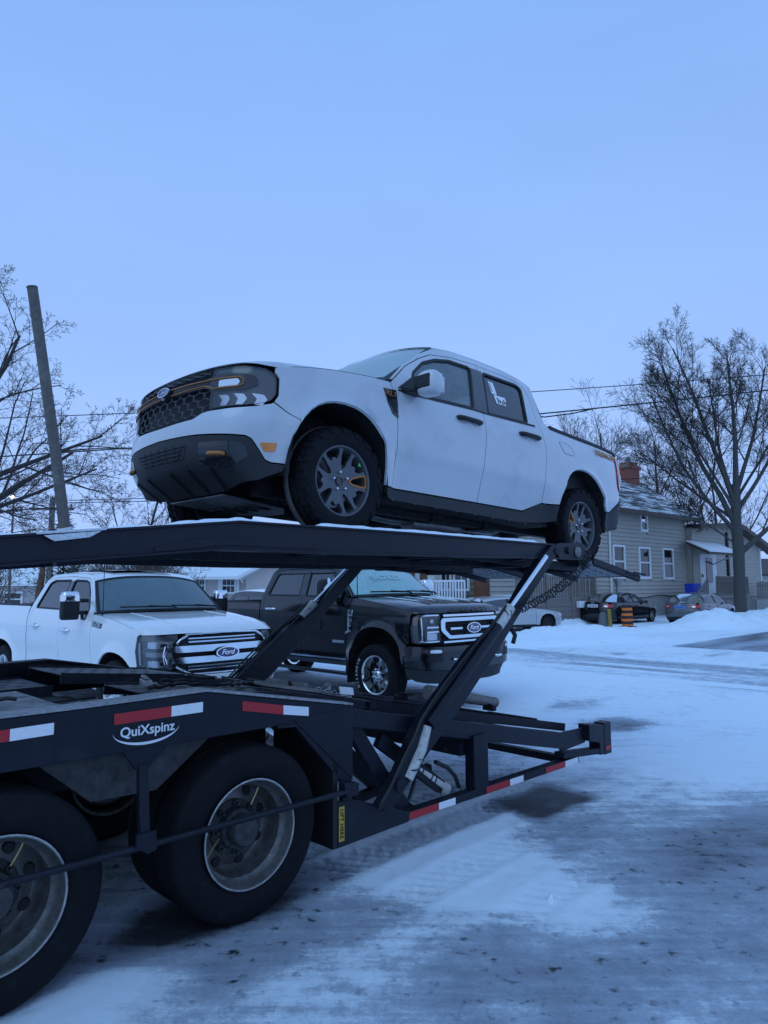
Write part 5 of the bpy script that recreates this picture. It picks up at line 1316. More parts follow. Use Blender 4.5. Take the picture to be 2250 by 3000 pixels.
        for z in (1.19, 1.21, 1.23, 1.25, 1.27): 
            L = [c.at(sg * c.ux(x), z, -.004) for x in (.80, .77, .74)]; b = MB(); b.tube(L, .004, 4); b.build('lamp_rib', MATS['lamp_white'], o)
        pp(Y((.71, 1.17), (.85, 1.17), (.85, 1.28), (.71, 1.28)), MATS['black_gloss'], -.018, 'module'); pp(Y((.77, 1.20), (.82, 1.20), (.82, 1.25), (.77, 1.25)), MATS['lamp_silver'], -.008, 'projector')
        pp(Y((.70, .965), (.87, .965), (.87, 1.06), (.70, 1.06)), MATS['lamp_silver'], -.018, 'reflector')
        pp(ho, MATS['glass_lens'], .006, 'lens')
    for sg, d_ in ((1, doors[0][0]), (-1, doors[0][1])):
        tow_mirror(d_, sg, (-.86, sg * .94, 1.63), P, MATS['chrome'] if sg > 0 else MATS['black'], w=.24, h=.36, snow=True)
        # vertical fender badge
        v = X((-.44, 1.36), (-.56, 1.36), (-.56, 1.06), (-.62, 1.03), (-.62, 1.0), (-.50, 1.04)); v = [(sg * u, z) for u, z in v]
        o = patch('fender_badge', v if sg > 0 else v[::-1], c.fm(.008), MATS['chrome'], root, (), .05, .012, 0)
        for i, ch in enumerate('F350'):
            text_mesh('lettering', ch, MATS['black'], o, .085, frame(c.at(sg * c.ux(-.50), 1.32 - i * .078, .014), (-sg, 0, 0), (0, 0, 1)), .002, 0, 1, 1.1, offset=.002)
        v = X((-.66, .86), (-.92, .86), (-.92, .90), (-.66, .90)); v = [(sg * u, z) for u, z in v]; patch('door_badge', v if sg > 0 else v[::-1], c.fm(.006), MATS['chrome'], d_, (), .05, .01, 0)
        v = X((-.60, .61), (-2.75, .61), (-2.75, .635), (-.60, .635)); v = [(sg * u, z) for u, z in v]; patch('rocker_strip', v if sg > 0 else v[::-1], c.fm(.012), MATS['chrome'], root, (), .1, .012, 0)
        for x0, x1 in ((-1.30, -1.62), (-1.86, -2.44)):   # rain visors
            v = X((x0 + .25, 1.93), (x1, 1.93), (x1, 1.975), (x0 + .18, 1.975)) ; v = [(sg * u, z) for u, z in v]
            patch('rain_visor', v if sg > 0 else v[::-1], c.fm(.02), MATS['black_gloss'], d_ if x0 > -1.5 else doors[1][0 if sg > 0 else 1], (), .08, .02, 0)
        b = MB(); b.box(-.60, -.585, *sorted((sg * .75, sg * .98)), .28, .62); b.build('mud_flap', MATS['black'], root)
        b = MB(); b.tube([(-.55, sg * 1.02, .62), (-.55, sg * 1.03, .42), (-2.9, sg * 1.03, .42), (-2.9, sg * 1.0, .6)], .03, 8); b.build('side_step', MATS['black_gloss'], root, 50)
    b = MB(); p = c.at(-c.ux(-.42), 1.53); b.tube([p + V3(0, .03, -.01), p + V3(-.04, .06, .9)], [.008, .003], 6); b.build('antenna', MATS['black'], root, 50)
    # painted word on the windshield
    a = ws(np.array([0., .3]), np.array([.60, .60])); q = ws(np.array([0., 0.]), np.array([.45, .75])); 
    text_mesh('windshield_word', 'SOLD', MATS['glass_word'], root, .19, frame(a[0] + V3(.012, -.1, .012), (0, 1, 0), q[1] - q[0]), .0005, 0, 1.05, 1.35, offset=.004)
    # cab marker lamps with snow
    for y in (-.5, -.25, 0, .25, .5):
        b = MB(); blob(b, (-1.12, y, 2.075), (.06, .035, .02), 3, .05); b.build('marker_lamp', MATS['amber'], root, 60)
    for x in (0, -4.06):
        for sg in (1, -1): make_wheel(root, (x, sg * .87, .44), sg > 0, .44, .285, .272, style_spokes(8, dish=.03, width_in=.05, r_in=.26), mats=[MATS['chrome']])
    for sg in (1, -1):
        for i, ch in enumerate('MICHELIN'):
            aa = math.pi - (.55 - i * .155) * sg if sg > 0 else -.55 + i * .155 + math.pi
            aa = math.pi * (.82 + .05 * i) if sg < 0 else math.pi * (.82 + .05 * i)
            ctr = V3(.355 * math.cos(aa) * (-1 if sg < 0 else -1) * (-1), sg * 1.017, .44 + .355 * math.sin(aa)); 
            ex = V3(-math.sin(aa), 0, math.cos(aa)) * 1.0; rad = V3(math.cos(aa), 0, math.sin(aa))
            # letters read from outside
            text_mesh('tyre_letter', ch, MATS['lamp_white'], root, .06, frame(ctr, np.cross(rad, (0, sg, 0)), rad), .001)
    return c
# ------------------------------------------------------------------ the car hauler; local x = rearward, y = away from the camera, z up
NAVY = mat('trailer_paint', (.006, .008, .016), .40, noise=(6, .3), dirt=((.026, .030, .042), 4.5, .52, .9), bump=(60, .06), spec=.3)
NAVY2 = mat('trailer_paint_worn', (.008, .010, .018), .55, noise=(9, .5), dirt=((.065, .052, .044), 13, .56, .78), spec=.3)
GRIT = mat('frosted_grit', (.30, .30, .31), .85, noise=(40, .4), bump=(120, .4), spec=.3)
TRED, TWHT = mat('tape_red', (.42, .015, .02), .4, noise=(70, .15), dirt=((.12, .05, .05), 14, .62, .8)), mat('tape_white', (.78, .79, .80), .4, noise=(60, .06), dirt=((.45, .45, .46), 12, .6, .85))
DECK = mat('deck_steel', (.03, .031, .036), .5, metal=.3, noise=(20, .5), dirt=((.26, .27, .29), 7, .50, .76))
GALV = mat('galvanised_grey', (.20, .19, .18), .6, noise=(35, .35), dirt=((.30, .29, .28), 12, .5, .8), metal=.2)
CYLW = mat('cylinder_white', (.52, .50, .47), .45, noise=(30, .25), dirt=((.12, .09, .07), 18, .55, .75))
FLAP = mat('flap_steel_snowlit', (.16, .165, .18), .5, metal=.3, noise=(12, .4), dirt=((.34, .35, .37), 5, .45, .7))  # lightened copy of deck steel; snow light on the underside is painted in
HOSE = mat('hose_black', (.012, .012, .013), .5)
RUST = mat('rusty_rim', (.15, .147, .14), .42, metal=.45, noise=(25, .4), dirt=((.06, .052, .045), 7, .45, .72))
FROSTM = mat('rim_frost', (.62, .63, .65), .6, noise=(60, .3))
YEL = mat('sticker_yellow', (.55, .33, .03), .6, noise=(60, .3))

def pl(b, poly, y0, y1): return b.prism(poly, lambda s, z: (s, y0, z), (0, y1 - y0, 0))

def perforated(name, parent, s0, s1, z0, z1, n0, n1, pitch=.085, hl=.052, hw=.022, m=DECK, thick=.006, rows=None, side=True, ridge=False):
    """a runway plate of punched steel: its oval holes are real"""
    L = math.hypot(s1 - s0, z1 - z0); W = n1 - n0; rows = rows or max(2, int(W / .075)); cols = int(L / pitch)
    hs = []
    for i in range(rows):
        for j in range(cols):
            a = (j + .5 + (.25 if i % 2 else -.25)) * L / cols; w = (i + .5) * W / rows
            if a < hl or a > L - hl: continue
            hs.append([(a + x * hl / 2, w + y * hw / 2) for x, y in circ(8, 1.0, .39)])
    f = lambda a, w: np.stack([s0 + (s1 - s0) * a / L, n0 + w, z0 + (z1 - z0) * a / L], -1)
    v, fc = patch('x', [(0, 0), (L, 0), (L, W), (0, W)], f, None, None, hs, .09, thick, 0, build=False)
    b = MB(); b.add(v, fc); d = unit(V3(s1 - s0, 0, z1 - z0))
    o = b.build(name, m, parent, 30, fix=False)
    if side:
        b = MB()
        for n in (n0, n1): b.beam(V3(s0, n, z0 - .025), V3(s1, n, z1 - .025), .012, .07)
        b.build('track_edge', NAVY2, o)
    return o

def trailer_wheel(parent, s, outer_n, sg, inner=False):
    """steel disc wheel seen from outside (sg=-1: outside faces -y)"""
    b = MB(); w = .255; rr = .285; h = w / 2
    prof = [(rr * 1.02, h * .93), (rr * 1.02, h * 1.0), (rr * .985, h * 1.0), (rr * .965, h * .9), (rr * .955, h * .62), (rr * .90, h * .42), (rr * .86, h * .34), (rr * .85, -h * .30), (rr * .80, -h * .58), (rr * .74, -h * .66), (rr * .60, -h * .56), (rr * .50, -h * .50), (rr * .44, -h * .52), (0.05, -h * .52)]
    prof = [(r, sg * y) for r, y in prof]
    b.lathe(prof, 48); b.lathe([(rr * .96, sg * h * .5), (rr * .95, -sg * h), (rr * 1.02, -sg * h)], 40)
    o = b.build('wheel', RUST, parent, 40, fix=False)
    tyre_mesh(.468, w, rr * 1.0).build('tyre', MATS['rubber'], o, 40)
    if not inner:
        b = MB(); b.lathe([(rr * 1.022, sg * (h * .96)), (rr * 1.026, sg * (h * 1.01)), (rr * 1.010, sg * (h * 1.03)), (rr * .995, sg * (h * 1.0))], 56); b.build('rim_edge', mat('rim_edge_worn', (.36, .36, .37), .55, noise=(40, .4), dirt=((.10, .095, .09), 6, .45, .7)), o, 40, fix=False)
        for k in range(8):   # hand holes in the disc
            a = 2 * math.pi * (k + .35) / 8; c = (rr * .69 * math.cos(a), -sg * h * .61, rr * .69 * math.sin(a))
            b = MB(); b.lathe([(0, sg * .007), (.024, sg * .008), (.029, sg * .003), (.031, -sg * .004)], 12, c); b.build('hand_hole', MATS['black'], o)
        b = MB(); b.lathe([(.15, -sg * h * .55), (.15, -sg * .055), (.115, -sg * .043), (.105, sg * .0), (.085, sg * .005), (.085, sg * .065), (.075, sg * .08), (.0, sg * .085)], 24); b.build('hub', MATS['hub_grime'], o, 35)
        for k in range(8):
            a = 2 * math.pi * k / 8; c = (.132 * math.cos(a), -sg * .05, .132 * math.sin(a)); b = MB(); b.lathe([(0, sg * .05), (.009, sg * .05), (.009, sg * .022), (.019, sg * .022), (.019, -sg * .01)], 6, c); b.build('wheel_nut', MATS['hub_grime'], o)
        b = MB(); a0 = 3.6; P = [V3(math.cos(a0) * r, sg * (-.03 + (r - .12) * .55), math.sin(a0) * r + .02 * math.sin(8 * r)) for r in np.linspace(.12, .26, 6)]; b.tube(P, .005, 5)
        a0 = .75; P = [V3(math.cos(a0 + .8 * r) * r, -sg * .02, math.sin(a0 + .8 * r) * r) for r in np.linspace(.14, .24, 5)]; b2 = MB(); b2.tube(P, .005, 5); b.build('valve_stem', MATS['brass'], o); b2.build('valve_stem', MATS['brass'], o)
    o.location = (s, outer_n - sg * h, .466)
    return o

def make_trailer():
    t = empty('car_hauler_trailer', (*ORG, 0), YAW, 'dark navy two-level car hauler trailer carrying the white pickup', 'trailer')
    FAR = 2.36
    # ---- upper deck
    top = [(-3.2, 1.80), (-1.34, 2.04), (-.12, 2.178), (1.28, 2.18), (3.16, 2.165)]; bot = [(3.16, 2.055), (2.85, 2.055), (.73, 2.03), (-.22, 2.028), (-1.34, 1.92), (-3.2, 1.69)]
    def upper(y0, sg):
        b = MB(); pl(b, top + bot, y0, y0 + sg * .035); o = b.build('upper_beam', NAVY, t, 30, bevel=.004)
        for i in range(len(top) - 1):   # flanges
            b = MB(); p, q = top[i], top[i + 1]; b.beam((p[0], y0 + sg * .045, p[1] + .004), (q[0], y0 + sg * .045, q[1] + .004), .13, .012); b.build('flange', NAVY, o, 0)
        for i in range(len(bot) - 1):
            b = MB(); p, q = bot[i], bot[i + 1]; b.beam((p[0], y0 + sg * .05, p[1] - .004), (q[0], y0 + sg * .05, q[1] - .004), .14, .012); b.build('flange', NAVY, o, 0)
        return o
    near = upper(0, 1); far = upper(FAR, -1)
    # inner stiffener seen under the near beam, overlap plate seam
    b = MB(); pl(b, [(-.9, 1.99), (-.15, 2.05), (3.0, 2.04), (3.0, 1.985), (.9, 1.975), (-.2, 1.985), (-.9, 1.93)], .55, .60); b.build('inner_beam', NAVY2, t, 30)
    b = MB(); pl(b, [(-.9, 1.99), (-.15, 2.05), (3.0, 2.04), (3.0, 1.985), (.9, 1.975), (-.2, 1.985), (-.9, 1.93)], 1.75, 1.80); b.build('inner_beam', NAVY2, t, 30)
    b = MB(); pl(b, [(-.62, 2.02), (-.40, 2.07), (-.05, 2.10), (.28, 2.09), (.45, 2.055), (.45, 2.045), (-.2, 2.045), (-.62, 1.995)], -.006, .0); b.build('reinforcing_plate', NAVY, near, 30, bevel=.002)
    for s, z in ((-2.2, 1.84), (-1.2, 1.96), (-.3, 2.05), (.7, 2.06), (1.7, 2.06), (2.7, 2.06), (3.1, 2.07)):
        b = MB(); b.beam((s, .03, z), (s, FAR - .03, z), .08, .07); b.build('cross_member', NAVY2, t)
    # snow and frost lying on the beam tops
    b = MB()
    def strip(s0, s1, w0, w1, h, y0=-.02, seed=0):
        rr = random.Random(seed); zt = poly_interp(top); P = []; xs = np.arange(s0, s1, .05); n = len(xs)
        for i, x in enumerate(xs):
            e = min(1, i / 2, (n - 1 - i) / 2); z = float(zt(x)) + .010; hh = h * e * (.7 + .6 * rr.random())
            P += [(x, y0, z), (x, y0 + .004, z + hh * .8), (x, (w0 + y0) / 2, z + hh), (x, w0 * (.9 + .2 * rr.random()), z)]
        b = MB(); b.add(P, [(i * 4 + k, i * 4 + k + 1, (i + 1) * 4 + k + 1, (i + 1) * 4 + k) for i in range(n - 1) for k in range(3)]); return b.build('snow_strip', MATS['snow'], near, 70, fix=False)
    strip(-.56, .06, .11, .1, .018, seed=1); strip(.42, 2.90, .11, .1, .02, seed=2); strip(-3.1, -1.2, .10, .1, .014, seed=3); strip(-.92, -.62, .10, .1, .010, seed=4)
    # runways under the truck's tyres and the tail flaps
    for n0, n1 in ((.16, .74), (1.42, 2.02)):
        perforated('runway', t, -.9, .45, 2.075, 2.155, n0, n1); perforated('runway', t, .45, 3.75, 2.157, 2.006, n0, n1)
        perforated('tail_flap', t, 3.98, 4.90, 2.062, 1.905, n0 - .05, n1 + .10, pitch=.12, hl=.075, hw=.034, rows=6, m=FLAP)
        for s, z in ((.9, 2.10), (1.9, 2.05), (2.9, 2.01), (3.7, 1.97)): b = MB(); b.beam((s, n0, z), (s, n1, z), .06, .07); b.build('runway_support', NAVY2, t)
        b = MB(); b.beam((3.95, n0 - .06, 2.05), (4.90, n0 - .06, 1.885), .02, .06); b.build('flap_edge', NAVY2, t)
        for s in (4.72, 4.88): b = MB(); b.beam((s - .12, n0 - .07, 1.945), (s + .1, n0 - .09, 1.92), .016, .02); b.build('flap_hook', NAVY2, t)
    # pivot bracket at the beam's rear end
    b = MB(); pl(b, round_poly([(3.10, 2.17), (3.16, 2.185), (3.55, 2.20), (3.60, 2.17), (3.60, 2.06), (3.50, 2.045), (3.14, 2.05)], .02), -.03, .06); br = b.build('pivot_bracket', NAVY, t, 30, bevel=.004)
    b = MB(); b.lathe([(0, -.052), (.03, -.05), (.034, -.03)], 16, (3.29, 0, 2.125)); b.build('pivot_pin', NAVY2, br, 40)
    b = MB(); b.lathe([(.055, -.034), (.03, -.036), (.0, -.033)], 18, (3.49, 0, 2.12)); b.build('bracket_hole', MATS['black'], br, 40); b = MB(); b.lathe([(.0, -.05), (.045, -.045), (.05, -.034)], 16, (3.45, 0, 2.115), ); b.build('roller', GALV, br, 40)
    b = MB(); b.box(3.60, 3.74, .05, .2, 1.99, 2.06); b.box(3.66, 3.70, .0, .06, 1.97, 2.05); b.build('tail_bracket', NAVY2, t)
    # ---- stake post
    b = MB(); b.tube([(-1.045, .05, 2.07), (-1.105, .05, 2.45), (-1.245, .05, 3.235)], [.026, .025, .024], 20); p = b.build('stake_post', MATS['post_brown'], t, 40)
    b = MB(); b.lathe([(.026, -.008), (.0, -.007)], 20, (-1.245, .05, 3.235), 'z'); b.build('post_end', MATS['black'], p)
    b = MB(); b.tube([(-1.04, .05, 2.06), (-1.05, .05, 2.10)], .036, 14); b.beam((-1.20, .045, 2.064), (-.88, .045, 2.10), .15, .012); pl(b, [(-1.17, 2.055), (-.90, 2.09), (-.96, 2.055), (-1.12, 2.03)], -.028, -.022); b.build('post_foot', FROSTM, p, 40, bevel=.003)
    # ---- lower side frames
    lf = [(-3.6, 1.25), (-1.0, 1.252), (-.3, 1.262), (.74, 1.07), (.74, .49), (.665, .50), (.66, .61), (.29, 1.005), (.15, 1.02), (-3.6, 1.02)]
    for y0, sg in ((0, 1), (FAR, -1)):
        b = MB(); pl(b, lf, y0, y0 + sg * .04); o = b.build('side_frame', NAVY, t, 30, bevel=.004)
        for (p, q) in (((-3.6, 1.252), (-.98, 1.255)), ((-.98, 1.255), (-.3, 1.265)), ((-.3, 1.265), (.74, 1.073))):
            b = MB(); b.beam((p[0], y0 + sg * .05, p[1] + .006), (q[0], y0 + sg * .05, q[1] + .006), .12, .012); b.build('flange', GRIT if sg > 0 else NAVY2, o, 0)
        b = MB(); b.beam((.16, y0 - sg * .004, 1.018), (.31, y0 - sg * .004, 1.008), .012, .016); b.build('arch_lip', NAVY2, o)
        b = MB(); pl(b, [(.28, 1.04), (.74, 1.064), (.74, .62)], y0 - sg * .006, y0); b.build('gusset_plate', NAVY, o, 30, bevel=.002)
        # lower lift plate and mud guard
        b = MB(); pl(b, [(.62, .51), (.62, .235), (1.24, .252), (1.26, .31), (.76, .492)], y0 - sg * .004, y0 + sg * .02); lp = b.build('lift_plate', NAVY, t, 30, bevel=.003)
        b = MB(); b.box(.585, .62, *sorted((y0 + sg * .0, y0 + sg * .62)), .235, 1.0); b.build('mud_guard', MATS['black'], t)
        # rear lower rail with its tape, post and sloping deck beam
        b = MB(); b.beam((1.22, y0 + sg * .04, .285), (3.42, y0 + sg * .04, .292), .08, .055); rail = b.build('lower_rail', NAVY2, t, 30, bevel=.004)
        if sg > 0:
            for s0, s1, m in ((1.25, 1.55, TRED), (1.55, 1.73, TWHT), (2.09, 2.39, TRED), (2.39, 2.57, TWHT), (2.89, 3.19, TRED), (3.19, 3.40, TWHT)):
                b = MB(); z = lambda s: .285 + (s - 1.22) * .0032; b.add([(s0, -.0025, z(s0) - .024), (s1, -.0025, z(s1) - .024), (s1, -.0025, z(s1) + .024), (s0, -.0025, z(s0) + .024)], [(0, 1, 2, 3)]); b.build('reflective_tape', m, rail, 0)
        b = MB(); pl(b, [(.74, 1.045), (3.22, .545), (3.22, .405), (.74, .935)], y0 + sg * .03, y0 + sg * .12); b.build('deck_beam', NAVY, t, 30, bevel=.005)
        b = MB(); b.beam((2.045, y0 + sg * .05, .31), (2.045, y0 + sg * .05, .70), .09, .17, up=(1, 0, 0)); b.build('rail_post', NAVY, t, 30, bevel=.005)
        # end bracket: channel with a box end
        b = MB(); b.beam((3.18, y0 + sg * .05, .36), (3.98, y0 + sg * .05, .285), .10, .05); b.build('end_rail', NAVY2, t, 30, bevel=.004)
        b = MB(); pl(b, round_poly([(3.60, .565), (3.98, .515), (3.98, .26), (3.78, .27), (3.78, .38), (3.60, .42)], .015), y0 - sg * .004, y0 + sg * .11); pl(b, [(3.20, .545), (3.62, .535), (3.62, .40), (3.20, .38)], y0 + sg * .05, y0 + sg * .065); b.build('end_box', NAVY, t, 30, bevel=.004)
        b = MB(); b.box(3.86, 3.985, *sorted((y0 - sg * .008, y0 + sg * .10)), .26, .545); eb = b.build('end_plate', NAVY, t, 30, bevel=.006)
        if sg > 0: b = MB(); b.add([(3.87, -.011, .30), (3.98, -.011, .298), (3.98, -.011, .335), (3.87, -.011, .337)], [(0, 1, 2, 3)]); b.build('reflective_tape', TRED, eb, 0)
        b = MB(); b.beam((.80, y0 + sg * .5, .95), (1.45, y0 + sg * .5, .33), .07, .09); b.beam((1.2, y0 + sg * .5, .30), (1.9, y0 + sg * .4, .42), .06, .06); b.build('brace', NAVY2, t)
    b = MB(); b.beam((3.3, .04, .30), (3.3, FAR - .04, .30), .07, .06); b.build('rear_cross_tube', NAVY2, t)
    b = MB(); b.beam((1.35, .06, .27), (2.3, FAR - .06, .29), .06, .07); b.build('diagonal_tube', NAVY2, t); b = MB(); b.beam((1.95, .1, .60), (1.95, FAR - .1, .60), .08, .1); b.build('cross_member', NAVY2, t)
    # tape and logo on the near side frame
    sf = [o for o in t.children if o.name.startswith('side_frame')][0]
    for s0, s1, za, zb_, m in ((-1.40, -1.265, 1.152, 1.152, TRED), (-1.265, -1.08, 1.152, 1.155, TWHT), (-.80, -.50, 1.158, 1.16, TRED), (-.50, -.32, 1.16, 1.161, TWHT), (-.075, .205, 1.137, 1.082, TRED), (.205, .39, 1.082, 1.050, TWHT)):
        b = MB(); b.add([(s0, -.0035, za), (s1, -.0035, zb_), (s1, -.0035, zb_ + .052), (s0, -.0035, za + .052)], [(0, 1, 2, 3)]); b.build('reflective_tape', m, sf, 0)
    text_mesh('lettering', 'QuiXspinz', MATS['lamp_white'], sf, .066, frame((-.625, -.004, 1.113), (1, 0, 0), (0, 0, 1)), .0008, 0, 1.0, 1.02, offset=.0012)
    b = MB(); A_ = np.linspace(math.pi * .93, math.pi * 2.11, 26); P = []
    for i, a in enumerate(A_):
        wv = .010 * math.sin(math.pi * i / 25) ** .6 + .0012; P += [(-.63 + .175 * math.cos(a), -.004, 1.118 + .062 * math.sin(a)), (-.63 + .175 * math.cos(a), -.004, 1.118 + (.062 + wv) * math.sin(a) - wv * .2)]
    b.add(P, [(2 * i, 2 * i + 1, 2 * i + 3, 2 * i + 2) for i in range(25)]); b.build('logo_swoosh', MATS['lamp_white'], sf, 0, fix=False)
    b = MB(); b.add([(.628, -.0055, .27), (.672, -.0055, .27), (.672, -.0055, .475), (.628, -.0055, .475)], [(0, 1, 2, 3)]); lpn = [o for o in t.children if o.name.startswith('lift_plate')][0]; st = b.build('lift_sticker', YEL, lpn, 0)
    text_mesh('lettering', 'LIFT HERE', MATS['black'], lpn, .036, frame((.650, -.0065, .372), (0, 0, -1), (1, 0, 0)), .0004, 0, 1.1, 1.0, offset=.001)
    # side guard rod, hanger and brackets
    b = MB(); b.tube([(-3.4, -.05, .575), (.70, -.05, .572)], .0165, 12); b.build('side_guard_rod', NAVY2, t, 50)
    b = MB(); pl(b, [(-.75, 1.025), (-.51, 1.025), (-.62, .92), (-.68, .925)], -.004, .02); b.build('bracket_plate', NAVY, t, 30)
    b = MB(); b.beam((-.645, .005, .95), (-.645, -.03, .60), .035, .05, up=(1, 0, 0)); b.build('guard_hanger', NAVY2, t, 30, bevel=.003)
    b = MB(); pl(b, [(-.70, .64), (-.60, .64), (-.595, .55), (-.64, .54), (-.70, .58)], -.07, -.055); b.build('hanger_plate', NAVY2, t, 30)
    b = MB(); pl(b, [(.62, .63), (.74, .61), (.74, .54), (.64, .535)], -.065, -.005); b.build('rod_bracket', NAVY2, t, 30, bevel=.004)
    b = MB(); pl(b, [(-1.10, 1.0), (-.84, .78), (-.50, .77), (-.18, 1.0)], .14, .30); b.build('suspension_hanger', MATS['hub_grime'], t, 30); b = MB(); pl(b, [(-1.10, 1.0), (-.84, .78), (-.50, .77), (-.18, 1.0)], FAR - .3, FAR - .14); b.build('suspension_hanger', MATS['hub_grime'], t, 30)
    b = MB(); b.box(-3.5, .55, .66, .78, .72, 1.0); b.box(-3.5, .55, FAR - .78, FAR - .66, .72, 1.0); b.build('chassis_rails', NAVY2, t)
    for s in (0, -1.28): b = MB(); b.cyl((s, .25, .466), (s, FAR - .25, .466), .065, n=14); b.build('axle', MATS['hub_grime'], t, 40)
    # ---- wheels: two axles of dual tyres
    for s in (0, -1.28):
        trailer_wheel(t, s, .0, -1); trailer_wheel(t, s, .305, -1, True); trailer_wheel(t, s, FAR, 1); trailer_wheel(t, s, FAR - .305, 1, True)
    # ---- lower deck runways and clutter
    for n0, n1 in ((.22, .82), (1.50, 2.12)):
        perforated('lower_runway', t, -3.4, -.55, 1.17, 1.17, n0, n1, pitch=.11, hl=.06, hw=.035, rows=5); perforated('lower_runway', t, -.50, .40, 1.245, 1.16, n0, n1, rows=6, pitch=.1, hl=.055, hw=.035); perforated('lower_runway', t, .42, 1.05, 1.155, 1.03, n0, n1, rows=6, pitch=.1); perforated('lower_runway', t, 1.1, 3.55, 1.03, .545, n0, n1, pitch=.12, hl=.07, hw=.04, rows=5)
        for s in (-3.2, -2.6, -2.0, -1.4, -.9): b = MB(); b.beam((s, n0, 1.12), (s, n1, 1.12), .07, .09); b.build('runway_support', NAVY2, t)
        for k in range(5): b = MB(); s = 1.35 + k * .45; z = 1.03 - (s - 1.1) * .198; b.tube([(s, n0 + .03, z + .012), (s, n1 - .03, z + .012)], .012, 6); b.build('grip_bar', NAVY2, t)
    b = MB(); pl(b, [(-3.5, 1.16), (.74, 1.04), (3.3, .52), (3.3, .42), (.74, .93), (-3.5, 1.03)], 1.16, 1.24); b.build('spine_beam', NAVY2, t)
    for s, z in ((-2.6, 1.08), (-1.6, 1.08), (-.6, 1.08), (.3, 1.05), (1.2, .9), (2.4, .65), (3.1, .5)): b = MB(); b.beam((s, .05, z), (s, FAR - .05, z), .09, .08); b.build('cross_member', NAVY2, t)
    b = MB(); pl(b, [(-1.9, 1.22), (-.95, 1.235), (-.95, 1.05), (-1.9, 1.05)], .20, .9); b.build('deck_box', NAVY2, t, 30, bevel=.01)
    b = MB(); b.add([(-1.88, .22, 1.242), (-.97, .22, 1.248), (-.97, .88, 1.248), (-1.88, .88, 1.242)], [(0, 1, 2, 3)]); b.build('deck_box_lid', mat('worn_plate', (.24, .24, .25), .5, metal=.4, noise=(14, .5), dirt=((.05, .05, .06), 6, .45, .65)), t, 0)
    # spare ring plate on the deck, straps and chains
    ring = [[(x * .10 + 0, y * .10) for x, y in circ(20)]] + [[(.165 * math.cos(a) + .030 * x, .165 * math.sin(a) + .030 * y) for x, y in circ(8)] for a in np.arange(0, 6.2, 6.283 / 6)]
    o = patch('ring_plate', [(x * .225, y * .225) for x, y in circ(32)], lambda U, W: np.stack([.60 + U, .48 + W, 1.165 - U * .19 + .03 * (np.hypot(U, W) < .14)], -1), GALV, t, ring, .05, .02, 0)
    for pts, r, m in (([(-1.8, .5, 1.26), (-1.5, .42, 1.275), (-1.3, .5, 1.262), (-1.1, .45, 1.27)], .010, HOSE), ([(-.45, .35, 1.262), (-.2, .5, 1.25), (.1, .4, 1.225), (.35, .62, 1.19), (.6, .8, 1.14)], .012, HOSE), ([(-.2, .7, 1.25), (.2, .75, 1.21), (.5, .6, 1.175), (.9, .7, 1.09)], .010, HOSE)):
        b = MB(); q = resample(pts, .05, False); q[:, 2] += .006 * np.sin(np.arange(len(q)) * 2.1); b.tube(q, r, 6); b.build('strap_line', m, t, 50)
    for (c0, n) in (((-.35, .62, 1.255), 6), ((.75, .35, 1.135), 9), ((1.0, .6, 1.07), 8)):
        rr = random.Random(int(c0[0] * 100)); 
        for i in range(n):
            p = V3(c0[0] + i * .035, c0[1] + .012 * rr.uniform(-1, 1), c0[2] - .009 * i); b = MB(); L = [p + V3(.021 * math.cos(a), (.012 if i % 2 else .003) * math.sin(a), (.003 if i % 2 else .012) * math.sin(a)) for a in np.linspace(0, 6.283, 10, endpoint=False)]; b.tube(L, .0045, 5, closed=True); b.build('chain_link', MATS['steel_dull'], t)
    for i, p in enumerate(((-1.3, .5, 1.27), (-.42, .45, 1.27), (-.05, .38, 1.245), (.95, .5, 1.10), (1.9, .7, .91), (2.5, .6, .80), (2.8, .5, .74))):
        b = MB(); a = i * 1.3; M_ = Matrix.Translation(p) @ Matrix.Rotation(a, 4, 'Z'); b.box(-.06, .06, -.025, .025, -.01, .03, M_); b.box(-.03, .10, -.012, .012, .03, .045, M_); b.build('ratchet', MATS['steel_dull'] if i % 2 else NAVY2, t, 30, bevel=.006)
    b = MB(); pl(b, [(.86, 1.15), (.98, 1.13), (.99, 1.08), (.87, 1.10)], .26, .27); b.build('hinge_tab', TWHT, t)
    b = MB(); b.cyl((2.25, .55, .92), (2.95, .55, .775), .045, n=14); b.cyl((2.05, .55, .96), (2.25, .55, .92), .06, n=10); b.build('ramp_cylinder', GALV, t, 40)
    # ---- scissor arms
    for y0, sg in ((-.01, 1), (FAR + .01, -1)):
        b = MB()
        up_ = [(1.02, .37), (1.14, .46), (1.42, .69), (1.67, .87), (2.21, 1.31), (2.47, 1.55), (3.15, 2.14)]; lo_ = [(3.02, 2.16), (2.86, 2.055), (2.60, 1.84), (2.36, 1.60), (2.20, 1.495), (1.90, 1.35), (1.48, 1.03), (1.31, .90), (1.10, .60), (.93, .42)]
        pl(b, up_ + [(3.2, 2.16)] + lo_, y0 - sg * .035, y0 + sg * .035); arm = b.build('lift_arm', NAVY, t, 30, bevel=.006)
        b = MB(); b.lathe([(0, -sg * .05), (.045, -sg * .05), (.05, -sg * .035)], 16, (1.12, y0, .52)); b.build('arm_pin', NAVY2, arm, 40); b = MB(); b.lathe([(0, -sg * .05), (.03, -sg * .05), (.034, -sg * .035)], 14, (3.08, y0, 2.11)); b.build('arm_pin', NAVY2, arm, 40)
        d = unit(V3(2.88 - 2.30, 0, 2.03 - 1.575))
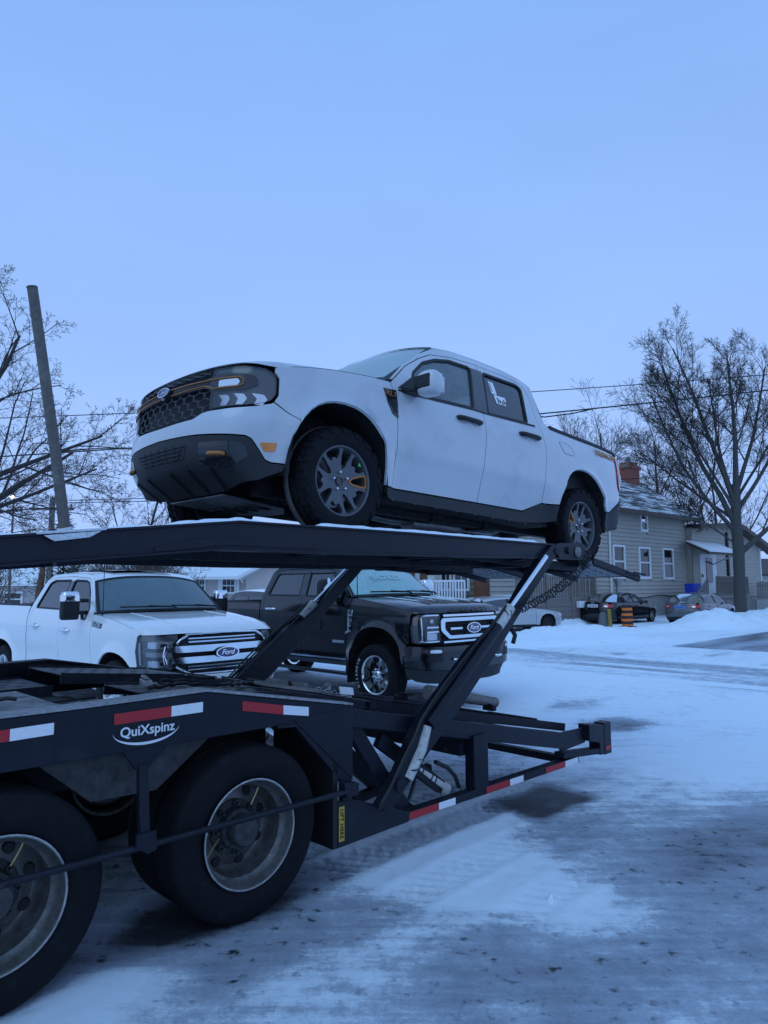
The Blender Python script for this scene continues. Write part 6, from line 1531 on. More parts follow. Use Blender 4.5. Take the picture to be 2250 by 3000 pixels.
        b = MB(); p0, p1 = V3(2.90, y0 - sg * .04, 2.06), V3(2.33, y0 - sg * .04, 1.61); b.cyl(p0, p1, .024, n=14); b.build('piston_rod', MATS['chrome'], arm, 40)
        b = MB(); b.cyl(V3(2.37, y0 - sg * .04, 1.64), V3(2.20, y0 - sg * .04, 1.50), .047, n=16); b.build('cylinder_head', CYLW, arm, 40)
        b = MB(); b.cyl(V3(2.20, y0 - sg * .04, 1.50), V3(1.40, y0 - sg * .04, .87), .046, n=14); b.build('cylinder_barrel', NAVY, arm, 40)
        b = MB(); b.tube([(1.39, y0 - sg * .03, .86), (1.33, y0 - sg * .03, .72), (1.20, y0 - sg * .02, .545)], [.036, .042, .044], 14); b.build('cylinder_foot', CYLW, arm, 40)
        for z in (.60, .66): b = MB(); f_ = (z - .545) / (.72 - .545); b.lathe([(.047, -.006), (.049, 0), (.047, .006)], 14, (1.20 + .13 * f_, y0 - sg * .022, z), 'z'); b.build('hose_clip', HOSE, arm, 40)
        b = MB(); b.cyl((1.36, y0 + sg * .14, .60), (1.80, y0 + sg * .16, .325), .047, n=16); lc = b.build('ram_barrel', CYLW, t, 40)
        for f_ in (.2, .3, .52, .62): b = MB(); c = V3(1.36, y0 + sg * .14, .60) * (1 - f_) + V3(1.80, y0 + sg * .16, .325) * f_; dd = unit(V3(.44, 0, -.275)); b.cyl(c - dd * .006, c + dd * .006, .050, n=16); b.build('hose_clip', HOSE, lc, 40)
        b = MB(); b.beam((1.05, y0 + sg * .1, .80), (1.72, y0 + sg * .14, .36), .05, .09); b.build('ram_cradle', NAVY2, t); b = MB(); b.beam((.80, y0 + sg * .12, .95), (1.12, y0 + sg * .1, .50), .06, .10); b.beam((1.10, y0 + sg * .1, .55), (1.28, y0 + sg * .1, .32), .06, .10); b.build('arm_stay', NAVY, t, 30, bevel=.004)
        # hoses down the arm
        for k, (o1, r) in enumerate(((.0, .009), (.022, .008), (-.02, .007))):
            P = [V3(x, y0 - sg * (.045 + .012 * (k % 2)), z + .012 + o1 * (1 + .5 * math.sin(i * 1.7 + k))) for i, (x, z) in enumerate(((2.30, 1.62), (2.12, 1.49), (1.95, 1.395), (1.75, 1.245), (1.55, 1.09), (1.40, .975), (1.30, .89), (1.22, .76), (1.12, .64), (1.02, .52), (.92, .42)))]
            q = np.array([np.array(p) for p in P]); b = MB(); b.tube(q, r, 6); b.build('hydraulic_hose', HOSE, arm, 60)
        b = MB(); P = [(1.5, y0 + sg * .2, .55), (1.48, y0 + sg * .18, .42), (1.40, y0 + sg * .15, .34), (1.30, y0 + sg * .12, .31)]; b.tube(P, .014, 8); b.build('hydraulic_hose', HOSE, t, 60)
        b = MB(); P = [(1.62, y0 + sg * .1, .56), (1.75, y0 + sg * .1, .50), (1.84, y0 + sg * .1, .42), (1.9, y0 + sg * .12, .33)]; b.tube(P, .016, 8); b.build('hydraulic_hose', HOSE, t, 60)
        b = MB(); b.tube([(2.42, y0 + sg * .0, 1.50), (2.46, y0 - sg * .02, 1.42), (2.43, y0 - sg * .02, 1.36)], .018, 6); b.build('lock_pin', NAVY2, arm, 40)
    # coiled air line from the bracket down the near arm
    A_ = [V3(3.56, -.07, 2.13), V3(3.52, -.09, 2.06), V3(3.36, -.09, 1.945), V3(3.14, -.09, 1.835), V3(2.90, -.09, 1.745), V3(2.62, -.09, 1.665), V3(2.36, -.08, 1.60), V3(2.26, -.06, 1.60)]
    Q = resample(A_, .004, False); n = len(Q); P = []; turns = 33
    for i in range(n):
        d = unit(Q[min(i + 1, n - 1)] - Q[max(i - 1, 0)]); u = unit(np.cross(d, (0, 1, 0))); v = np.cross(d, u); a = 2 * math.pi * turns * i / n; r = .036 + .005 * math.sin(i * .013)
        if i % 3 == 0: P.append(Q[i] + (u * math.cos(a) + v * math.sin(a)) * r)
    b = MB(); b.tube(P, .0058, 6); b.build('coiled_air_line', HOSE, t, 70)
    return t

MATS['hub_grime'] = mat('hub_grime', (.035, .037, .038), .7, noise=(25, .6), dirt=((.09, .10, .09), 10, .5, .8))
MATS['brass'] = mat('brass', (.55, .42, .18), .4, metal=.6)

def deck_load():
    """things lying on the upper deck: wheel straps, folded sheets"""
    def to_world(s, n, z): x, y = W2(s, n); return (x, y, z)
    # strap over the near front tyre
    for (s0, nn, zc, first) in ((.81, .30, 2.528, True),):
        P = []; 
        for a in np.linspace(R(232), R(60), 26): P.append((s0 + .383 * math.cos(a), zc + .383 * math.sin(a)))
        P = [(.46, 2.17)] + P + [(1.12, 2.165)]
        b = MB(); w = .022; q = [to_world(s, nn - w, z) for s, z in P] + [to_world(s, nn + w, z) for s, z in P]; n = len(P)
        b.add(q, [(i, i + 1, i + 1 + n, i + n) for i in range(n - 1)]); o = b.build('tie_down_strap', mat('strap_grey', (.11, .105, .10), .85, noise=(90, .3)), None, 60, fix=False)
        md = o.modifiers.new('s', 'SOLIDIFY'); md.thickness = .004
        tag(o, 'grey webbing strap looped over the front tyre of the raised white pickup', 'strap')
    rr = random.Random(4)
    for i, (s, n, z, ls, ln, mm, lab) in enumerate(((1.75, .45, 2.105, .34, .12, 'paper', 'crumpled white sheet lying on the upper deck below the pickup doors'), (2.65, .40, 2.07, .36, .14, 'steel_dull', 'folded grey metal sheet on the upper deck just ahead of the rear tyre'))):
        b = MB(); nx, ny = 10, 6; vs = []
        for a in range(nx):
            for c in range(ny):
                vs.append(to_world(s + ls * (a / (nx - 1) - .5), n + ln * (c / (ny - 1) - .5), z - .045 * (s + ls * (a / (nx - 1) - .5) - s) + .028 * rr.random() + .02 * math.sin(a * 1.3)))
        b.add(vs, [(a * ny + c, (a + 1) * ny + c, (a + 1) * ny + c + 1, a * ny + c + 1) for a in range(nx - 1) for c in range(ny - 1)]); o = b.build('folded_sheet', MATS[mm], None, 40, fix=False); tag(o, lab, 'sheet')
        o.modifiers.new('s', 'SOLIDIFY').thickness = .004
# ------------------------------------------------------------------ houses
SIDING = mat('siding_tan', (.45, .405, .345), .7, noise=(1.5, .08), dirt=((.36, .31, .25), 2.5, .55, .9))
SIDP = mat('siding_pale', (.52, .45, .43), .7, noise=(2, .06))
STONE = None
TRIM = mat('trim_white', (.78, .78, .78), .5)
BROWN = mat('fascia_brown', (.075, .045, .032), .6, noise=(6, .3))
CONC = mat('concrete', (.33, .32, .30), .85, noise=(4, .15))
WOODG = mat('weathered_wood', (.20, .17, .15), .85, noise=(18, .3))
WOODW = mat('rail_white', (.72, .73, .74), .6, noise=(8, .06))
CURT = mat('curtain', (.55, .55, .53), .9, noise=(6, .12))
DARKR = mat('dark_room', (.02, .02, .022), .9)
def brick_mat(name, c1, c2, mortar, scale):
    m = bpy.data.materials.new(name); m.use_nodes = True; nt = m.node_tree; b = nt.nodes['Principled BSDF']; br = nt.nodes.new('ShaderNodeTexBrick')
    br.inputs['Color1'].default_value = (*c1, 1); br.inputs['Color2'].default_value = (*c2, 1); br.inputs['Mortar'].default_value = (*mortar, 1); br.inputs['Scale'].default_value = scale; br.inputs['Mortar Size'].default_value = .012
    tc = nt.nodes.new('ShaderNodeTexCoord'); mp = nt.nodes.new('ShaderNodeMapping'); mp.inputs['Rotation'].default_value = (R(90), 0, 0); nt.links.new(tc.outputs['Object'], mp.inputs[0]); nt.links.new(mp.outputs[0], br.inputs['Vector'])
    nt.links.new(br.outputs[0], b.inputs['Base Color']); b.inputs['Roughness'].default_value = .85
    bp = nt.nodes.new('ShaderNodeBump'); bp.inputs['Strength'].default_value = .4; bp.inputs['Distance'].default_value = .02; nt.links.new(br.outputs['Fac'], bp.inputs['Height']); bp.invert = True; nt.links.new(bp.outputs[0], b.inputs['Normal']); return m
BRICK = brick_mat('brick_red', (.30, .085, .05), (.22, .06, .04), (.25, .2, .17), 4.5)
STONE = brick_mat('stone_brown', (.19, .135, .095), (.13, .095, .07), (.22, .19, .16), 2.2)
def roof_mat(name, tile, snow, amt):
    """shingles with snow caught between the courses"""
    m = bpy.data.materials.new(name); m.use_nodes = True; nt = m.node_tree; b = nt.nodes['Principled BSDF']; tc = nt.nodes.new('ShaderNodeTexCoord')
    n = nt.nodes.new('ShaderNodeTexNoise'); n.inputs['Scale'].default_value = 1.2; n.inputs['Detail'].default_value = 9; n.inputs['Roughness'].default_value = .75
    mp = nt.nodes.new('ShaderNodeMapping'); mp.inputs['Scale'].default_value = (.5, 3, 3); nt.links.new(tc.outputs['Object'], mp.inputs[0]); nt.links.new(mp.outputs[0], n.inputs['Vector'])
    r = nt.nodes.new('ShaderNodeMapRange'); r.inputs['From Min'].default_value = .62 - amt * .35; r.inputs['From Max'].default_value = .72 - amt * .35; nt.links.new(n.outputs[0], r.inputs[0])
    mx = nt.nodes.new('ShaderNodeMix'); mx.data_type = 'RGBA'; mx.inputs[6].default_value = (*tile, 1); mx.inputs[7].default_value = (*snow, 1); nt.links.new(r.outputs[0], mx.inputs[0]); nt.links.new(mx.outputs[2], b.inputs['Base Color']); b.inputs['Roughness'].default_value = .85
    return m
ROOFG = roof_mat('shingles_snowy', (.085, .075, .075), (.8, .81, .82), .42); ROOFS = roof_mat('roof_snow', (.3, .3, .31), (.84, .85, .86), 1.1)

def siding(parent, x0, x1, z0, top, y, m, pitch=.19, holes=(), name='siding'):
    """lap boards as real courses, each proud at its lower edge; top(x)->z may slope"""
    b = MB(); z = z0
    zmax = max(top(x0), top(x1), top((x0 + x1) / 2))
    while z < zmax - .02:
        z1 = min(z + pitch, zmax); segs = [(x0, x1)]
        # clip to the sloping top
        xs = np.linspace(x0, x1, 41); ok = [x for x in xs if top(x) > z + .02]
        if len(ok) < 2: break
        segs = [(ok[0], ok[-1])]
        for hx0, hx1, hz0, hz1 in holes:
            if hz0 < z1 and hz1 > z:
                ns = []
                for a, c in segs:
                    if hx1 <= a or hx0 >= c: ns.append((a, c))
                    else:
                        if hx0 > a: ns.append((a, hx0))
                        if hx1 < c: ns.append((hx1, c))
                segs = ns
        for a, c in segs: b.add([(a, y - .05, z), (c, y - .05, z), (c, y - .002, z1), (a, y - .002, z1), (a, y + .02, z + .015), (c, y + .02, z + .015)], [(0, 1, 2, 3), (0, 4, 5, 1)])
        z += pitch
    o = b.build(name, m, parent, 0, fix=False); return tag(o, kind='stuff')

def window(parent, x0, x1, z0, z1, y, mul=1, curtain=True, sash=True, grid=False):
    b = MB(); t = .10
    for a in ((x0, x1, z0 - .03, z0 + t), (x0, x1, z1 - t, z1), (x0, x0 + t, z0 + t, z1 - t), (x1 - t, x1, z0 + t, z1 - t)): b.box(a[0], a[1], y - .07, y + .03, a[2], a[3])
    zm = (z0 + z1) / 2
    if sash: b.box(x0 + t, x1 - t, y - .05, y + .02, zm - .035, zm + .035)
    o = b.build('window', TRIM, parent, 0)
    if grid:
        for k in (1, 2): g = MB(); x = x0 + t + (x1 - x0 - 2 * t) * k / 3; g.box(x - .015, x + .015, y - .03, y + .0, z0 + t, z1 - t); g.build('muntin', TRIM, o, 0)
    for za, zb in (((z0 + t, zm - .035), (zm + .035, z1 - t)) if sash else ((z0 + t, z1 - t),)):
        g = MB(); g.add([(x0 + t, y - .015, za), (x1 - t, y - .015, za), (x1 - t, y - .015, zb), (x0 + t, y - .015, zb)], [(0, 1, 2, 3)]); g.build('pane', MATS['glass_house'], o, 0)
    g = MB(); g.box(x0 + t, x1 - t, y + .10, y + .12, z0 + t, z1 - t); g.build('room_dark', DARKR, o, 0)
    if curtain:
        g = MB(); zc = zm + .035; g.add([(x0 + t, y + .05, zc), (x1 - t, y + .05, zc), (x1 - t, y + .05, z1 - t), (x0 + t, y + .05, z1 - t)], [(0, 1, 2, 3)]); g.build('blind', CURT, o, 0)
    return o

def railing(parent, p0, p1, z0, z1, m, pitch=.14, w=.035, name='baluster', slope0=None, slope1=None):
    p0, p1 = np.array(p0, float), np.array(p1, float); L = np.linalg.norm(p1 - p0); n = int(L / pitch); h0, h1 = (slope0 or 0), (slope1 or 0)
    for z in (z0 + .06, z1):
        b = MB(); b.beam((p0[0], p0[1], z + h0), (p1[0], p1[1], z + h1), .05, .07 if z == z1 else .05); b.build('rail', m, parent, 0)
    me = None
    for i in range(n + 1):
        q = p0 + (p1 - p0) * i / max(1, n); hh = h0 + (h1 - h0) * i / max(1, n)
        if me is None:
            b = MB(); b.box(-w / 2, w / 2, -w / 2, w / 2, z0, z1); o = b.build(name, m, parent, 0); me = o.data
        else: o = link(name, me, parent)
        o.location = (q[0], q[1], hh)

def make_house():
    """tan two-storey house; local x along its long wall to the right, y away from the street"""
    h = empty('house', (18.93, 44.84, -.33), R(43), 'tan two-storey house with lap siding, brick chimney and snowy roof at right', 'house')
    h.scale = (1.18, 1.18, 1.18)
    x0 = -16.6; dpt = 5.6; ez = 5.40; rz = 7.55; ry = 2.8
    win = [(-7.67, -6.58, 2.12, 3.66), (-5.24, -4.10, 2.11, 3.65), (-2.78, -1.63, 2.09, 3.66), (-4.95, -4.23, 4.40, 5.34), (-15.1, -14.25, 2.10, 3.3), (-12.95, -11.95, 2.15, 3.5)]
    b = MB(); b.box(x0 - .02, .0, .03, dpt, 1.2, ez); b.prism([(.03, ez), (dpt, ez), (ry, rz - .1)], lambda y, z: (0, y, z), (x0, 0, 0)); b.build('wall', SIDING, h, 0)
    b = MB(); b.box(x0, .02, .0, dpt, -.2, 1.22); b.build('foundation', CONC, h, 0)
    siding(h, x0, 0, 1.22, lambda x: ez, .02, SIDING, holes=[(a, c, d - .03, e) for a, c, d, e in win])
    for i, w in enumerate(win): window(h, *w, .0, curtain=i in (0, 2, 1), grid=i > 3, sash=True)
    # side wall (gable end) siding
    g = MB(); z = 1.22
    while z < 7.2:
        y0, y1 = (.0, dpt) if z < ez else (.0 + (z - ez) / (rz - ez) * ry, dpt - (z - ez) / (rz - ez) * (dpt - ry)); g.add([(.03, y0, z), (.03, y1, z), (.004, y1, z + .19), (.004, y0, z + .19)], [(0, 1, 2, 3)]); z += .19
    tag(g.build('gable_siding', SIDING, h, 0, fix=False), kind='stuff')
    # roof in stepped courses
    b = MB(); n = 16; ov = .55
    for side in (0, 1):
        for k in range(n):
            t0, t1 = k / n, (k + 1) / n; ya, yb = (-ov, ry) if side == 0 else (dpt + ov, ry); za = ez - .12
            A, Bq = ya + (yb - ya) * t0, ya + (yb - ya) * t1; Z0, Z1 = za + (rz - za) * t0, za + (rz - za) * t1
            b.add([(x0 - .3, A, Z0 + .05), (.75, A, Z0 + .05), (.75, Bq, Z1 + .025), (x0 - .3, Bq, Z1 + .025), (x0 - .3, A, Z0), (.75, A, Z0)], [(0, 1, 2, 3), (0, 4, 5, 1)])
    r = b.build('roof', ROOFG, h, 0, fix=False)
    b = MB(); b.box(x0 - .3, .75, -ov - .03, -ov + .03, ez - .30, ez - .09); b.build('fascia', BROWN, h, 0)
    b = MB(); b.add([(x0 - .3, -ov, ez - .2), (.75, -ov, ez - .2), (.75, .05, ez - .2), (x0 - .3, .05, ez - .2)], [(0, 1, 2, 3)]); b.build('soffit', BROWN, h, 0)
    b = MB(); b.beam((.76, -ov, ez - .16), (.76, ry, rz - .05), .06, .2); b.beam((.76, dpt + ov, ez - .16), (.76, ry, rz - .05), .06, .2); b.build('rake_board', BROWN, h, 0)
    rr = random.Random(3); b = MB()
    for i in range(60): x = rr.uniform(-9, .5); blob(b, (x, -ov + .12 + rr.random() * .2, ez - .02), (.22 * rr.uniform(.5, 1.5), .12, .05), i, .3, 6, 4)
    tag(b.build('eave_snow', MATS['snow'], h, 60), kind='stuff')
    b = MB(); b.box(-1.15, .0, ry - .35, ry + .35, 6.9, 8.25); b.box(-1.22, .07, ry - .42, ry + .42, 8.25, 8.42); b.box(-1.0, -.12, ry - .3, ry + .3, 8.42, 8.62); c = b.build('chimney', BRICK, r, 0)
    b = MB(); b.cyl((-.6, ry, 8.6), (-.6, ry, 8.9), .12, n=10); b.build('chimney_pot', MATS['steel_dull'], c)
    # downspout, meter pipe, wires
    b = MB(); b.cyl((-7.95, -.06, 1.0), (-7.95, -.06, 5.2), .05, n=8); b.build('downspout', TRIM, h); b = MB(); b.cyl((-7.4, -.06, 1.0), (-7.4, -.06, 2.0), .05, n=8); b.box(-7.55, -7.25, -.16, 0, 1.85, 2.1); b.build('meter_pipe', MATS['steel_dull'], h)
    b = MB(); b.tube([(-7.3, -.06, 1.25), (-5, -.06, 1.18), (-3.5, -.06, 1.3), (-1.2, -.06, 1.22)], .02, 5); b.build('cable', MATS['black'], h)
    # addition: uneven gable with brown fascia
    tp = [(-.1, 4.85), (4.87, 5.20), (6.03, 5.05), (9.7, 4.1)]; ft = poly_interp(tp)
    b = MB(); b.prism([(0.02, 1.1), (0.02, 4.8)] + tp[1:] + [(9.5, 1.1)], lambda x, z: (x, -.27, z), (0, 6.0, 0)); b.build('addition_wall', SIDING, h, 0)
    b = MB(); b.box(0, 9.52, -.29, 5.7, -.2, 1.12); b.build('addition_base', CONC, h, 0)
    siding(h, 4.75, 9.5, 1.12, lambda x: float(ft(x)) - .1, -.28, SIDING, name='siding'); siding(h, .03, 4.35, 1.12, lambda x: float(ft(x)) - .2, -.28, SIDING, holes=[(.9, 2.9, 1.1, 3.45)])
    b = MB(); ov2 = .55
    for (p, q) in zip(tp[:-1], tp[1:]): b.add([(p[0], -ov2 - .28, p[1] + .12), (q[0], -ov2 - .28, q[1] + .12), (q[0], 6, q[1] + .12), (p[0], 6, p[1] + .12)], [(0, 1, 2, 3)])
    q = tp[-1]; b.add([(q[0], -ov2 - .28, q[1] + .12), (q[0] + 1.0, -ov2 - .28, q[1] - .22), (q[0] + 1.0, 6, q[1] - .22), (q[0], 6, q[1] + .12)], [(0, 1, 2, 3)])
    b.build('addition_roof', ROOFG, h, 0, fix=False)
    T2 = tp + [(10.7, 3.76)]
    for p, q in zip(T2[:-1], T2[1:]): b = MB(); b.beam((p[0], -ov2 - .30, p[1]), (q[0], -ov2 - .30, q[1]), .07, .24); b.beam((p[0], -ov2 / 2 - .30, p[1] - .09), (q[0], -ov2 / 2 - .30, q[1] - .09), .5, .03); b.build('fascia', BROWN, h, 0)
    b = MB(); b.box(4.42, 4.58, -.42, -.28, 0.2, 4.75); b.build('corner_pipe', mat('pipe_dark', (.04, .03, .028), .6), h)
    b = MB(); b.box(9.42, 9.56, -.36, -.28, 1.1, 4.0); b.build('corner_board', TRIM, h)
    window(h, 6.35, 6.75, 2.0, 3.8, -.28, curtain=False)
    # porch: door, canopy, steps, railings
    b = MB(); b.box(.86, 2.92, -.34, -.28, 1.32, 3.45); d = b.build('door', TRIM, h, 0)
    b = MB(); b.box(1.55, 2.35, -.37, -.335, 1.9, 3.25); b.build('door_glass', MATS['glass_house'], d, 0); b = MB(); b.box(1.6, 2.3, -.36, -.345, 1.95, 3.2); b.build('door_curtain', CURT, d, 0); b = MB(); b.box(1.0, 1.06, -.40, -.34, 2.2, 2.35); b.build('door_handle', MATS['black'], d, 0)
    b = MB(); cb = [(-.65, -.3, 4.02), (3.1, -.3, 4.02), (2.6, -1.75, 3.42), (-1.3, -1.75, 3.42)]; b.add(cb + [(x, y, z - .1) for x, y, z in cb], [(0, 1, 2, 3), (7, 6, 5, 4), (3, 2, 6, 7), (0, 3, 7, 4), (1, 5, 6, 2)]); cn = b.build('canopy', BROWN, h, 0)
    b = MB(); b.add([(x, y, z + .03) for x, y, z in cb] + [(x, y, z + .10) for x, y, z in cb], [(4, 5, 6, 7), (3, 2, 6, 7), (0, 3, 7, 4), (1, 5, 6, 2)]); b.build('canopy_snow', ROOFS, cn, 0)
    b = MB(); b.beam((2.5, -.35, 2.9), (2.5, -1.5, 3.38), .08, .08); b.build('canopy_brace', TRIM, cn)
    b = MB(); b.box(-1.9, 3.3, -1.9, -.3, 1.12, 1.28); b.box(-1.8, 3.2, -1.8, -.4, 0, 1.12); b.build('porch_floor', WOODG, h, 0)
    railing(h, (-.9, -1.85), (3.2, -1.85), 1.28, 2.2, WOODG, .16, .05); railing(h, (-3.6, -1.85), (-1.9, -1.85), 1.25, 2.1, WOODG, .18, .05, slope0=-1.0, slope1=0)
    for k in range(5): b = MB(); b.box(-3.5 + k * .33, -3.15 + k * .33, -1.85, -.5, .0, .22 + k * .22); b.build('step', WOODG, h, 0)
    # brick street front on the left end wall: door, windows, porch with white rails
    b = MB(); b.box(x0 - .10, x0 - .02, -.02, dpt + .02, .0, ez); b.prism([(.0, ez), (dpt, ez), (ry, rz - .12)], lambda y, z: (x0 - .10, y, z), (.08, 0, 0)); fc = b.build('brick_front', STONE, h, 0)
    b = MB(); b.box(x0 - .16, x0 - .10, 2.88, 3.70, 1.1, 3.3); fd = b.build('door_frame', TRIM, h, 0); b = MB(); b.box(x0 - .19, x0 - .155, 3.02, 3.42, 1.15, 3.0); dd = b.build('door', mat('door_brown', (.19, .085, .03), .5, noise=(8, .2)), fd, 0); b = MB(); b.box(x0 - .23, x0 - .19, 3.08, 3.13, 2.0, 2.1); b.build('door_handle', MATS['brass'], dd)
    for y0, y1, z0, z1 in ((1.75, 2.35, 1.6, 2.9), (.85, 1.65, 1.6, 2.9), (4.2, 5.1, 1.6, 3.0), (1.0, 1.9, 4.0, 5.1), (3.6, 4.5, 4.0, 5.1)):
        b = MB(); t = .09
        for q in ((y0, y1, z0, z0 + t), (y0, y1, z1 - t, z1), (y0, y0 + t, z0 + t, z1 - t), (y1 - t, y1, z0 + t, z1 - t)): b.box(x0 - .17, x0 - .09, q[0], q[1], q[2], q[3])
        w = b.build('window', TRIM, h, 0); b = MB(); b.box(x0 - .125, x0 - .115, y0 + t, y1 - t, z0 + t, z1 - t); b.build('pane', MATS['glass_house'], w, 0); b = MB(); b.box(x0 - .112, x0 - .104, y0 + t, y1 - t, z0 + t, z1 - t); b.build('curtain', CURT, w, 0)
        b = MB(); b.box(x0 - .14, x0 - .12, (y0 + y1) / 2 - .02, (y0 + y1) / 2 + .02, z0 + t, z1 - t); b.build('muntin', TRIM, w, 0)
    b = MB(); b.box(x0 - .2, x0 - .10, -.05, .58, .3, 3.6); b.build('wood_panel', mat('panel_rust', (.17, .065, .035), .8, noise=(3, .2)), h, 0)
    b = MB(); b.box(x0 - 1.75, x0 - .1, 1.2, 5.4, .85, 1.05); b.build('porch_slab', CONC, h, 0); b = MB(); b.box(x0 - 1.7, x0 - .1, 1.25, 5.35, 0, .85); b.build('porch_base', CONC, h, 0)
    b = MB(); b.box(x0 - 1.75, x0 - 1.45, 1.15, 1.5, 1.05, 3.3); b.build('porch_pillar', mat('pillar_pale', (.50, .48, .42), .7), h, 0); b = MB(); b.box(x0 - 1.75, x0 - 1.45, 4.9, 5.2, 1.05, 3.3); b.build('porch_pillar', MATS['pillar_pale'], h, 0); b = MB(); b.box(x0 - 1.9, x0 - .1, 1.0, 5.5, 3.3, 3.5); b.build('porch_roof', ROOFS, h, 0)
    railing(h, (x0 - 1.65, 1.5), (x0 - 1.65, 4.9), 1.05, 1.98, WOODW, .15, .045); railing(h, (x0 - 1.9, -.42), (x0 - 1.9, 1.05), 1.05, 1.98, WOODW, .13, .045)
    b = MB(); b.box(x0 - 2.0, x0 - .2, -.5, 1.2, .85, 1.05); b.box(x0 - 1.9, x0 - .3, -.45, 1.15, 0, .85); b.build('landing', CONC, h, 0)
    # front deck with skirt boards
    dz = 1.30; yb = -1.2
    b = MB(); b.box(-16.5, -11.3, yb, -.02, dz - .14, dz); dk = b.build('deck_floor', WOODG, h, 0)
    b = MB(); b.box(-16.5, -11.3, yb + .05, -.02, dz, dz + .16); b.build('deck_snow', MATS['snow'], h, 0)
    for k in range(6): b = MB(); b.box(-16.5, -11.3, yb - .02, yb + .02, .02 + k * .195, .205 + k * .195); b.build('skirt_board', WOODG, h, 0)
    for k in range(6): b = MB(); b.box(-11.32, -11.28, yb, -.05, .02 + k * .195, .205 + k * .195); b.build('skirt_board', WOODG, h, 0)
    railing(h, (-16.5, yb), (-11.3, yb), dz + .02, 2.16, WOODG, .145, .045); railing(h, (-11.3, yb), (-11.3, -.1), dz + .02, 2.16, WOODG, .145, .045)
    for x in (-16.5, -14.7, -13.0, -11.3): b = MB(); b.box(x - .06, x + .06, yb - .06, yb + .06, 0, 2.25); b.build('deck_post', WOODG, h, 0)
    b = MB(); b.box(-12.75, -12.3, yb - .22, yb - .03, .92, 1.18); b.build('mail_box', TRIM, h, 0, bevel=.03)
    return h
make_house()

def make_bungalow():
    h = empty('house', (-12.9, 47, 0), R(-8), 'pale pink bungalow with a snow-covered roof between the two parked pickups', 'house')
    b = MB(); b.box(-1.5, 11.5, .03, 7, -.2, 2.45); b.build('wall', SIDP, h, 0)
    wl = [(2.35, 3.35, 1.35, 2.38), (.6, 1.3, 1.45, 2.35), (8.8, 9.9, 1.3, 2.35)]
    b = MB(); x = 3.8
    while x < 11.5: b.add([(x, .0, 0), (x + .22, .0, 0), (x + .22, .0, 2.45), (x, .0, 2.45), (x, .02, 0), (x, .02, 2.45)], [(0, 1, 2, 3), (0, 3, 5, 4)]); x += .25
    tag(b.build('vertical_boards', SIDP, h, 0, fix=False), kind='stuff')
    # side wing with gable toward the street at right
    b = MB(); b.prism([(4.4, 0), (10.6, 0), (10.6, 2.5), (7.5, 4.0), (4.4, 2.5)], lambda x, z: (x, -1.2, z), (0, 6, 0)); b.build('gable_wing', SIDP, h, 0)
    b = MB(); b.add([(4.0, -1.7, 2.42), (7.5, -1.7, 4.15), (7.5, 6, 4.15), (4.0, 6, 2.42)], [(0, 1, 2, 3)]); b.add([(7.5, -1.7, 4.15), (11.0, -1.7, 2.42), (11.0, 6, 2.42), (7.5, 6, 4.15)], [(0, 1, 2, 3)]); r = b.build('wing_roof', ROOFS, h, 0, fix=False); r.modifiers.new('s', 'SOLIDIFY').thickness = .16
    b = MB(); b.beam((4.0, -1.72, 2.34), (7.5, -1.72, 4.06), .05, .18); b.beam((11.0, -1.72, 2.34), (7.5, -1.72, 4.06), .05, .18); b.build('rake_board', TRIM, h, 0)
    b = MB(); b.add([(-2, -.7, 2.45), (5.5, -.7, 2.45), (5.5, 3.4, 4.3), (-2, 3.4, 4.3)], [(0, 1, 2, 3)]); r = b.build('roof', ROOFS, h, 0, fix=False); r.modifiers.new('s', 'SOLIDIFY').thickness = .2
    b = MB(); b.box(-2, 4.1, -.78, -.68, 2.26, 2.42); b.build('gutter', TRIM, h, 0); b = MB(); b.tube([(3.9, -.7, 2.3), (4.0, -.75, 2.1), (4.3, -.1, 1.95), (4.3, -.1, .1)], .05, 6); b.build('downspout', TRIM, h)
    for w in wl[:2]: window(h, *w, -.02, grid=True, curtain=False)
    for x in (2.13, 3.37): b = MB(); b.box(x, x + .2, -.06, -.02, 1.35, 2.38); b.build('shutter', TRIM, h, 0)
make_bungalow()

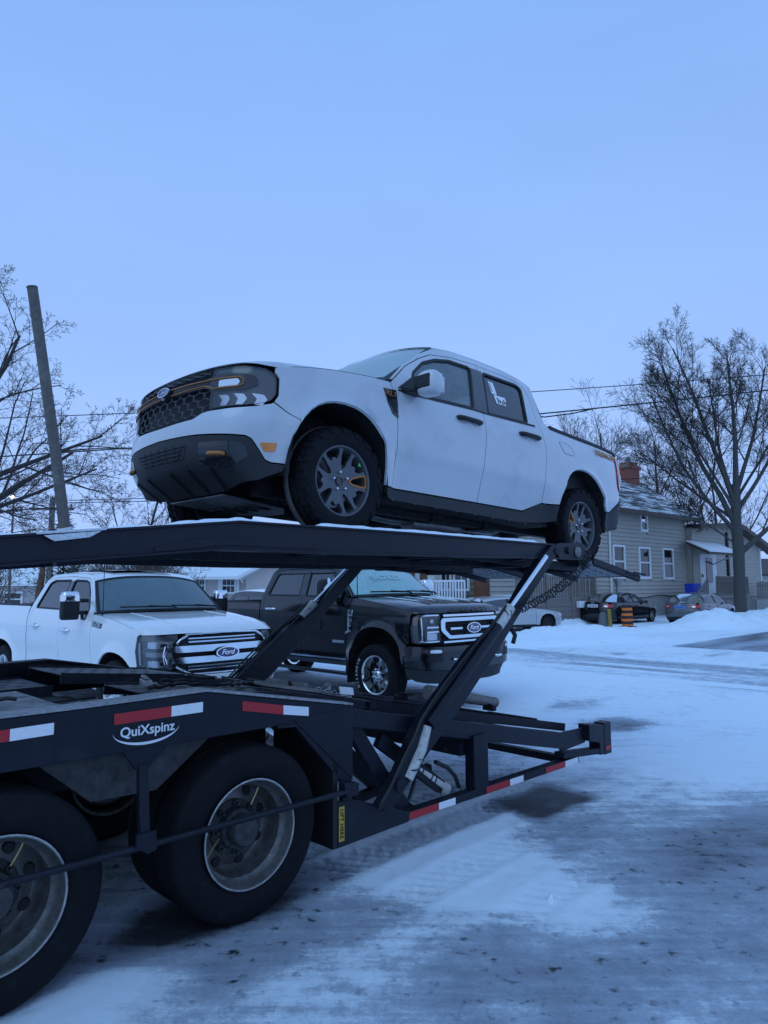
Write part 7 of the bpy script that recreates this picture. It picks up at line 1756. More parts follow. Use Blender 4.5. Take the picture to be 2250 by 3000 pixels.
def make_left_buildings():
    h = empty('shed', (-24.5, 45, 0), R(0), 'mustard low commercial building at the far left edge behind the tree', 'building')
    b = MB(); b.box(-2, 8.5, 0, 6, 0, 3.9); b.build('wall', mat('mustard', (.40, .31, .16), .8, noise=(2, .1)), h, 0); b = MB(); b.box(-2.3, 8.8, -.4, 6.3, 3.9, 4.15); b.build('roof', ROOFS, h, 0); window(h, 1, 3, 1.2, 2.5, -.02); window(h, 5, 7, 1.2, 2.5, -.02)
    h = empty('garage', (-17.5, 38, 0), R(5), 'small white garage with snowy roof behind the white pickup bed', 'garage')
    b = MB(); b.box(-3.5, 3, 0, 5, 0, 1.9); b.build('wall', SIDP, h, 0); b = MB(); b.prism([(-.4, 1.9), (5.4, 1.9), (2.5, 3.1)], lambda y, z: (-3.9, y, z), (7.3, 0, 0)); b.build('roof', ROOFS, h, 0); window(h, -2.5, -1.5, .8, 1.6, -.02)
    h = empty('garage', (30.5, 58, 0), R(20), 'pale garage with dark brown eave beyond the big tree at the right edge', 'garage')
    b = MB(); b.box(-1.5, 8, 0, 6, 0, 2.7); b.build('wall', mat('cream', (.55, .52, .45), .8, noise=(2, .06)), h, 0); b = MB(); b.add([(-2, -.6, 2.6), (8.5, -.6, 2.6), (8.5, 3, 4.0), (-2, 3, 4.0)], [(0, 1, 2, 3)]); r = b.build('roof', BROWN, h, 0, fix=False); r.modifiers.new('s', 'SOLIDIFY').thickness = .15; window(h, 1, 2, 1, 2, -.02)
    f = empty('fence', (25.9, 50.0, 0), R(-2), 'weathered board fence at the right edge behind the big tree', 'fence')
    for k in range(16): b = MB(); b.box(k * .17, k * .17 + .14, 0, .025, .75, 1.95 + .03 * (k % 3)); b.build('board', WOODG, f, 0)
    b = MB(); b.box(0, 2.8, .03, .08, .9, 1.0); b.box(0, 2.8, .03, .08, 1.65, 1.75); b.build('fence_rail', WOODG, f, 0); b = MB(); b.box(-.1, 2.9, -.05, .2, -.1, .76); b.build('fence_base', CONC, f, 0)
make_left_buildings()

# ------------------------------------------------------------------ bare trees
BARK = mat('bark', (.062, .052, .046), .9, noise=(12, .35), bump=(30, .5)); TWIG = mat('twig', (.055, .045, .042), .9); TWIGB = mat('twig_brown', (.11, .075, .05), .9)
BARKG = mat('bark_grey', (.075, .07, .066), .9, noise=(14, .35), bump=(30, .5))
class Limbs:
    """batches tapered tubes and builds them at once"""
    def __init__(s): s.g = {}; s.v = []
    def tube(s, pts, rs, n, caps=False): s.g.setdefault((len(pts), n), []).append((pts, rs)); s.v = [1]
    def build(s, name, m, parent, smooth=60, fix=False):
        VV, FF = [], []; base = 0
        for (k, n), L in s.g.items():
            P = np.array([[tuple(p) for p in a[0]] for a in L], float); Rr = np.array([a[1] for a in L], float); K = len(L)
            D = np.empty_like(P); D[:, 1:-1] = P[:, 2:] - P[:, :-2]; D[:, 0] = P[:, 1] - P[:, 0]; D[:, -1] = P[:, -1] - P[:, -2]; D /= np.linalg.norm(D, axis=2, keepdims=True) + 1e-9
            m0 = D.mean(1); ref = np.where(np.abs(m0[:, 2:3]) < .8, np.array([[0, 0, 1.]]), np.array([[1., 0, 0]]))[:, None, :]
            U = np.cross(D, np.broadcast_to(ref, D.shape)); U /= np.linalg.norm(U, axis=2, keepdims=True) + 1e-9; Wv = np.cross(D, U)
            an = 2 * np.pi * np.arange(n) / n; X = P[:, :, None, :] + Rr[:, :, None, None] * (U[:, :, None, :] * np.cos(an)[None, None, :, None] + Wv[:, :, None, :] * np.sin(an)[None, None, :, None])
            VV.append(X.reshape(-1, 3)); i, j, q = np.meshgrid(np.arange(K), np.arange(k - 1), np.arange(n), indexing='ij'); b0 = base + i * k * n + j * n
            FF.append(np.stack([b0 + q, b0 + (q + 1) % n, b0 + n + (q + 1) % n, b0 + n + q], -1).reshape(-1, 4)); base += K * k * n
        V, F = np.concatenate(VV).astype(np.float32), np.concatenate(FF).astype(np.int32)
        me = bpy.data.meshes.new(name); me.vertices.add(len(V)); me.vertices.foreach_set('co', V.ravel()); me.loops.add(F.size); me.loops.foreach_set('vertex_index', F.ravel()); me.polygons.add(len(F)); me.polygons.foreach_set('loop_start', np.arange(0, F.size, 4, dtype=np.int32))
        me.polygons.foreach_set('use_smooth', [True] * len(F)); me.update(calc_edges=True); me.materials.append(m); return link(name, me, parent)
class TreeB:
    def __init__(s, seed): s.r = random.Random(seed); s.tr = Limbs(); s.tw = Limbs()
    def limb(s, p, d, L, r0, r1, lvl, P, up, wig):
        n = min(14, max(3, int(L / P['seg'][min(lvl, len(P['seg']) - 1)]))); G = s.r.gauss; x, y, z = p; a, b, c = d; st = L / n; pts = [(x, y, z)]
        for i in range(n):
            a += G(0, wig); b += G(0, wig); c += G(0, wig) + up; l = math.sqrt(a * a + b * b + c * c); a /= l; b /= l; c /= l; x += a * st; y += b * st; z += c * st; pts.append((x, y, z))
        rs = [r0 + (r1 - r0) * (i / n) ** .8 for i in range(n + 1)]
        (s.tr if lvl <= P['trunk'] else s.tw).tube(pts, rs, P['sides'][min(lvl, len(P['sides']) - 1)])
        if lvl >= P['levels']: return
        k = P['kids'][lvl]
        for i in range(k):
            f = P['from'][lvl] + (1 - P['from'][lvl]) * (i + s.r.random()) / k; f = min(f, .99); j = int(f * n); g = f * n - j; p0, p1 = pts[j], pts[j + 1]
            t = [(p1[q] - p0[q]) / st for q in range(3)]; az = i * 2.399 + s.r.uniform(-.6, .6)
            ux, uy = (-t[1], t[0]) if abs(t[2]) < .97 else (1.0, 0.0); l = math.hypot(ux, uy) + 1e-9; u = (ux / l, uy / l, 0.0); v = (t[1] * u[2] - t[2] * u[1], t[2] * u[0] - t[0] * u[2], t[0] * u[1] - t[1] * u[0])
            an = R(P['ang'][lvl]) * s.r.uniform(.7, 1.25); ca, sa = math.cos(an), math.sin(an); ch, sh = math.cos(az) * sa, math.sin(az) * sa
            nd = tuple(t[q] * ca + u[q] * ch + v[q] * sh for q in range(3)); ll = L * P['ratio'][lvl] * s.r.uniform(.65, 1.15) * (1.0 - .45 * f); rr = max(.7 * rs[j], P['rmin']) * P.get('rr', .62)
            s.limb(tuple(p0[q] + (p1[q] - p0[q]) * g for q in range(3)), nd, ll, max(rr, P['rmin'] * 1.2), P['rmin'] if lvl + 1 >= P['levels'] - 1 else rr * .35, lvl + 1, P, P['up'][min(lvl + 1, len(P['up']) - 1)], P['wig'][min(lvl + 1, len(P['wig']) - 1)])
def make_tree(loc, label, seed, stems, P, bark=None, twig=None, group=None, cat='tree', name='bare_tree'):
    root = empty(name, loc, 0, label, cat, group); T = TreeB(seed)
    for d, L, r in stems: T.limb(V3(*d[1]) if isinstance(d[0], tuple) else V3(0, 0, -.1), unit(V3(*(d[0] if isinstance(d[0], tuple) else d))), L, r, r * .3, 0, P, P['up'][0], P['wig'][0])
    if T.tr.v: T.tr.build('trunk', bark or BARK, root, 60, fix=False)
    if T.tw.v: T.tw.build('crown', twig or TWIG, root, 0, fix=False)
    return root
PB = dict(levels=5, trunk=1, kids=[7, 7, 6, 5, 4], ang=[32, 36, 38, 42, 45], ratio=[.55, .55, .5, .48, .45], up=[.015, .05, .05, .04, .03], wig=[.05, .07, .08, .09, .10], seg=[.8, .55, .4, .3, .25], sides=[9, 7, 5, 4, 3, 3], rmin=.009)
PB['from'] = [.35, .25, .2, .15, .1]
# the big tree beside the tan house: one stout trunk, vase of ascending limbs
def big_tree():
    root = empty('bare_tree', (18.95, 38.4, 0), 0, 'big bare tree with stout trunk in front of the tan house, far right', 'tree'); T = TreeB(11); P = dict(PB); P['levels'] = 4; P['trunk'] = 1; P['kids'] = [10, 8, 7, 3]; P['rmin'] = .0065; P['ratio'] = [.5, .52, .62, .9]; P['ang'] = [32, 34, 36, 38]; P['from'] = [.25, .2, .15, .1]
    tr = [V3(0, 0, -.2), V3(0, 0, .4), V3(.03, 0, 2.0), V3(.08, .02, 3.6), V3(.02, 0, 5.4), V3(.12, 0, 7.2)]; T.tr.tube(tr, [.50, .34, .29, .30, .27, .22], 14)
    stems = [((.12, 0, 7.1), (.10, .0, 1), 7.6, .17), ((.05, 0, 6.6), (.48, .2, 1), 8.0, .14), ((.0, 0, 5.0), (-.55, .1, 1), 9.6, .17), ((0, 0, 4.6), (-.85, -.15, 1), 8.8, .13), ((.03, 0, 6.0), (-.28, -.1, 1), 9.2, .15), ((.06, .1, 5.6), (.62, -.2, .9), 8.2, .13), ((0, 0, 6.4), (-.08, .35, 1), 7.8, .12),
             ((.07, 0, 3.4), (.85, -.1, .8), 6.0, .17), ((.02, 0, 5.2), (-.85, .3, .75), 6.4, .10), ((.05, .1, 6.2), (.65, .3, .8), 7, .10), ((0, 0, 3.9), (-.8, -.2, .45), 4.2, .06), ((0, 0, 5.8), (-.6, -.3, 1), 7.2, .10)]
    for p, d, L, r in stems: T.limb(V3(*p), unit(V3(*d)), L, r, r * .25, 0, P, .025, .045)
    T.tr.build('trunk', BARKG, root, 60, fix=False); T.tw.build('crown', TWIG, root, 0, fix=False)
big_tree()
P2 = dict(PB); P2.update(levels=4, kids=[8, 7, 5, 3], rmin=.008, ratio=[.55, .55, .62, .75], ang=[30, 33, 35, 38]); P2['from'] = [.3, .25, .2, .1]
for loc, sd, lab, H in (((19.2, 62, 0), 21, 'bare tree rising behind the chimney of the tan house', 21), ((25.0, 64, 0), 22, 'bare tree behind the roof slope of the tan house', 20), ((16.4, 66, 0), 23, 'bare thin tree just behind the tailgate of the raised white pickup', 19), ((31.0, 66, 0), 25, 'bare tree behind the low wing of the tan house', 18)):
    make_tree(loc, lab, sd, [((.02, .02, 1), H * .75, .22), ((-.32, .1, 1), H * .7, .15), ((.33, -.1, 1), H * .68, .14), ((-.1, -.3, 1), H * .66, .13)], P2, group='bare trees behind the tan house')
# left tree: trunk out of frame, limbs reach in
P3 = dict(PB); P3.update(levels=5, kids=[7, 6, 5, 4, 3], ratio=[.62, .6, .58, .6, .65], ang=[40, 40, 40, 40, 40], rmin=.0035, up=[.02, .01, .01, .01, .01], wig=[.06, .09, .10, .11, .12]); P3['from'] = [.3, .2, .15, .1, .1]
def left_tree():
    root = empty('bare_tree', (-12.6, 18.2, 0), 0, 'bare spreading tree reaching in from the left edge', 'tree'); T = TreeB(5)
    T.tr.tube([V3(0, 0, -.2), V3(0, 0, .5), V3(.1, 0, 2.6), V3(.2, 0, 4.2)], [.42, .33, .29, .26], 12)
    for p, d, L, r in (((.1, 0, 2.5), (1, -.1, .42), 5.6, .15), ((.15, 0, 3.2), (1, .1, .22), 5.2, .10), ((.2, 0, 4.1), (.75, .1, .8), 5.2, .15), ((.2, 0, 4.0), (.2, -.3, 1), 6.0, .15), ((.2, 0, 4.1), (-.3, .2, 1), 6.0, .15), ((.15, 0, 3.6), (.95, .35, .5), 5.4, .13), ((.12, 0, 3.0), (1, -.35, .1), 4.6, .07)):
        T.limb(V3(*p), unit(V3(*d)), L, r, r * .22, 0, P3, .02, .06)
    T.tr.build('trunk', BARK, root, 60, fix=False); T.tw.build('crown', TWIG, root, 0, fix=False)
left_tree()
P4 = dict(PB); P4.update(levels=4, kids=[9, 7, 5, 3], rmin=.005, ratio=[.55, .5, .6, .7]); P4['from'] = [.25, .2, .15, .1]
make_tree((-10.3, 30, 0), 'slim bare tree left of the raised pickup nose', 31, [((.0, 0, 1), 6.6, .11), ((-.2, .1, 1), 5.6, .06), ((.22, 0, 1), 5.6, .06)], P4)
P5 = dict(PB); P5.update(levels=3, trunk=-1, kids=[8, 6, 4], rmin=.006, ratio=[.6, .6, .65], ang=[35, 40, 45]); P5['from'] = [.15, .15, .1]
for i, (x, y, s, lab) in enumerate(((-14.5, 33, .95, 'leftmost brown bare shrub behind the white pickup cab'), (-12.9, 34, .95, 'brown bare shrub left of the pickup roof fin'), (-11.9, 35.5, 1.0, 'brown bare shrub behind the middle of the white pickup roof'), (-11.3, 37.5, .95, 'brown bare shrub nearest the pale pink bungalow'), (-16.6, 30, .9, 'brown bare shrub by the left utility pole'))):
    rr = random.Random(i + 60); make_tree((x, y, 0), lab, 60 + i, [((rr.uniform(-.6, .6), rr.uniform(-.4, .4), 1), rr.uniform(2.4, 3.4) * s, .03) for _ in range(12)], P5, twig=TWIGB, group='brown shrubs behind the white pickup', cat='shrub', name='bare_shrub')
def conifer(loc, H, lab, seed):
    root = empty('small_conifer', loc, 0, lab, 'tree'); rr = random.Random(seed); b = MB(); b.cyl((0, 0, -.1), (0, 0, H), .08, .01, 7); b.build('trunk', BARK, root, 50); b = MB()
    for i in range(260):
        z = H * (.2 + .8 * rr.random()); a = rr.random() * 6.283; L = (H - z) * .42 + .12; d = V3(math.cos(a), math.sin(a), rr.uniform(-.15, .35)); p = V3(0, 0, z)
        for k in range(5):
            f = (k + .6) / 5; q = p + d * L * f; w = .09 * (1.15 - f); u = unit(np.cross(d, (0, 0, 1))); b.add([q - u * w, q + d * .16, q + u * w, q - V3(0, 0, .03)], [(0, 1, 3), (1, 2, 3)])
    b.build('crown', mat('needles', (.035, .045, .03), .9, noise=(5, .4)), root, 0, fix=False)
conifer((-12.3, 27.5, 0), 4.6, 'small dark conifer beside the foot of the grey stake post', 8)

# ------------------------------------------------------------------ poles, wires, lamp
def utility_pole(x, y, h, lab):
    p = empty('utility_pole', (x, y, 0), 0, lab, 'pole'); b = MB(); b.cyl((0, 0, -.2), (0, 0, h), .15, .11, 12); b.build('pole', WOODG, p, 40); b = MB(); b.beam((-.9, 0, h - .5), (.9, 0, h - .5), .09, .11); b.build('cross_arm', WOODG, p)
    for q in (-.8, 0, .8): b = MB(); b.lathe([(0, .16), (.05, .13), (.04, .05), (.05, 0)], 8, (q, 0, h - .45), 'z'); b.build('insulator', MATS['steel_dull'], p)
utility_pole(-14.0, 30, 5.6, 'short wooden utility pole behind the stake post at left')
b = MB(); b.cyl((-13.3, 30.5, -.2), (-13.3, 30.5, 3.2), .06, n=8); o = b.build('sign_post', mat('green_post', (.12, .17, .15), .6), None, 40); tag(o, 'slim pale green post beside the white pickup cab at left', 'post')
b = MB(); b.tube([(-13.0, 27, -.1), (-12.95, 27, 1.6), (-12.85, 27, 2.6)], [.16, .14, .10], 10); o = b.build('tree_stub', mat('stub', (.16, .075, .045), .9, noise=(9, .4)), None, 50); tag(o, 'reddish brown post trunk left of the white pickup cab', 'post')
def wire(p0, p1, sag, r, lab):
    P = [V3(*p0) * (1 - t) + V3(*p1) * t - V3(0, 0, sag * 4 * t * (1 - t)) for t in np.linspace(0, 1, 28)]; b = MB(); b.tube(P, r, 5); o = b.build('power_line', MATS['black'], None, 60); tag(o, lab, 'cable', 'overhead lines')
wire((-30, 29.5, 8.6), (34, 33.5, 13.2), .7, .020, 'thin overhead line meeting the crown of the big tree high up')
wire((-30, 27.5, 6.2), (30, 27.5, 11.2), .75, .028, 'thick overhead line crossing behind the raised pickup and the big tree')
wire((-30, 44, 7.0), (40, 44, 9.8), .5, .024, 'lowest overhead line passing just above the brick chimney')
wire((-30, 29.9, 5.6), (8, 30.2, 6.2), .5, .016, 'overhead line at left passing under the raised pickup nose')
b = MB(); b.tube([(5.7, 27.5, 8.44), (6.3, 27.48, 8.36), (6.9, 27.5, 8.44), (7.4, 27.5, 8.50), (8.2, 27.5, 8.68)], .026, 6); o = b.build('line_splice', MATS['black'], None, 50); tag(o, 'drooping splice loop on the thick overhead line', 'cable')
l = empty('street_lamp', (-15.7, 30, 0), 0, 'tiny lit street lamp among the branches at the left edge', 'street lamp'); b = MB(); b.cyl((0, .1, -.2), (0, .1, 5.8), .06, .04, 8); b.build('pole', WOODG, l, 40); b = MB(); blob(b, (0, -.05, 5.62), (.09, .09, .06), 2, .02); b.build('lamp_head', mat('lamp_glow', (1, .85, .7), .5, emit=((1.0, .75, .55), 6.0)), l, 60)

# ------------------------------------------------------------------ far cars, drums, bin
def sedan(loc, yaw, lab, paintm, L=4.8, H=1.47, W=1.84, wb=2.75, style=0, plate='plate_white'):
    root = empty('parked_car', loc, yaw, lab, 'car', 'cars parked by the houses'); hw = W / 2; k = H / 1.47; fo = .92; ro = L - wb - fo
    plan = [(fo, 0), (fo - .05, .45), (fo - .22, hw * .83), (fo - .6, hw * .97), (0, hw), (-wb, hw), (-wb - ro + .45, hw * .96), (-wb - ro + .12, hw * .80), (-wb - ro, .4), (-wb - ro - .01, 0)]
    offS = [(.2, -.06), (.3, -.01), (.5, .0), (.75, .01), (.92, -.02), (1.0, -.06), (1.3, -.22), (1.5, -.36)]; offF = [(.2, -.08), (.4, 0), (.6, 0), (.75, -.06), (.85, -.16)]; offR = [(.25, -.08), (.4, 0), (.62, .02), (.8, -.05), (1.0, -.12), (1.1, -.18)]
    c = Car(root, plan, offS, offF, offR, arches=((0, .34, .36), (-wb, .34, .36)), flare=(.02, .1), step=.1); P = paintm; X, Y, Q = c.X, c.Y, c.Q
    xe = -wb - ro; bl = .93 * k; zt = lambda x: np.interp(x, [xe, xe + .5, -wb, -.9, -.2, .7], [1.03 * k, 1.02 * k, .98 * k, .95 * k, .90 * k, .72 * k])
    AF, AR = arch_pts(0, .32, .37, .37, .25), arch_pts(-wb, .32, .37, .37, .25)
    top = [(x, float(zt(x))) for x in np.linspace(-.55, .62, 8)]
    xm = -1.72; xr = -2.62
    dF = [(-.52, .28), (-.55, .95 * k)]; lowF = [(-.42, .25)]
    c.panel('fender', X(*([(-.52, .25), (-.55, .94 * k)] + top + [(.55, .5), (.42, .45)] + AF)), P)
    dl = c.panel('door', X((-.53, .28), (-.56, .95 * k), (xm, .965 * k), (xm, .28)), P); c.panel('door', X((xm, .28), (xm, .965 * k), (xr, .985 * k), (xr + .05, .6), (xr + .25, .28)), P)
    c.panel('quarter_panel', X(*([(xr + .26, .25), (xr + .05, .58), (xr, .99 * k)] + [(x, float(zt(x))) for x in np.linspace(xr - .05, xe + .28, 6)] + [(xe + .26, .74), (xe + .5, .62), (xe + .55, .42)] + AR[::-1])), P)
    c.panel('sill', X((-.36, .27), (-wb + .38, .27), (-wb + .38, .18), (-.36, .18)), MATS['black'])
    half = [(0, .22)] + Y((.6, .22)) + X((.40, .24), (.42, .44), (.56, .50), (.6, .68)) + Y((.5, .72), (0, .72)); c.sym('front_bumper', half, P)
    hr = X((xe + .54, .25), (xe + .54, .42), (xe + .49, .61), (xe + .26, .73)) + Q((hw * .78, .74)) + [(c.U - 1e-4, .74), (c.U - 1e-4, .25)]; rb = c.panel('rear_bumper', hr, P)
    lowb = X((xe + .50, .24), (xe + .50, .34)) + [(c.U - 1e-4, .36), (c.U - 1e-4, .22)]; c.panel('diffuser', lowb, MATS['black'], d=.008)
    tr = Q((hw * .80, .745)) + [(c.U - 1e-4, .745), (c.U - 1e-4, 1.0 * k)] + Q((hw * .80, 1.0 * k)); tl = c.panel('boot_lid', tr, P)
    # lamps
    to = X((xe + .42, .90 * k), (xe + .30, .80 * k)) + Q((hw * .80, .76 * k), (hw * .55, .79 * k), (hw * .50, .90 * k), (hw * .78, .94 * k)); t2 = c.panel('tail_light', round_poly(to, .03), MATS['lamp_red'], d=.015, hem=.02, inset=0)
    for o, sg in zip(t2, (1, -1)):
        Lq = [(sg * u, z) for u, z in Q((hw * .76, .80 * k), (hw * .62, .82 * k), (hw * .62, .87 * k), (hw * .76, .86 * k))]; patch('reverse_light', Lq if sg < 0 else Lq[::-1], c.fm(.019), MATS['lamp_silver'], o, (), .1, 0, 0)
    ho = X((.52, .62), (.40, .68)) + Y((hw * .85, .69), (hw * .6, .64), (hw * .6, .58)); c.panel('headlight', ho, MATS['lamp_silver'], d=.01, hem=.02, inset=0)
    p = c.at(c.U - 1e-4, .72 if style else .86 * k, .02); b = MB(); zp = .84 * k if style == 0 else .80 * k
    xr_ = c.at(c.U - 1e-4, zp, .012)[0]; b.box(xr_ - .012, xr_, -.26, .26, zp - .075, zp + .075); pt = b.build('number_plate', MATS[plate], root, 0); b = MB()
    for q in range(6): b.box(xr_ - .018, xr_ - .012, -.2 + q * .07, -.165 + q * .07, zp - .03, zp + .03)
    tag(b.build('plate_characters', MATS['plate_ink'], pt, 0), kind='stuff')
    em = MB(); L_ = [V3(xr_ - .02, .07 * math.cos(a), zp + .12 + .035 * math.sin(a)) for a in np.linspace(0, 6.283, 16, endpoint=False)]; em.tube(L_, .01, 5, closed=True); em.build('emblem', MATS['chrome'], root)
    # greenhouse
    rz = H - .03
    eF, eB = (-.62, .955 * k), (-1.30, rz - .06); rF, rB = (xr + .10 - .35, rz - .10), (xe + .68, 1.02 * k)
    P_ = 2.4
    def edge(a, b_): a, b_ = np.array(a), np.array(b_); return lambda t: c.S(np.array([c.ux(x) for x in a[0] + (b_[0] - a[0]) * t]), a[1] + (b_[1] - a[1]) * t)
    E1 = edge(eF, eB); E2 = edge(rB, rF)
    def glassf(E, base, topc):
        def f(v, t):
            e = E(t); a = np.abs(v); q0, q1 = np.array(base), np.array(topc); qx = q0[0] + (q1[0] - q0[0]) * t; qz = q0[1] + (q1[1] - q0[1]) * t; bow = .03 * np.sin(np.pi * t)
            return np.stack([qx + (e[:, 0] - qx) * a ** 2, v * e[:, 1], qz + bow * (1 - a ** 2) + (e[:, 2] - qz) * a ** P_], -1)
        return f
    grid_patch('windshield', glassf(E1, (-.32, .96 * k), (-1.22, rz)), 17, 9, MATS['glass_dark'], root)
    rg = grid_patch('rear_window', glassf(E2, (xe + .50, 1.035 * k), (xr - .22, rz - .03)), 17, 9, MATS['glass_rear'], root)
    re = [(-1.30, rz - .06), (-1.7, rz - .02), (-2.2, rz - .04), (xr - .25, rz - .10)]; fz = poly_interp(re); fcz = poly_interp([(-1.22, rz), (-1.6, rz + .03), (-2.1, rz + .02), (xr - .22, rz - .03)])
    def roof(v, t):
        xe_ = re[0][0] + (re[-1][0] - re[0][0]) * t; xc_ = -1.22 + (xr - .22 + 1.22) * t; E = c.S(np.array([c.ux(x) for x in xe_]), fz(xe_)); a = np.abs(v); return np.stack([xc_ + (xe_ - xc_) * a ** 2, v * E[:, 1], fcz(xc_) + (E[:, 2] - fcz(xc_)) * a ** P_], -1)
    grid_patch('roof', roof, 17, 10, P, root)
    fr = X(eF, (-.95, (eF[1] + eB[1]) / 2 + .02), eB, (-1.7, rz - .02), (-2.2, rz - .04), (xr - .25, rz - .10), (xe + .98, 1.15 * k), rB, (xr - .1, .995 * k), (xm, .97 * k))
    wi = round_poly(X((-.86, .985 * k), (-1.05, 1.13 * k), (-1.38, rz - .13), (-1.72, rz - .10), (-2.15, rz - .12), (xr - .12, rz - .2), (xr - .22, 1.03 * k), (xm, .995 * k)), .03)
    cf = c.panel('cab_frame', fr, P, holes=[wi]); c.panel('window', wi, MATS['glass_side'], (cf[0], cf[1]), d=-.01, hem=0, inset=0); c.panel('pillar_trim', X((xm + .05, .985 * k), (xm + .03, rz - .09), (xm - .05, rz - .09), (xm - .05, .985 * k)), MATS['black'], d=.003, hem=.01, inset=0)
    hf = make_hood(c, .62, -.55, poly_interp(top), poly_interp([(0, .73), (1, .72 * k)]), (-.32, .95 * k), [(0, .73), (.1, .80 * k), (.5, .90 * k), (1, .955 * k)], p=4); grid_patch('hood', hf, 17, 12, P, root)
    def deck(v, t):
        E = c.S(np.array([c.ux(x) for x in (xe + .68 + (-.42) * t)]), np.full_like(t, 1.02 * k)); a = np.abs(v); x = xe + .50 + (-.44) * t; z = 1.04 * k - .02 * t
        return np.stack([x + (E[:, 0] - x) * a ** 3, v * E[:, 1], z + (E[:, 2] - z) * a ** 4], -1)
    grid_patch('boot_top', deck, 17, 6, P, tl[0])
    for sg, d_ in zip((1, -1), dl):
        b = MB(); blob(b, (-.80, sg * (hw + .10), 1.0 * k), (.06, .11, .07), 4, .03); b.build('mirror', P, d_, 50)
        for x in (-1.5, -2.4): b = MB(); q = c.at(sg * c.ux(x), .84 * k, .02); b.beam(q, q + V3(-.18, 0, .01), .03, .035); b.build('handle', MATS['chrome'] if style == 0 else P, d_, 0)
        for x in (0, -wb): make_wheel(root, (x, sg * (hw - .12), .325), sg > 0, .325, .205, .21, style_disc(9) if style == 2 else style_spokes(5, r_in=.2, lug=5), mats=[MATS['black'] if style == 2 else MATS['steel_dull']])
    for (xc, r_) in ((0, AF), (-wb, AR)):
        for sg in (1, -1): b = MB(); ap = [(x, z) for x, z in r_]; n = len(ap); b.add([(x, sg * (hw - .03), z) for x, z in ap] + [(x, sg * (hw - .4), z) for x, z in ap], [(i, i + 1, i + 1 + n, i + n) for i in range(n - 1)] + [tuple(range(n, 2 * n))]); b.build('wheel_liner', MATS['liner'], root, 50)
    b = MB(); b.box(xe + .25, .5, -hw + .15, hw - .15, .2, .3); b.box(-wb + .4, -.45, -hw + .08, hw - .08, .28, .8); b.build('floor_pan', MATS['interior'], root)
    return root
MATS['plate_white'] = mat('plate_white', (.75, .76, .78), .5); MATS['plate_blue'] = mat('plate_blue', (.10, .25, .60), .5); MATS['plate_ink'] = mat('plate_ink', (.05, .07, .25), .5)
glass_mat('glass_rear', (.10, .13, .15), .96, .1, frost=((.12, .16, .18), .4, 6)); glass_mat('glass_side', (.2, .25, .27), .85, .05); glass_mat('glass_icy', (.4, .55, .56), .9, .2, frost=((.34, .5, .52), .7, 6))
def place_car(lab, wheel_px_xy, yaw_deg, L, H, W, wb, paintm, style, plate, anchor):
    """anchor = local (x, y) of the wheel whose ground point is given"""
    a = R(yaw_deg); ax, ay = anchor; x = wheel_px_xy[0] - (ax * math.cos(a) - ay * math.sin(a)); y = wheel_px_xy[1] - (ax * math.sin(a) + ay * math.cos(a))
    return sedan((x, y, 0.0), a, lab, paintm, L, H, W, wb, style, plate)
place_car('black sedan with chrome badge and white plate parked before the tan house', (9.85, 34.55), 43, 4.85, 1.475, 1.86, 2.80, MATS['paint_black'], 0, 'plate_white', (-2.80, .80))
place_car('grey sedan with blue plate parked nearest the big bare tree', (13.45, 33.7), 43, 4.5, 1.44, 1.75, 2.70, MATS['paint_grey'], 1, 'plate_blue', (-2.70, .76))
c3 = place_car('silver sedan half hidden behind the black pickup and trailer arm', (6.45, 28.7), 20, 4.6, 1.40, 1.76, 2.65, MATS['paint_silver'], 2, 'plate_white', (0, -.78))

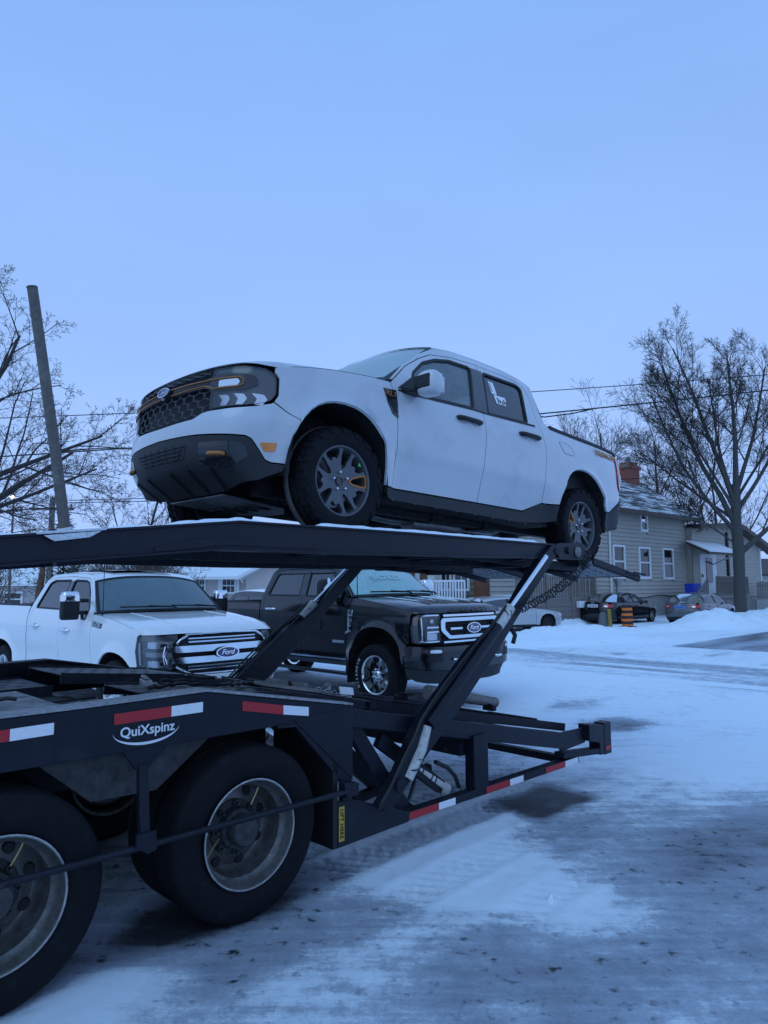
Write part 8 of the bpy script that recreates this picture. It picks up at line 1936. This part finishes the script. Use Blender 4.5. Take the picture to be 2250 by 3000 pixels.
def suv(loc, yaw, lab, roofm, bodym, red):
    root = empty('parked_suv', loc, yaw, lab, 'suv', 'suvs between the parked pickups'); 
    plan = [(.9, 0), (.8, .6), (.5, .86), (0, .92), (-2.7, .92), (-3.4, .88), (-3.62, .7), (-3.66, 0)]
    offS = [(.3, -.03), (.5, 0), (.95, 0), (1.1, -.03), (1.5, -.18), (1.7, -.28)]; c = Car(root, plan, offS, [(.3, 0), (1, -.1)], [(.3, -.05), (.5, 0), (1.0, -.02), (1.6, -.3)], arches=(), step=.12); X = c.X
    AF, AR = arch_pts(0, .36, .4, .4, .3), arch_pts(-2.7, .36, .4, .4, .3)
    c.panel('body_side', X(*([(.45, .3), (.5, 1.0), (-.5, 1.08), (-3.3, 1.15), (-3.35, .3)] + AR[::-1] + AF[::-1])), bodym)
    win = X((-.9, 1.12), (-1.3, 1.5), (-2.9, 1.5), (-3.1, 1.18)); cf = c.panel('cab_frame', X((-.5, 1.085), (-1.15, 1.58), (-1.6, 1.64), (-2.9, 1.62), (-3.25, 1.5), (-3.3, 1.16)), bodym, holes=[win]); c.panel('window', win, MATS['glass_dark'], (cf[0], cf[1]), d=-.01, hem=0, inset=0)
    def roof(v, t): x = -1.1 - 2.1 * t; return np.stack([x, v * .70, 1.60 + .09 * np.sin(np.pi * (.2 + .7 * t)) - .05 * v ** 4], -1)
    grid_patch('roof', roof, 9, 9, roofm, root)
    def rg(v, t): return np.stack([-3.5 + .32 * t, v * (.80 - .12 * t), 1.12 + .46 * t], -1)
    grid_patch('rear_window', rg, 9, 5, MATS['glass_dark'], root)
    def wsf(v, t): return np.stack([-.35 - .8 * t - .1 * v ** 2, v * (.85 - .16 * t), 1.08 + .52 * t], -1)
    grid_patch('windshield', wsf, 9, 5, MATS['glass_dark'], root)
    def hd(v, t): return np.stack([.75 - 1.15 * t - .15 * v ** 2, v * .84, .95 + .13 * t - .05 * v ** 4], -1)
    grid_patch('hood', hd, 9, 5, bodym, root)
    half = Y_ = [(0, .3)] + c.Y((.6, .3), (.84, .4)) + X((.5, .5), (.5, .95)) + c.Y((.6, .96), (0, .96)); c.sym('front_bumper', half, bodym)
    tail = X((-3.35, .3), (-3.35, 1.12)) + [(c.U - 1e-4, 1.12), (c.U - 1e-4, .3)]; c.panel('tailgate', tail, bodym)
    tl = X((-3.28, 1.45), (-3.35, .98)) + c.Q((.74, .95), (.74, 1.10), (.80, 1.45)); c.panel('tail_light', tl, MATS['lamp_red'], d=.012, hem=.02, inset=0)
    for x in (0, -2.7):
        for sg in (1, -1): make_wheel(root, (x, sg * .8, .36), sg > 0, .36, .225, .23, style_spokes(5, r_in=.2, lug=5), mats=[MATS['steel_dull']])
    b = MB(); b.box(-3.3, .5, -.8, .8, .3, .9); b.build('floor_pan', MATS['interior'], root)
suv((-4.35, 21.6, .05), R(128), 'white-roofed SUV glimpsed between the two parked pickups', MATS['paint_white'], MATS['paint_black'], True)
suv((-2.55, 22.6, .05), R(128), 'dark SUV with red tail lamp just left of the black pickup', MATS['paint_black'], MATS['paint_black'], True)

d = empty('construction_drum', (9.5, 28.25, .12), R(20), 'orange and black striped traffic marker standing in the snow bank', 'traffic marker')
ORG_ = mat('hi_vis_orange', (.75, .16, .02), .55, noise=(20, .1)); BLK = MATS['black']
for i in range(8): z0 = .06 + i * .105; b = MB(); r0 = .21 - .005 * i; b.box(-r0, r0, -.09, .09, z0, z0 + .105); b.build('stripe', ORG_ if i % 2 == 0 else BLK, d, 0, bevel=.008)
b = MB(); b.box(-.30, .30, -.18, .18, -.1, .08); b.build('base', BLK, d, 0, bevel=.02)
b = MB(); b.lathe([(0, .62), (.10, .60), (.15, .5), (.19, .1), (.22, -.15)], 12, (8.75, 28.9, .12), 'z'); o = b.build('grey_post', mat('dull_grey', (.13, .13, .14), .8, noise=(8, .2)), None, 50); tag(o, 'round grey marker stub left of the striped traffic marker', 'marker')
b = MB(); b.beam((8.98, 28.7, .0), (8.93, 28.7, .86), .13, .10, up=(0, 1, 0)); o = b.build('wooden_stake', mat('stake_yellow', (.34, .22, .05), .8, noise=(10, .2)), None, 0, bevel=.01); tag(o, 'yellow wooden stake leaning beside the striped traffic marker', 'stake')
bx, by = 18.93 + 1.18 * (math.cos(R(43)) * -2.45 - math.sin(R(43)) * -1.35), 44.84 + 1.18 * (math.sin(R(43)) * -2.45 + math.cos(R(43)) * -1.35)
b = MB(); b.prism([(-.5, 1.18), (.5, 1.18), (.58, 1.86), (-.58, 1.86)], lambda x, z: (bx + x * math.cos(R(43)) + .25 * math.sin(R(43)), by + x * math.sin(R(43)) - .25 * math.cos(R(43)), z), (-.5 * math.sin(R(43)), .5 * math.cos(R(43)), 0)); o = b.build('recycling_bin', mat('bin_blue', (.01, .035, .42), .5), None, 0, bevel=.02); tag(o, 'blue recycling bin on the porch of the tan house', 'bin')
# ice chunk and clods on the lot
for i, (x, y, r, lab) in enumerate(((.95, 4.33, .032, 'small ice chunk on the slushy lot in front of the trailer'),)):
    b = MB(); blob(b, (x, y, .022), (r * .5, r * .9, r * .8), 50 + i, .3, 9, 6); o = b.build('ice_chunk', MATS['snow'], None, 40); tag(o, lab, 'ice chunk')
make_f150(); make_f350(); make_trailer(); make_maverick(); deck_load()
